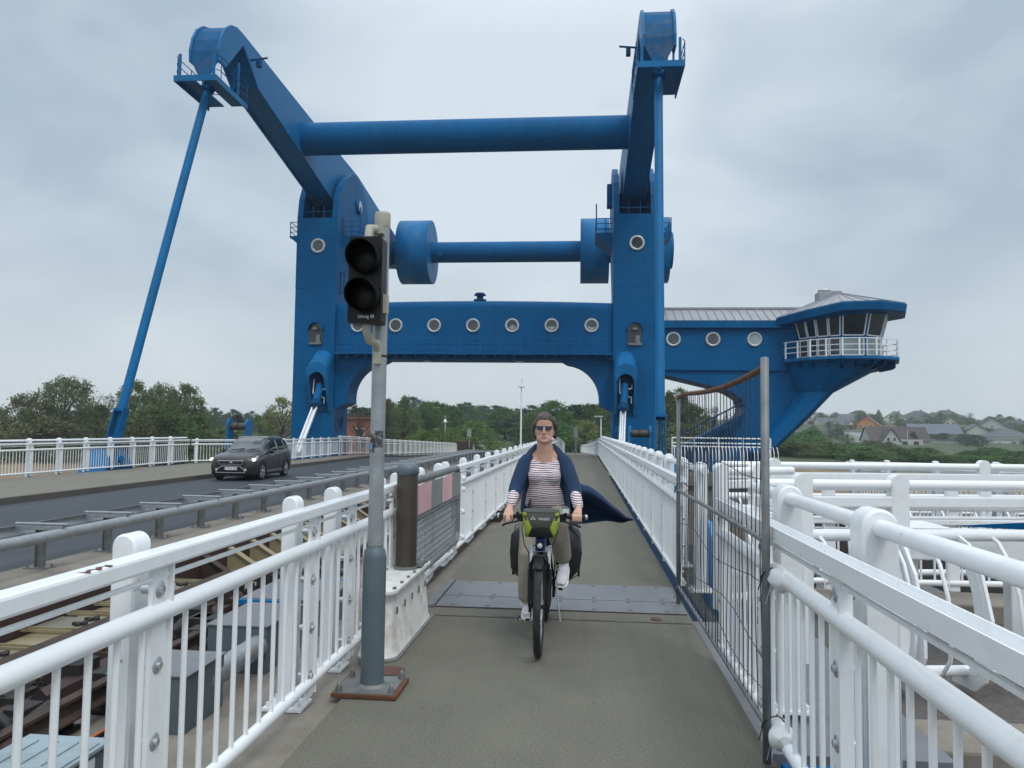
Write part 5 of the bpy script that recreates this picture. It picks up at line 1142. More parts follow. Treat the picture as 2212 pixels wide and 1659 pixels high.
# bags
hbag = thing('handlebar_bag', 'olive handlebar bag with lime green side panels and white lettering', 'bicycle bag', O + V((.005, .1, .86)))
def rr(w, h, yc, z0, d, k=10):   # rounded section ring at height
    return [(.005 + w * c, yc + d * s, z0) for c, s in [(math.copysign(abs(math.cos(a)) ** .45, math.cos(a)), math.copysign(abs(math.sin(a)) ** .45, math.sin(a))) for a in [2 * math.pi * i / 28 for i in range(28)]]]
g = MB(); g.loft([rr(.092, 0, .10, .862, .055), rr(.105, 0, .10, .875, .07), rr(.118, 0, .09, .925, .085), rr(.132, 0, .09, .985, .088), rr(.140, 0, .095, 1.04, .082), rr(.134, 0, .10, 1.052, .075)]); bo = W_(g).build('body', M['bag'], hbag)
g = MB(); g.loft([rr(.096, 0, .095, .858, .06), rr(.108, 0, .092, .875, .074), rr(.114, 0, .088, .915, .088), rr(.09, 0, .08, .935, .085)]); W_(g).build('bottom_panel', M['bag_dark'], hbag)
g = MB(); g.loft([rr(.138, 0, .095, 1.046, .083), rr(.136, 0, .097, 1.056, .078), rr(.12, 0, .10, 1.062, .06)]); W_(g).build('lid', M['bag'], hbag)
for s in (-1, 1):
    g = MB(); yf = -.003
    q = [[(.098, .862), (.112, .862)], [(.078, .905), (.118, .905)], [(.066, .935), (.124, .935)], [(.088, .975), (.130, .975)], [(.104, 1.008), (.134, 1.008)]]
    g.grid([[(.005 + s * x, yf + .012 * (x > .1) + .025 * (x > .115) + .01 * abs(z - .96) / .1, z) for x in (a, (a + b) / 2, b)] for (a, z), (b, _) in q]); W_(g).build('side_panel', M['lime'], hbag, solid=.006)
    g = MB(); g.grid([[(.005 + s * x, yf + .012 + .02 * (x > .122), z) for x in (a, b)] for a, b, z in ((.105, .135, 1.014), (.108, .138, 1.032), (.113, .134, 1.045))]); W_(g).build('side_panel', M['lime'], hbag, solid=.006)
text('lettering', 'VAUDE', M['label_white'], hbag, (.024, -.0970, .138), .026, (R(88), 0, 0), .0006)
g = MB()
for dx, dz in ((-.012, 0), (.012, 0), (0, .013), (0, .0)): g.cyl((-.052 + dx, .0065, .998 + dz), (-.052 + dx, .0030, .998 + dz), .0062 if dz or dx else .003, n=4)
W_(g).build('emblem', M['label_white'], hbag)
for s, lab in ((-1, 'black roll-top pannier hanging at the left of the rear wheel in view'), (1, 'black roll-top pannier hanging at the right of the rear wheel in view')):
    g = MB(); rings = []
    for z, wo, d0, d1 in ((.34, .05, .92, 1.17), (.37, .11, .87, 1.22), (.48, .20, .82, 1.24), (.62, .215, .80, 1.25), (.76, .20, .80, 1.25), (.84, .11, .83, 1.25), (.88, .05, .84, 1.24)):
        rings.append([(s * (.09 + wo * a + .012 * noise.noise(V((z * 14, b * 9, s * 3)))), d0 + (d1 - d0) * b, z) for a, b in ((0, .0), (.35, -.03), (.75, -.02), (1, .08), (1.03, .35), (1.04, .65), (1, .92), (.75, 1.02), (.35, 1.03), (0, 1.0))])
    if s < 0: rings = [r[::-1] for r in rings]
    g.loft(rings); pn = thing('pannier', lab, 'pannier', O + V((s * .17, 1.05, .34)), group='panniers on the bicycle'); W_(g).build('bag_body', M['tarp'], pn)
    g = MB(); g.tube([(s * .10, 1.04, .89), (s * .27, 1.04, .82), (s * .31, 1.04, .60), (s * .285, 1.0, .42), (s * .20, 1.0, .36)], .011, 6, flat=.4); g.obox((s * .285, 1.03, .42), (.02, .03, .05)); W_(g).build('strap', M['bag_dark'], pn)
    if s > 0: 
        g = MB(); g.prism([(.11, .64), (.20, .66), (.215, .70), (.19, .74), (.11, .735)], 'y', .815, .823); W_(g).build('reflective_flap', M['silver'], pn, bevel=.002)

# rider
rider = thing('person', 'woman in a navy cardigan, striped jersey and sunglasses riding a bicycle towards the viewer', 'person', O + V((0, .9, 0)))
def EL(cx_, cy_, z, rx, ry, n=20, tilt=0, pw=1.0):
    o = []
    for i in range(n):
        a = 2 * math.pi * i / n; c, s = math.cos(a), math.sin(a); c = math.copysign(abs(c) ** pw, c); s = math.copysign(abs(s) ** pw, s); o.append(V((cx_ + rx * c, cy_ + ry * s, z + tilt * s * ry)))
    return o
def cap_tube(g, pts, rs, n=12):
    pts = [V(p) for p in pts]; d0 = (pts[0] - pts[1]).normalized(); d1 = (pts[-1] - pts[-2]).normalized()
    g.tube([pts[0] + d0 * rs[0] * .7] + pts + [pts[-1] + d1 * rs[-1] * .7], [rs[0] * .45] + list(rs) + [rs[-1] * .45], n)
SH = {-1: (-.158, .69, 1.405), 1: (.160, .69, 1.405)}
ELB = {-1: (-.232, .56, 1.17), 1: (.248, .56, 1.17)}
WR = {-1: (-.262, .375, 1.045), 1: (.285, .37, 1.045)}
HIP = {-1: (-.095, .90, .985), 1: (.095, .90, .99)}
KN = {-1: (-.125, .60, .62), 1: (.118, .42, .885)}
AN = {-1: (-.135, .60, .255), 1: (.165, .555, .600)}
# body: one continuous remeshed surface (head, neck, torso, arms with hands, legs)
b = MB()
hx_, hy_, hz_ = -.004, .575, 1.555       # chin point
for prof in ([(.000, .030, .030, .03), (.012, .050, .052, .045), (.035, .064, .067, .062), (.062, .0705, .080, .078), (.095, .0735, .090, .088), (.125, .0735, .094, .092), (.155, .074, .097, .092), (.185, .071, .094, .090), (.212, .060, .080, .088), (.230, .040, .054, .088), (.238, .012, .018, .088)],):
    b.loft([EL(hx_, hy_ + yo - .02, hz_ + z, rx, ry, 22, pw=.92) for z, rx, ry, yo in prof])
# nose, brow, cheeks, lips, chin, ears
fy = lambda z, k=0: hy_ - .02
nose_y = .5655 - .02
b.loft([EL(hx_, .548, hz_ + .122, .009, .014, 10), EL(hx_, .548, hz_ + .105, .010, .018, 10), EL(hx_, .545, hz_ + .088, .0115, .024, 10), EL(hx_, .544, hz_ + .079, .0135, .024, 10), EL(hx_, .549, hz_ + .071, .011, .016, 10)])
for s in (-1, 1):
    b.ball((hx_ + s * .013, .551, hz_ + .077), (.008, .010, .007), 8, 6); b.ball((hx_ + s * .036, .572, hz_ + .082), (.018, .016, .015), 10, 6); b.ball((hx_ + s * .030, .563, hz_ + .136), (.024, .010, .006), 10, 6)
    b.ball((hx_ + s * .074, .655, hz_ + .098), (.010, .018, .030), 10, 8); b.ball((hx_ + s * .048, .60, hz_ + .03), (.018, .03, .018), 8, 6)
b.ball((hx_, .547, hz_ + .051), (.022, .009, .005), 10, 6); b.ball((hx_, .548, hz_ + .041), (.020, .010, .006), 10, 6); b.ball((hx_, .556, hz_ + .014), (.024, .020, .015), 10, 6)
b.tube([(hx_, .625, hz_ + .07), (hx_, .640, hz_ + .0), (0, .660, 1.47), (0, .68, 1.42)], [.062, .064, .068, .085], 16)
b.loft([EL(0, .69, 1.53, .070, .045), EL(0, .695, 1.49, .105, .055), EL(0, .70, 1.44, .165, .07)])
b.loft([EL(0, .69, 1.47, .06, .05), EL(0, .69, 1.44, .12, .065), EL(0, .695, 1.40, .165, .085), EL(0, .70, 1.30, .145, .105), EL(0, .77, 1.15, .135, .11), EL(0, .85, 1.02, .15, .115), EL(0, .90, .93, .145, .12), EL(0, .90, .88, .08, .09)])
for s in (-1, 1):
    cap_tube(b, [SH[s], V(SH[s]).lerp(V(ELB[s]), .5), ELB[s], V(ELB[s]).lerp(V(WR[s]), .45), WR[s]], [.056, .046, .038, .036, .026])
    cap_tube(b, [HIP[s], V(HIP[s]).lerp(V(KN[s]), .5), KN[s], V(KN[s]).lerp(V(AN[s]), .4), AN[s]], [.088, .076, .052, .050, .032])
    # hand: palm over the grip, four fingers curling down in front, thumb beneath
    w_ = V(WR[s]); gx = s * .262 if s < 0 else .272; pk = V((gx, .285, 1.012))
    b.tube([w_, w_.lerp(pk, .5), pk, pk + V((0, -.022, -.004))], [.026, .033, .038, .030], 12, flat=.62)
    for k in range(4):
        fx_ = gx + s * (.030 - .0205 * k); ln = (.85, 1.0, 1.05, .95)[k]; ext = (s < 0 and k in (1, 2))
        if ext: P_ = [(fx_, .262, 1.010), (fx_, .232, .998), (fx_ - s * .002, .213, .966), (fx_ - s * .003, .206, .930)]
        else: P_ = [(fx_, .268, 1.008), (fx_, .243, .996), (fx_, .240, .968 - .004 * ln), (fx_, .262, .952)]
        cap_tube(b, P_, [.0098, .0096, .0088, .0078], 8)
    cap_tube(b, [(gx - s * .034, .318, 1.0), (gx - s * .046, .292, .978), (gx - s * .040, .266, .962)], [.0125, .0105, .009], 8)
W_(b).build('body', M['skin'], rider, remesh=.0055, smooth=2)
g = MB(); g.ball((hx_, .5405, hz_ + .0508), (.023, .0045, .0034), 12, 6); g.ball((hx_, .5405, hz_ + .0415), (.019, .0045, .0038), 12, 6); W_(g).build('lips', M['lips'], rider)
# hair: swept back, wavy strands over a cap
g = MB(); hc = V((hx_, .66, hz_ + .165)); random.seed(5)
g.loft([EL(hx_, .665 + .012, hz_ + .10, .078, .085), EL(hx_, .655, hz_ + .15, .083, .094), EL(hx_, .645, hz_ + .19, .079, .094), EL(hx_, .640, hz_ + .222, .063, .080), EL(hx_, .640, hz_ + .243, .034, .05), EL(hx_, .642, hz_ + .250, .006, .01)])
for i in range(64):
    a = random.uniform(-1.25, 1.25); st_ = V((hx_ + .066 * math.sin(a), .64 - .088 * math.cos(a) * (1 if abs(a) < .9 else .8), hz_ + .200 - .055 * abs(math.sin(a)) ** 2.5)); up = random.uniform(.004, .026)
    p1 = hc + (st_ - hc) * 1.02 + V((0, .05, .03 + up)); p2 = V((hx_ + .085 * math.sin(a * 1.05), .69, hz_ + .225 - .075 * abs(math.sin(a)) + up)); p3 = V((hx_ + .092 * math.sin(a * 1.1) + random.uniform(-.008, .008), .73, hz_ + .17 - .05 * abs(a) + random.uniform(-.02, .02)))
    g.tube([st_, p1.lerp(p2, .3), p2, p3, p3 + V((0, .01, -.05))], [.006, .012, .015, .013, .006], 6)
for s in (-1, 1):
    for k in range(9):
        y0 = .625 + .012 * k; x0 = hx_ + s * (.080 + .006 * (k % 3)); g.tube([(x0 - s * .006, y0, hz_ + .185), (x0 + s * .006, y0 + .008, hz_ + .15), (x0 + s * random.uniform(0, .012), y0 + .03, hz_ + .10), (x0 + s * random.uniform(-.012, .006), y0 + .045, hz_ + .05 - .025 * random.random())], [.008, .014, .013, .006], 6)
W_(g).build('hair', M['hair'], rider, remesh=.0045, smooth=1)
g = MB()
for i in range(90):
    a = random.uniform(-2.2, 2.2); z0 = random.uniform(.10, .245); k = math.sqrt(max(.05, 1 - ((z0 - .13) / .13) ** 2)) if z0 > .13 else 1
    p = V((hx_ + .086 * k * math.sin(a), .655 - .096 * k * math.cos(a) + .02, hz_ + z0)); d = V((math.sin(a) * .02, .03, random.uniform(-.03, .012)))
    if z0 < .19 and abs(a) < 1.2: continue
    g.tube([p, p + d * .6 + V((0, 0, .006)), p + d * 1.3 + V((random.uniform(-.008, .008), .004, -.006))], [.0028, .0024, .0012], 4)
W_(g).build('loose_hair', M['hair'], rider)
g = MB()
for s in (-1, 1):
    lp = [(-.027, .011), (.0, .015), (.026, .012), (.028, -.002), (.018, -.017), (-.004, -.021), (-.021, -.014)]
    g.add([(hx_ + s * (.034 + x), .5405 + .012 * (x + .03) / .05 + (.0), hz_ + .122 + z) for x, z in lp], [tuple(range(7))])
sgs = W_(g).build('sunglasses', M['shades'], rider, solid=.003)
g = MB()
for s in (-1, 1):
    P_ = [(hx_ + s * (.034 + x * 1.04), .5395 + .012 * (x + .03) / .05, hz_ + .122 + z * 1.04) for x, z in lp]; g.tube(P_, .0017, 5, closed=True); g.tube([P_[2], (hx_ + s * .074, .57, hz_ + .132), (hx_ + s * .080, .66, hz_ + .125)], .0022, 5)
g.tube([(hx_ - .008, .539, hz_ + .130), (hx_, .536, hz_ + .133), (hx_ + .008, .539, hz_ + .130)], .0018, 5); W_(g).build('glasses_frame', M['brown_post'], sgs)
g = MB()
for s in (-1, 1): g.ball((hx_ + s * .078, .645, hz_ + .066), .005, 8, 6)
W_(g).build('earring', M['silver'], rider)
# jersey
g = MB()
g.loft([EL(0, .69, 1.470, .095, .080, 20, .95), EL(0, .69, 1.452, .135, .090, 20, .72), EL(0, .695, 1.41, .165, .100, 20, .3), EL(0, .690, 1.35, .160, .114), EL(0, .685, 1.28, .160, .138), EL(0, .715, 1.20, .162, .142), EL(0, .745, 1.12, .176, .160), EL(0, .785, 1.04, .190, .170), EL(0, .82, .985, .182, .155), EL(0, .85, .955, .13, .11)])
for s in (-1, 1): g.ball((s * .068, .600, 1.285), (.070, .062, .066), 14, 10)
W_(g).build('jersey', M['jersey'], rider, remesh=.009, smooth=3)
for s in (-1, 1):
    g = MB(); e, w_ = V(ELB[s]), V(WR[s]); cap_tube(g, [e.lerp(w_, .1), e.lerp(w_, .5), e.lerp(w_, .86)], [.046, .045, .041], 14); W_(g).build('jersey_cuff', M['jersey'], rider)
# trousers
g = MB(); g.loft([EL(0, .87, 1.03, .155, .125), EL(0, .89, .98, .172, .145), EL(0, .90, .92, .165, .14), EL(0, .90, .87, .11, .10)])
for s in (-1, 1):
    h, k_, a_ = V(HIP[s]), V(KN[s]), V(AN[s]); cap_tube(g, [h, h.lerp(k_, .35), h.lerp(k_, .75), k_, k_.lerp(a_, .25), k_.lerp(a_, .6), k_.lerp(a_, .9)], [.114, .108, .094, .086, .083, .076, .070], 16)
for v in g.v: v += V((noise.noise(v * 11), noise.noise(v * 11 + V((9, 2, 1))), noise.noise(v * 12 + V((3, 7, 1))))) * .010
W_(g).build('trousers', M['trouser'], rider, remesh=.010, smooth=2)
# cardigan: shoulders and sleeves, open front, and the tail blown out to the side
g = MB()
rings = []
for z, y, rx, ry, op in ((1.545, .685, .079, .062, 56), (1.525, .69, .098, .066, 52), (1.485, .695, .138, .080, 48), (1.435, .70, .180, .100, 46), (1.36, .70, .178, .122, 44), (1.28, .705, .176, .135, 42), (1.20, .735, .176, .140, 40), (1.12, .77, .190, .155, 40), (1.04, .81, .205, .165, 34), (.96, .86, .212, .165, 30)):
    rings.append([V((rx * math.cos(R(a)), y + ry * math.sin(R(a)), z - .02 * max(0, -math.sin(R(a))))) for a in [(-90 + op) + (360 - 2 * op) * i / 26 for i in range(27)]])
g.grid(rings); W_(g).build('cardigan', M['knit'], rider, solid=.012, sub=1)
for s in (-1, 1):
    g = MB(); S, e, w_ = V(SH[s]), V(ELB[s]), V(WR[s]); cap_tube(g, [S + V((-s * .035, 0, .012)), S + V((s * .004, -.004, -.012)), S.lerp(e, .5), e + V((s * .004, .01, 0)), e.lerp(w_, .30)], [.066, .070, .064, .060, .052], 16)
    for v in g.v: v += V((noise.noise(v * 16), noise.noise(v * 16 + V((9, 2, 1))), noise.noise(v * 16 + V((3, 7, 1))))) * .007
    W_(g).build('cardigan_sleeve', M['knit'], rider, sub=1)
g = MB(); pts = []
def crv(P, t): k = t * (len(P) - 1); i = min(int(k), len(P) - 2); f = k - i; f = f * f * (3 - 2 * f) * .5 + f * .5; return V(P[i]).lerp(V(P[i + 1]), f)
TOP = [(.10, 1.00, 1.26), (.22, .98, 1.235), (.36, .97, 1.185), (.50, .98, 1.085), (.60, 1.0, .995), (.68, 1.02, .925), (.755, 1.03, .895)]
BOT = [(.10, 1.02, .83), (.22, 1.06, .845), (.36, 1.10, .855), (.50, 1.10, .862), (.60, 1.09, .868), (.68, 1.07, .872), (.75, 1.04, .880)]
for i in range(33):                           # flying tail: a rolled upper fold, the cloth below it caught by the wind
    t = i / 32; row = []; A, B = crv(TOP, t), crv(BOT, t); A.z += .012 * math.sin(t * 19) * (1 - t); B.z += .010 * math.sin(t * 13 + 1)
    for j in range(21):
        u = j / 20; p = A.lerp(B, u); w_ = (1 - t) ** .6
        p.y += w_ * (-.085 * math.sin(math.pi * min(1, u / .34)) * (u < .34) + .17 * math.sin(math.pi * max(0, (u - .34) / .66)) ** .7 * (u >= .34))
        p.y += w_ * .030 * math.sin(u * 21 + t * 6) * (u > .3); row.append(p)
    pts.append(row)
g.grid(pts); W_(g).build('cardigan_tail', M['knit'], rider, solid=.012, sub=1)
g = MB(); g.grid([[V((-.115 - .060 * t + .012 * math.sin(u * 7 + t * 3), .63 + .26 * t + .015 * math.sin(u * 8), 1.22 - .34 * u - .04 * t)) for t in [j / 6 for j in range(7)]] for u in [i / 8 for i in range(9)]]); W_(g).build('cardigan_panel', M['knit'], rider, solid=.01, sub=1)
# shoes
for s in (-1, 1):
    a_ = V(AN[s]); dn = R(0 if s < 0 else 30); Rx = Matrix.Rotation(dn, 3, 'X') @ Matrix.Rotation(R(-6 * s), 3, 'Z'); so = V((a_.x + (0 if s < 0 else .004), a_.y + .03, a_.z - (.10 if s < 0 else .085)))
    T = lambda p: so + Rx @ V(p)
    up = MB(); secs = []
    for y, w_, h, zc in ((.05, .026, .05, .05), (.035, .036, .075, .05), (0, .040, .085, .05), (-.04, .041, .080, .046), (-.09, .045, .058, .036), (-.14, .048, .044, .030), (-.18, .042, .036, .026), (-.205, .026, .026, .022)):
        secs.append([T((w_ * math.cos(R(a)), y, .012 + max(0, zc + h * .62 * math.sin(R(a))) if math.sin(R(a)) > 0 else .012 + zc * (1 + math.sin(R(a))) * .9)) for a in range(0, 360, 24)])
    up.loft(secs); sh = W_(up).build('shoe', M['shoe'], rider, sub=1)
    sl = MB(); out = [(.0, .062), (.034, .05), (.043, .0), (.047, -.08), (.052, -.14), (.044, -.19), (.02, -.215), (-.02, -.215), (-.044, -.19), (-.050, -.14), (-.045, -.08), (-.041, .0), (-.034, .05)]
    n = len(out); sl.add([T((x, y, -.006)) for x, y in out] + [T((x * 1.04, y, .020)) for x, y in out], [tuple(range(n))[::-1], tuple(range(n, 2 * n))] + [(i, (i + 1) % n, n + (i + 1) % n, n + i) for i in range(n)]); W_(sl).build('sole', M['sole'], sh, bevel=.004)
    tp = MB(); tp.add([T((x, -.19 + .0 * x, z)) for x, z in ((-.02, -.008), (.02, -.008), (.02, .012), (-.02, .012))] + [T((x, -.222, z)) for x, z in ((-.016, -.004), (.016, -.004), (.016, .014), (-.016, .014))], [(4, 5, 6, 7), (0, 1, 5, 4), (3, 7, 6, 2)]); W_(tp).build('toe_cap', M['black'], sh)
    lc = MB()
    for k in range(5): y = -.045 - .022 * k; zz = .105 - .014 * k; lc.tube([T((-.022, y, zz - .006)), T((0, y - .004, zz)), T((.022, y, zz - .006))], .0032, 5)
    lc.tube([T((-.01, -.04, .108)), T((-.05, -.06, .10)), T((-.055, -.09, .075)), T((-.02, -.06, .10))], .0025, 5); W_(lc).build('laces', M['sock'], sh)
    sk = MB(); cap_tube(sk, [a_ + V((0, .01, -.045)), a_ + V((0, .0, .02))], [.038, .036], 12); W_(sk).build('sock', M['sock'], rider)
# ================================================================== trees
FO = {}
FO['olive'] = foliage('olive_leaves', (.072, .096, .040), (.125, .152, .066))
FO['green'] = foliage('green_leaves', (.048, .092, .030), (.088, .155, .048))
FO['fresh'] = foliage('fresh_leaves', (.080, .140, .030), (.13, .21, .05))
FO['dark'] = foliage('dark_needles', (.022, .042, .027), (.045, .070, .042), .1)
FO['bluish'] = foliage('pine_needles', (.045, .070, .062), (.075, .105, .092), .1)
FO['yellow'] = foliage('young_leaves', (.12, .145, .04), (.19, .21, .065))
FO['pinkish'] = foliage('bud_twigs', (.10, .075, .060), (.16, .12, .095))
M['bark'] = mat('bark', (.055, .045, .036), .9, 0, .3, 6, bump=.4)
def crown(seed, h, w, z0, ncl, kl, ls, shape='round', gap=.2):
    """leaf-sized faces in clumps through the crown's volume, plus limbs reaching the clumps; local, base at 0"""
    rnd = random.Random(seed); lf = MB(); tr = MB(); tips = []
    lean = V((rnd.uniform(-.04, .04) * h, rnd.uniform(-.04, .04) * h, 0))
    def rad(t):          # crown radius at relative height
        if shape == 'cone': return (1 - t) ** .8 * .5 + .03
        if shape == 'pine': return .5 * math.sin(math.pi * min(1, .25 + t * .75)) ** .6 * (.55 + .45 * (t > .35))
        if shape == 'birch': return .5 * (math.sin(math.pi * (t * .88 + .09)) ** .85) * (1.05 - .55 * t)
        if shape == 'bush': return .5 * math.cos(math.pi / 2 * t) ** .5
        return .5 * math.sin(math.pi * (t * .86 + .12)) ** .62
    for i in range(ncl):
        t = rnd.random() ** (.85 if shape != 'cone' else 1.4); a = rnd.uniform(0, 2 * math.pi); q = (.30 + .70 * rnd.random() ** .5)
        lob = 1 + .42 * noise.noise(V((math.cos(a) * 1.7 + seed, math.sin(a) * 1.7, t * 3.2)))
        r = rad(t) * w * q * lob; c = V((r * math.cos(a), r * math.sin(a), z0 + (h - z0) * t * (1 + .08 * noise.noise(V((a, seed, 2)))))) + lean * t
        tips.append((c, t))
    for c, t in tips:
        cr = w * rnd.uniform(.05, .115) * (1.25 - .5 * t)
        n = int(kl * rnd.uniform(.5, 1.3))
        for k in range(n):
            d = V((rnd.gauss(0, 1), rnd.gauss(0, 1), rnd.gauss(0, .75))) * cr * .62
            if shape == 'willow': d.z -= abs(rnd.gauss(0, 1)) * cr * .8
            p = c + d; s = ls * rnd.uniform(.6, 1.35); u = V((rnd.gauss(0, 1), rnd.gauss(0, 1), rnd.gauss(0, .8))).normalized(); v = u.orthogonal().normalized(); v = (Matrix.Rotation(rnd.uniform(0, 6.28), 3, u) @ v) * s; x = u.cross(v).normalized() * s * .55
            lf.add([p - v * .5, p + x * .5, p + v * .5, p - x * .5], [(0, 1, 2, 3)])
    top = V((lean.x * .8, lean.y * .8, h * .82)); tr.tube([(0, 0, -2.5), (0, 0, z0 * .5), lean * .4 + V((0, 0, h * .45)), top], [h * .026, h * .022, h * .014, h * .004], 7)
    for c, t in tips[::max(1, ncl // 46)]:
        b = lean * .3 * t + V((0, 0, max(z0 * .6, c.z * .62))); m = b.lerp(c, .5) + V((0, 0, h * .02)); tr.tube([b, m, c], [h * .009, h * .005, h * .0015], 5)
    return tr.data('trunk', M['bark']), lf, h
PR = {}
def proto(k, fo, *a, **kw):
    t, l, h = crown(*a, **kw); PR[k] = (t, l.data('crown', FO[fo]), h)
proto('willow', 'olive', 1, 14, 15, 2.0, 150, 78, .46, 'willow'); proto('willow2', 'olive', 2, 13, 12, 1.8, 125, 72, .46, 'round')
proto('broad', 'green', 3, 13, 10.5, 2.0, 150, 50, .42); proto('broad2', 'green', 4, 12, 11, 1.5, 150, 48, .45)
proto('fresh', 'fresh', 5, 8, 7.5, 1.0, 120, 45, .34); proto('birch', 'olive', 6, 15, 9.5, 1.6, 150, 48, .36, 'birch')
proto('pine', 'bluish', 7, 15, 8.5, 5.0, 80, 55, .42, 'pine'); proto('spruce', 'dark', 8, 14, 6.5, 1.0, 120, 45, .40, 'cone')
proto('bush', 'green', 9, 5, 7, .2, 100, 42, .32, 'bush'); proto('yellow', 'yellow', 10, 9, 8, 1.4, 110, 40, .33); proto('bare', 'pinkish', 11, 11, 9, 3, 70, 22, .26)
proto('yew', 'dark', 12, 7, 8, .5, 110, 45, .36, 'round'); proto('olivebush', 'olive', 13, 6, 9, .2, 120, 46, .36, 'bush')
KIND = {'willow': ('willow', 'open grey green willow'), 'willow2': ('willow', 'loose crowned willow'), 'broad': ('broadleaf_tree', 'dense green broadleaf tree'), 'broad2': ('broadleaf_tree', 'wide green broadleaf tree'),
        'fresh': ('broadleaf_tree', 'small bright green round tree'), 'birch': ('birch_tree', 'tall drooping birch'), 'pine': ('pine_tree', 'tall bluish pine'), 'spruce': ('conifer', 'dark pointed conifer'),
        'bush': ('bush', 'rounded green bush'), 'yellow': ('broadleaf_tree', 'yellow green young tree'), 'bare': ('bare_tree', 'nearly bare tree with pinkish twigs'), 'yew': ('dark_tree', 'low dark evergreen tree'), 'olivebush': ('bush', 'broad olive green bush')}
GL, GM, GR = 'trees beyond the left railing', 'trees of the town between the towers', 'trees on the housing slope'
tcount = 0
def tree(k, x, top, w, Z, where, group):
    """crown top and width as seen in the photograph, Z metres off; the foot stands on the ground there"""
    global tcount
    p = at(x, top, Z); gz = land(p.x, p.y); tm, cm, h = PR[k]; H = max(2.0, (p.z - gz) * (.94 if group == GM else 1)); nm, lk = KIND[k]
    base = {'willow': 15, 'willow2': 12, 'broad': 10.5, 'broad2': 11, 'fresh': 7.5, 'birch': 9.5, 'pine': 8.5, 'spruce': 6.5, 'bush': 7, 'yellow': 8, 'bare': 9, 'yew': 8, 'olivebush': 9}[k]
    sx = w * Z / FPX / base * 1.02; sz = H / h
    r = thing(nm, (lk + ' ' + where)[:140], 'tree' if 'bush' not in nm else 'bush', (p.x, p.y, gz), (tcount * 2.4) % 6.28, group); tcount += 1
    r.scale = (sx, sx, sz)
    for n_, d in (('trunk', tm), ('crown', cm)): inst(n_, d, r, (0, 0, 0))
    return r
for a in (('willow', -8, 878, 70, 118, 'cut by the left edge of the photo'), ('willow', 70, 850, 110, 116, 'left half of the big pair at the left'), ('willow', 140, 814, 130, 118, 'right half of the big pair at the left, the tallest there'), ('olivebush', 110, 905, 190, 112, 'under the big willow pair at the left'),
          ('bare', 228, 853, 80, 135, 'between the big willow pair and the tie rod'), ('broad2', 215, 878, 80, 122, 'left of the foot of the tie rod'), ('willow2', 292, 828, 84, 116, 'just right of the tie rod'), ('willow', 345, 829, 90, 118, 'middle of the three right of the tie rod'), ('willow2', 398, 835, 84, 116, 'last of the three right of the tie rod'),
          ('broad2', 345, 880, 180, 112, 'filling the ground below the three willows'), ('olivebush', 300, 905, 130, 108, 'low behind the railing right of the tie rod'), ('bush', 400, 905, 90, 112, 'low behind the railing farther right'), ('pine', 438, 880, 44, 250, 'first on the far ridge at the left'), ('pine', 468, 883, 48, 255, 'second on the far ridge at the left'), ('pine', 502, 886, 46, 250, 'third on the far ridge, above the roller bracket'), ('pine', 545, 890, 44, 260, 'fourth on the far ridge towards the tower'), ('pine', 580, 888, 40, 250, 'fifth on the far ridge towards the tower'),
          ('broad', 446, 897, 60, 140, 'left of the roller bracket'), ('spruce', 512, 893, 60, 130, 'behind the roller bracket'), ('broad2', 565, 900, 70, 150, 'between roller bracket and left tower'), ('yellow', 612, 862, 78, 130, 'against the edge of the left tower'), ('olivebush', 500, 922, 160, 120, 'low behind the car roof'), ('broad2', 20, 925, 60, 190, 'small and far at the left edge')):
    tree(a[0], a[1], a[2], a[3] * 1.12, a[4], a[5], GL)
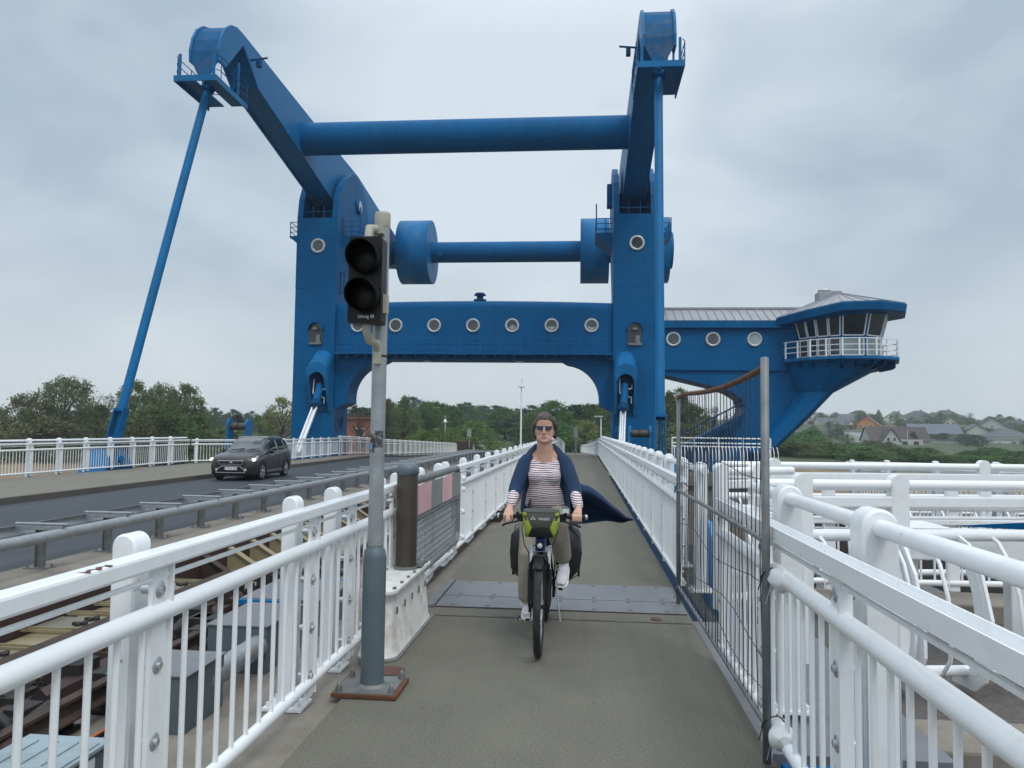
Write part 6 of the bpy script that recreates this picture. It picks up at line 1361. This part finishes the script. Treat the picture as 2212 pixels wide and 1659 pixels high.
for a in (('spruce', 764, 868, 40, 150, 'rising over the brick roof beside the left tower'), ('bare', 778, 885, 56, 120, 'in front of the brick building'), ('birch', 838, 860, 62, 125, 'right of the signal pole'), ('birch', 872, 853, 70, 128, 'beside the first birch, its top the higher'), ('broad', 918, 867, 76, 150, 'dark and tall right of the birches'), ('spruce', 922, 892, 40, 125, 'in front of the dark broadleaf'),
          ('broad', 940, 895, 46, 140, 'low right of the dark broadleaf'), ('pine', 978, 880, 60, 210, 'wide one left of the white gable'), ('pine', 1000, 887, 40, 215, 'narrow one left of the white gable'), ('spruce', 1040, 886, 30, 240, 'far behind the white gable house'), ('fresh', 1026, 908, 82, 130, 'under the white gable house'), ('fresh', 955, 920, 66, 120, 'at the left lamp post'), ('fresh', 915, 925, 56, 118, 'low behind the far railing'),
          ('broad', 1092, 880, 90, 190, 'big one right of the white gable house'), ('broad2', 1128, 889, 70, 185, 'behind the tall lamp post'), ('spruce', 1116, 878, 26, 260, 'pointed, left of the tall lamp post'), ('spruce', 1140, 884, 28, 250, 'pointed, right of the tall lamp post'), ('broad2', 1152, 900, 70, 130, 'hidden by the rider, left of her head'), ('spruce', 1160, 888, 22, 250, 'just left of the rider hair'), ('broad', 1212, 886, 70, 150, 'right of the rider head'), ('spruce', 1206, 882, 26, 240, 'pointed tip right of the rider head'),
          ('broad', 1248, 872, 90, 185, 'top of the wood right of the rider'), ('broad2', 1290, 880, 80, 160, 'behind the slim lamp by the right tower'), ('bare', 1262, 869, 44, 210, 'highest in the wood right of the rider'), ('pine', 1300, 878, 36, 220, 'in the wood near the right tower'), ('broad', 1318, 872, 70, 150, 'touching the right tower'), ('yellow', 1262, 905, 78, 120, 'by the end of the walkway'), ('broad2', 1205, 910, 80, 118, 'low behind the walkway bend'), ('bush', 1305, 925, 60, 110, 'low behind the right railing'),
          ('birch', 1442, 842, 74, 120, 'behind the tie rod of the right tower'), ('birch', 1476, 836, 80, 122, 'inside the hollow of the wedge leg'), ('broad2', 1500, 872, 60, 118, 'right of the birch in the hollow'), ('bare', 1545, 872, 74, 128, 'inside the hollow of the wedge leg'), ('olivebush', 1480, 915, 170, 112, 'low under the hollow of the wedge leg')):
    tree(a[0], a[1], a[2], a[3] * 1.35, a[4], a[5], GM)
def c5(x, y): return (2840 + x * .4521) * .576, (1480 + y * .4521) * .576
for k, x, t, w, Z, wh in (('yellow', 440, 122, 120, 330, 'above the yellow house'), ('broad', 360, 165, 100, 320, 'left above the red hip roof'), ('broad', 520, 150, 90, 330, 'between the red roof and the cream gables'), ('broad2', 850, 135, 190, 345, 'on the skyline above the orange house'), ('birch', 1010, 130, 70, 340, 'on the skyline left of the white house'), ('yew', 960, 165, 90, 300, 'right above the orange roof'), ('broad', 1020, 205, 110, 280, 'right of the orange house'), ('bush', 1190, 205, 130, 262, 'below the white house'), ('broad2', 1290, 170, 110, 330, 'right of the white house'), ('broad', 1450, 150, 80, 335, 'between the two dark roofs on the skyline'), ('bush', 1500, 215, 110, 285, 'left of the small yellow house'),
                          ('broad2', 1740, 195, 240, 290, 'large one above the pale green house'), ('bare', 1760, 150, 90, 340, 'on the skyline right of the dark roofs'), ('broad', 1660, 285, 150, 235, 'left of the pale green house'), ('broad2', 1870, 275, 170, 232, 'right of the pale green house'), ('yellow', 1930, 180, 100, 330, 'on the skyline at the right'), ('broad2', 2140, 235, 150, 250, 'left of the last dark roof'), ('broad', 2200, 250, 110, 240, 'cut by the right edge of the photo'),
                          ('yew', 665, 285, 210, 200, 'broad and dark left of the white cube house'), ('spruce', 520, 325, 110, 195, 'dark, left of the broad evergreen'), ('spruce', 1290, 305, 110, 178, 'dark, in front of the brown roofed house'), ('spruce', 1553, 345, 40, 200, 'small, in front of the blue grey house'), ('olivebush', 940, 385, 290, 168, 'large, on the shore below the grey gable'), ('olivebush', 1080, 395, 200, 166, 'on the shore right of the large one'), ('broad2', 120, 320, 190, 165, 'right behind the wedge leg foot'), ('broad', 260, 375, 150, 162, 'between wedge leg and dark conifer'), ('bush', 430, 440, 220, 160, 'on the shore at the left of the slope'), ('bush', 640, 460, 200, 160, 'on the shore below the dark evergreens'), ('bush', 1330, 490, 260, 155, 'on the shore below the brown roofed house'), ('bush', 1220, 470, 160, 160, 'on the shore by the dark conifer'), ('bush', 380, 360, 110, 200, 'beside the small brick house'), ('olivebush', 1450, 380, 120, 200, 'hedge before the blue grey house'), ('fresh', 1240, 225, 80, 285, 'under the dark roof right of the white house'), ('broad2', 1560, 280, 120, 250, 'right of the blue grey house roof'), ('bush', 1740, 420, 140, 200, 'left of the white bungalow'), ('bush', 780, 380, 70, 190, 'against the white cube house'), ('bush', 440, 290, 60, 270, 'right of the yellow house')):
    X, T = c5(x, t); tree(k, X, T, w * .2604, Z * 1.75 if Z > 174 else Z, wh, GR)
rnd = random.Random(21)
def filler(k, x, Z, H, wm, lab, group):
    global tcount
    p = at(x, 930, Z); gz = land(p.x, p.y); tm, cm, h = PR[k]; base = {'broad': 10.5, 'broad2': 11, 'pine': 8.5, 'spruce': 6.5, 'fresh': 7.5, 'bush': 7, 'olivebush': 9, 'birch': 9.5, 'yellow': 8, 'yew': 8, 'bare': 9}[k]
    r = thing(KIND[k][0], lab, 'bush' if 'bush' in k else 'tree', (p.x, p.y, gz), (tcount * 2.4) % 6.28, group); tcount += 1
    r.scale = (wm / base, wm / base, H / h); [inst(n_, d, r, (0, 0, 0)) for n_, d in (('trunk', tm), ('crown', cm))]
for i in range(46):
    x = 748 + i * 12.6 + rnd.uniform(-6, 6); Z = rnd.uniform(150, 240)
    if 1000 < x < 1110 and Z < 210: Z += 70
    filler(rnd.choice(['broad', 'broad2', 'pine', 'broad', 'spruce']), x, Z, rnd.uniform(7.2, 10), rnd.uniform(8, 11), 'green tree in the wood that fills the background between the towers', GM)
for i in range(34):
    x = 1650 + i * 17 + rnd.uniform(-7, 7); filler(rnd.choice(['olivebush', 'bush', 'bush', 'broad2']), x, rnd.uniform(140, 172), rnd.uniform(2.6, 4.6) * (.95 if x < 1790 else .62), rnd.uniform(7, 11), 'green bush in the belt of shrubs along the far shore', GR)
for i in range(96):
    x = 1640 + rnd.random() * 590; Z = rnd.uniform(480 if x > 1850 else 560, 650) if i % 3 else rnd.uniform(300, 470); filler(rnd.choice(['broad', 'broad2', 'birch', 'bush', 'fresh', 'yew', 'bare']), x, Z, rnd.uniform(4.0, 7.5) * (1 if Z > 475 else .62), rnd.uniform(6, 11), 'small green tree standing in the gardens between the houses', GR)
# a far wood along the left horizon, seen only as one mass
fw = MB(); rnd = random.Random(4)
for i in range(9000):
    a = rnd.uniform(-.66, .12); d = rnd.uniform(430, 520); x, y = d * math.sin(a), d * math.cos(a); hh = 9 + 5 * noise.noise(V((a * 14, 1, 0))) + 2.5 * noise.noise(V((a * 60, 4, 0)))
    p = V((x, y, land(x, y) + rnd.random() ** .6 * hh)); u = V((rnd.gauss(0, 1), rnd.gauss(0, 1), rnd.gauss(0, 1))).normalized(); v = u.orthogonal() * rnd.uniform(.9, 2.2); q = u.cross(v) * .6
    fw.add([p - v, p + q, p + v, p - q], [(0, 1, 2, 3)])
tag(fw.build('far_wood', FO['bluish']), 'distant wood closing the horizon behind the bridge', 'wood', kind='stuff')

# ================================================================== houses
HM = {}
def hm(c, rough=.85, v=.07):
    if c not in HM: HM[c] = mat('house_' + '_'.join(str(int(x * 100)) for x in c), c, rough, 0, v, .8, dirt=tuple(x * .6 for x in c), dirt_amt=.25, world=True)
    return HM[c]
CREAM, YEL, ORG, WHT, GRY, GRN, BRK = (.60, .54, .36), (.55, .44, .20), (.52, .21, .06), (.72, .72, .70), (.42, .42, .40), (.42, .47, .40), (.16, .085, .065)
RD, RG, RB_, RK = (.21, .065, .055), (.085, .09, .10), (.055, .042, .040), (.05, .05, .056)
def house(lab, x, base, Z, w, d, hw, hr, rot, wall, roof, kind='gable', wins=(), sky=0, dorm=0, chim=True, eave=.45, extra=None, down=4):
    """wins: (face, u, z, w, h) with face f/r/l = front, right, left"""
    p = at(x, base, Z); h = thing('house', lab, 'house', (p.x, p.y, p.z), YAW + R(rot), 'houses on the slope across the water')
    wm, rm = hm(wall), hm(roof, .7); g = MB(); a, b = w / 2, d / 2
    g.box(-a, a, -b, b, -down, hw)
    if kind == 'gable':                        # ridge along x
        g.prism([(-b, hw), (b, hw), (0, hw + hr)], 'x', -a, a)
    if kind == 'cross': g.prism([(-a, hw), (a, hw), (0, hw + hr)], 'y', -b, b)      # ridge along y, gable to the front
    wo = g.build('wall', wm, h, local=True)
    rf = MB(); t = .18; e = eave
    def slab(q): n = (V(q[1]) - V(q[0])).cross(V(q[3]) - V(q[0])).normalized(); n = n if n.z > 0 else -n; A = [V(k) + n * .04 for k in q]; B = [k + n * t for k in A]; rf.add(A + B, [(0, 1, 2, 3), (7, 6, 5, 4), (0, 4, 5, 1), (1, 5, 6, 2), (2, 6, 7, 3), (3, 7, 4, 0)])
    k = hr / b if kind == 'gable' else hr / a
    if kind == 'gable':
        for s in (-1, 1): slab([(-a - e, s * (b + e), hw - k * e), (a + e, s * (b + e), hw - k * e), (a + e, 0, hw + hr), (-a - e, 0, hw + hr)])
    elif kind == 'cross':
        for s in (-1, 1): slab([(s * (a + e), -b - e, hw - k * e), (s * (a + e), b + e, hw - k * e), (0, b + e, hw + hr), (0, -b - e, hw + hr)])
    elif kind == 'hip':
        r_ = max(0, a - b) ; A = [(-a - e, -b - e, hw), (a + e, -b - e, hw), (a + e, b + e, hw), (-a - e, b + e, hw), (-r_, 0, hw + hr), (r_ + .01, 0, hw + hr)]
        rf.add(A, [(0, 1, 5, 4), (2, 3, 4, 5), (1, 2, 5), (3, 0, 4), (3, 2, 1, 0)])
    else: rf.box(-a - e, a + e, -b - e, b + e, hw, hw + .3)
    ro = rf.build('roof', rm, h, local=True)
    if chim and kind != 'flat': g = MB(); g.box(a * .2, a * .2 + .6, -.1, .5, hw + hr * .5, hw + hr + .8); g.build('chimney', hm(BRK), ro, local=True)
    for i in range(sky):
        u = -a * .5 + i * a * .6; g = MB(); s = -1; yy = -b * .5; zz = hw + hr * .5
        if kind == 'gable': g.obox((u, yy, zz + .22), (.9, 1.2, .08), Matrix.Rotation(math.atan2(hr, b), 3, 'X')); g.build('skylight', M['pane_light'], ro, local=True)
        else: g.obox((a * .5, -b * .3 + i * 1.6, hw + hr * .5 + .22), (1.2, .9, .08), Matrix.Rotation(math.atan2(hr, a), 3, 'Y')); g.build('skylight', M['pane_light'], ro, local=True)
    for fc, u, z, ww, hh in wins:
        f = MB(); q = MB(); t = .07
        def put(m, du, dz, sw, sh, o, th):
            if fc == 'f': m.box(u + du - sw / 2, u + du + sw / 2, -b - o - th, -b - o, z + dz - sh / 2, z + dz + sh / 2)
            else: s = 1 if fc == 'r' else -1; x0, x1 = sorted((s * (a + o), s * (a + o + th))); m.box(x0, x1, u + du - sw / 2, u + du + sw / 2, z + dz - sh / 2, z + dz + sh / 2)
        put(f, 0, hh / 2, ww + .14, .10, .01, .08); put(f, 0, -hh / 2, ww + .2, .12, .01, .12); put(f, ww / 2, 0, .10, hh - .1, .01, .08); put(f, -ww / 2, 0, .10, hh - .1, .01, .08); put(f, 0, 0, .07, hh - .1, .01, .08)
        fo = f.build('window', hm(WHT), h, local=True); put(q, 0, 0, ww - .1, hh - .1, .0, .05); q.build('pane', M['pane_dark'], fo, local=True)
    if extra: extra(h, a, b, hw, hr)
    return h
def F2(*us, z=1.5, w=1.1, h=1.3, f='f'): return [(f, u, z, w, h) for u in us]
C5 = lambda x, y: c5(x, y)
def hs(lab, x, y, *a, **k): X, B = c5(x, y); h = house(lab, X, B, a[0] * 1.75, *a[1:], **k); q = 1.1 if 'flue' in lab else 1.2 if 'bungalow' in lab else 1.42; h.scale = (q, q, .96)
def cream_gables(h, a, b, hw, hr):
    for u, s in ((-3.2, 1.0), (4.6, 1.1)):
        g = MB(); g.box(u - 2.2 * s, u + 2.2 * s, -b - 1.6, -b + .2, -4, hw); g.prism([(u - 2.2 * s, hw), (u + 2.2 * s, hw), (u, hw + 3.4 * s)], 'y', -b - 1.6, .0); gb = g.build('gable_bay', hm(CREAM), h, local=True)
        for sd in (-1, 1):
            r = MB(); q = [(u + sd * 2.5 * s, -b - 1.9, hw - .4), (u + sd * 2.5 * s, 0, hw - .4), (u, 0, hw + 3.6 * s), (u, -b - 1.9, hw + 3.6 * s)]; r.add(q, [(0, 1, 2, 3)]); r.build('bay_roof', hm(RG, .7), gb, local=True, solid=.15)
        for du in (-.8, .8):
            for z in (1.4, 4.1): f = MB(); f.box(u + du - .6, u + du + .6, -b - 1.66, -b - 1.61, z - .75, z + .75); wo = f.build('bay_window', hm(WHT), gb, local=True); q = MB(); q.box(u + du - .48, u + du + .48, -b - 1.69, -b - 1.665, z - .63, z + .63); q.build('pane', M['pane_dark'], wo, local=True)
def flue(h, a, b, hw, hr):
    MB().cyl((2.4, -b - .3, 1.0), (2.4, -b - .3, hw + 4.2), .17, n=10).build('flue_pipe', M['chrome'], h, local=True)
    g = MB(); g.prism([(-7.6, -3), (-1.4, -3), (-1.4, 3.0), (-4.5, 7.6), (-7.6, 3.0)], 'y', -b - 3.2, -b + .5); gb = g.build('gable_wing', hm(GRY), h, local=True)
    for sd, x0 in ((-1, -8.0), (1, -.9)):
        r = MB(); r.add([(x0, -b - 3.6, 2.5), (x0, 0, 2.5), (-4.5, 0, 7.95), (-4.5, -b - 3.6, 7.95)], [(0, 1, 2, 3)]); r.build('wing_roof', hm(RB_, .7), gb, local=True, solid=.2)
    for u, z in ((-5.6, 3.6), (-3.4, 3.6), (-5.3, .4), (-3.2, .4)): f = MB(); f.box(u - .55, u + .55, -b - 3.27, -b - 3.21, z - .75, z + .75); wo = f.build('wing_window', hm(WHT), gb, local=True); q = MB(); q.box(u - .45, u + .45, -b - 3.30, -b - 3.275, z - .65, z + .65); q.build('pane', M['pane_dark'], wo, local=True)
    g = MB(); g.box(-1, 7.5, -b - 1.0, -b, .1, 3.6); dm = g.build('dormer', hm(GRY), h, local=True); 
    for u in (1.2, 5.2): f = MB(); f.box(u - .9, u + .9, -b - 1.06, -b - 1.0, 1.4, 2.8); f.build('dormer_window', M['pane_dark'], dm, local=True)
hs('yellow house with a shallow red hip roof beside the wedge leg', 325, 308, 285, 15, 10, 4.6, 2.9, 8, YEL, RD, 'hip', F2(-4.8, -1.2, 2.4, 5.6, z=3.3), chim=False)
hs('cream house with two front gables under a grey roof', 625, 310, 270, 16, 9, 3.4, 5.6, 14, CREAM, RG, 'gable', (), extra=cream_gables)
hs('grey roofed house behind the cream gabled one', 800, 250, 315, 17, 9, 3.0, 4.8, 12, GRY, RG, 'gable', F2(2, 5, z=2))
hs('long low grey roofed house on the skyline left of the white one', 900, 228, 330, 14, 9, 2.6, 3.4, 5, GRY, RG, 'gable')
hs('bright orange house with a red gable roof', 915, 290, 250, 9.5, 10, 2.4, 5.2, -30, ORG, RD, 'cross', F2(-1.9, 1.6, z=2.1, w=1.2, h=1.2) + F2(-2, 2, f='r'), chim=False)
hs('white cube house with a flat lean roof below the orange one', 868, 402, 190, 8.6, 8, 5.6, .6, -14, WHT, GRY, 'flat', F2(2.0, z=3.2, w=1.5, h=1.4) + F2(-2, f='l'), chim=False)
hs('large grey house with brown roofs and a steel flue', 1140, 440, 180, 21, 10, 3.2, 5.6, -4, GRY, RB_, 'gable', F2(4, 7, z=-1.2, h=1.4), extra=flue, sky=0, down=6)
hs('white gabled house with a dark roof and skylight on the hill', 1150, 235, 300, 10, 12, 3.0, 5.0, -32, WHT, RK, 'cross', F2(-1.5, 1.5, z=3.6) + F2(-2, 2, z=1), sky=1)
hs('dark hipped roof house on the skyline left of its twin', 1335, 215, 325, 14, 10, 2.6, 5.0, 8, GRY, RK, 'hip', F2(-3, 2, z=1.2))
hs('dark roof house with two skylights below the skyline', 1400, 252, 300, 13, 8, 2.0, 3.4, 6, GRY, RB_, 'gable', F2(-3, 0, 3, z=.8), sky=2)
hs('dark hipped roof house on the skyline right of its twin', 1560, 215, 325, 14.5, 10, 2.6, 5.4, -8, BRK, RK, 'hip', F2(-3, 2, z=1.2), sky=1)
hs('small yellow gabled house under the skyline', 1595, 275, 290, 7, 9, 2.4, 4.2, -24, CREAM, RB_, 'cross', F2(-1, 1.2, z=3), sky=1, chim=False)
hs('blue grey roofed house with two pale gables beside the dark conifer', 1450, 390, 205, 15, 9, 4.0, 4.4, -12, GRY, (.10, .125, .155), 'gable', F2(-5, -3.6, z=3.2, h=1.6) + F2(0, 2.4, z=1), chim=False, extra=None)
hs('pale green house with a grey roof', 1805, 375, 225, 7.5, 10, 4.2, 4.0, -22, GRN, RG, 'cross', F2(-1.4, 1.6, z=2.2, w=.9, h=2), sky=1, chim=False)
hs('dark roofed house with round gable window at the right', 1940, 300, 255, 10, 10, 2.4, 5.2, -28, GRY, RK, 'cross', F2(0, z=2.4), sky=2, chim=False)
hs('white bungalow with a dark pyramid roof at the right edge', 2010, 445, 190, 17, 9, 4.2, .4, -6, WHT, GRY, 'flat', F2(-6.5, -2.2, z=2.2, w=.9, h=1.1) + F2(2.5, 5.2, z=1.7, w=1.6, h=2.6), chim=False, eave=.8)
hs('dark pyramid roofed house just behind the white bungalow', 2060, 390, 205, 15, 13, 2.0, 4.6, 4, GRY, RG, 'hip', (), sky=1)
hs('dark roofed house cut by the right edge of the photo', 2150, 330, 260, 15, 10, 3.0, 6.0, 6, WHT, RK, 'hip', F2(-3, 2, z=1.2))
hs('small brick house beside the wedge leg', 245, 385, 225, 9, 9, 2.0, 4.6, -20, BRK, RG, 'cross', F2(-1.4, 1.4, z=2.2, w=.8), chim=False)
hs('low flat roofed garage with a pale door near the bungalow', 1610, 436, 190, 7, 5, 2.6, .3, -5, GRY, RG, 'flat', F2(1.2, z=1.1, w=2.2, h=2), chim=False)
hs('brick garage with a flat roof on the shore', 1450, 440, 190, 9, 5, 2.4, .3, -5, BRK, GRY, 'flat', (), chim=False)
def th(lab, x, y, Z, *a, **k): h = house(lab, x, y, Z, *a, **k); h['group'] = 'houses of the town between the towers'; return h
th('brick building with a red roof beside the left tower', 776, 952, 135, 8, 9, 3.8, .4, 0, (.27, .095, .055), RD, 'flat', F2(.9, z=1.6, w=1.6, h=1.1), chim=False)
th('white gabled house among the trees of the town', 1050, 927, 400, 9, 10, 2.8, 4.2, -18, WHT, RD, 'cross', F2(0, z=2.4), chim=True)
th('red roofed house higher up among the trees of the town', 1034, 912, 430, 13, 9, 3, 4, 8, WHT, RD, 'gable', F2(-2, 2, z=1.5), sky=1)

# ================================================================== lamps, signs and small things by the road
def lamp(lab, x, yb, yt, Z, style, r=.07):
    b, t = at(x, yb, Z), at(x, yt, Z); gz = b.z - 2.0; o = thing('street_lamp', lab, 'street lamp', (b.x, b.y, gz), 0, 'street lamps')
    x0, y0, zt = b.x, b.y, t.z
    if style == 'bell':
        MB().tube([(x0, y0, gz), (x0, y0, gz + (zt - gz) * .6), (x0, y0, zt - .6)], [r * 1.2, r, r * .8], 10).build('pole', M['white'], o)
        g = MB(); g.lathe([(.5, 0), (.55, .03), (.22, .18), (.18, .5), (.0, .52)], (x0, y0, zt - .75), (0, 0, 1), 16); g.build('lamp_shade', M['silver'], o)
        g = MB(); [g.tube([(x0 + .12 * math.cos(k * 2.1), y0 + .12 * math.sin(k * 2.1), zt - .3), (x0 + .1 * math.cos(k * 2.1), y0, zt + .35)], .03, 5) for k in range(3)]; g.build('finial', M['silver'], o)
    elif style == 'arm':
        MB().tube([(x0, y0, gz), (x0, y0, zt - .2)], [r, r * .8], 10).build('pole', M['white'], o)
        g = MB(); g.obox((x0 - .25, y0 - .1, zt - .1), (.95, .35, .14)); g.build('lamp_head', M['silver'], o, bevel=.04)
    else:
        MB().tube([(x0, y0, gz), (x0, y0, zt - .6), (x0 - .1, y0, zt - .2), (x0 - .5, y0, zt), (x0 - .9, y0, zt - .15)], [r, r * .8, r * .7, r * .7, r * .6], 8).build('pole', M['galv'], o)
        g = MB(); g.obox((x0 - 1.1, y0, zt - .25), (.6, .25, .14)); g.build('lamp_head', M['silver'], o, bevel=.03)
lamp('tall white mast with a bell shaped lamp, the tallest on the bridge', 1125, 952, 824, 105, 'bell', .11)
lamp('white mast with a bell shaped lamp left of the white gable house', 961, 950, 902, 120, 'bell', .09)
lamp('slim white lamp post with a flat head beside the right tower', 1298, 952, 898, 84, 'arm', .08)
lamp('small curved grey street lamp left of the tall mast', 1099, 948, 921, 200, 'curve', .08)
lamp('curved street lamp low behind the far railing', 880, 950, 924, 130, 'curve', .07)
lamp('curved street lamp peeping past the tall mast', 1116, 948, 926, 180, 'curve', .08)
def board(lab, x, y0, y1, Z, w, hh, m):
    b, t = at(x, y1, Z), at(x, y0, Z); o = thing('road_sign', lab, 'sign', b, 0, 'signs along the bridge'); MB().cyl(b - V((0, 0, .6)), t, .05, n=8).build('pole', M['galv'], o)
    MB().obox((t.x, t.y - .07, t.z - hh / 2), (w, .06, hh)).build('panel', m, o)
board('narrow grey box sign on a pole by the far guardrail', 1014, 926, 957, 95, .5, 1.0, M['galv'])
board('narrow box sign on a pole where the walkway bends', 1244, 922, 976, 68, .35, .95, M['galv'])
for lab, x, y, Z in (('grey ticket pillar standing on the far walkway', 1280, 978, 88),):
    b = at(x, y, Z); g = MB(); g.box(b.x - .5, b.x + .5, b.y - .3, b.y + .3, b.z - .3, b.z + 1.35); o = g.build('pillar', M['galv_dark'], loc=b, bevel=.04); tag(o, lab, 'pillar')
b = at(1003, 971, 105); g = MB(); g.box(b.x - 1.1, b.x + 1.1, b.y - .6, b.y + .6, b.z - .4, b.z + 1.1); o = g.build('utility_box', M['rust'], loc=b, bevel=.04); tag(o, 'brown utility box at the far end of the guardrail', 'utility box')
# road climbing into the town, with parked cars
p0, p1, p2 = at(1072, 972, 190), at(1092, 958, 215), at(1074, 945, 280); g = MB(); rd = [p0, p1, p1.lerp(p2, .5) + V((2, 0, 0)), p2]
g.grid([[(p.x - 6.5, p.y, p.z), (p.x + 6.5, p.y, p.z)] for p in rd]); struct('town_road', g, M['pave'])
for i, (x, y, Z, c, lab) in enumerate(((1102, 944, 235, WHT, 'white parked car on the far town road'), (1112, 946, 232, RK, 'dark parked car beside the white one on the far town road'))):
    b = at(x, y, Z); t = thing('parked_car', lab, 'car', b, R(60), 'cars parked in the town')
    g = MB(); g.prism([(-2.1, .3), (2.1, .3), (2.15, .8), (1.2, .95), (.5, 1.45), (-1.2, 1.45), (-2.0, .95)], 'y', -.85, .85); g.build('body', hm(c, .4), t, bevel=.08, local=True)
    g = MB(); g.prism([(-1.5, .98), (1.0, .98), (.45, 1.38), (-1.15, 1.38)], 'y', -.87, .87); g.build('window', M['pane_dark'], t, local=True)
    for wx in (-1.3, 1.3):
        for s in (-1, 1): MB().cyl((wx, s * .70, .32), (wx, s * .88, .32), .32, n=14).build('wheel', M['rubber'], t, local=True)
HAZE = 0.00035
# ================================================================== air
hzb = MB(); hzb.box(-705, 840, -62, 1640, -7.6, 31)
hm_ = bpy.data.materials.new('haze'); hm_.use_nodes = True; t = hm_.node_tree; t.nodes.clear()
vo = N(t, 'ShaderNodeVolumePrincipled'); vo.inputs['Color'].default_value = (.80, .88, .95, 1); vo.inputs['Density'].default_value = HAZE; vo.inputs['Anisotropy'].default_value = .2
mo = N(t, 'ShaderNodeOutputMaterial'); L(t, vo.outputs[0], mo.inputs['Volume'])
hz_o = hzb.build('haze', hm_); hz_o['kind'] = 'stuff'; hz_o['label'] = 'thin haze over the river and the town'
SC.cycles.volume_bounces = 1
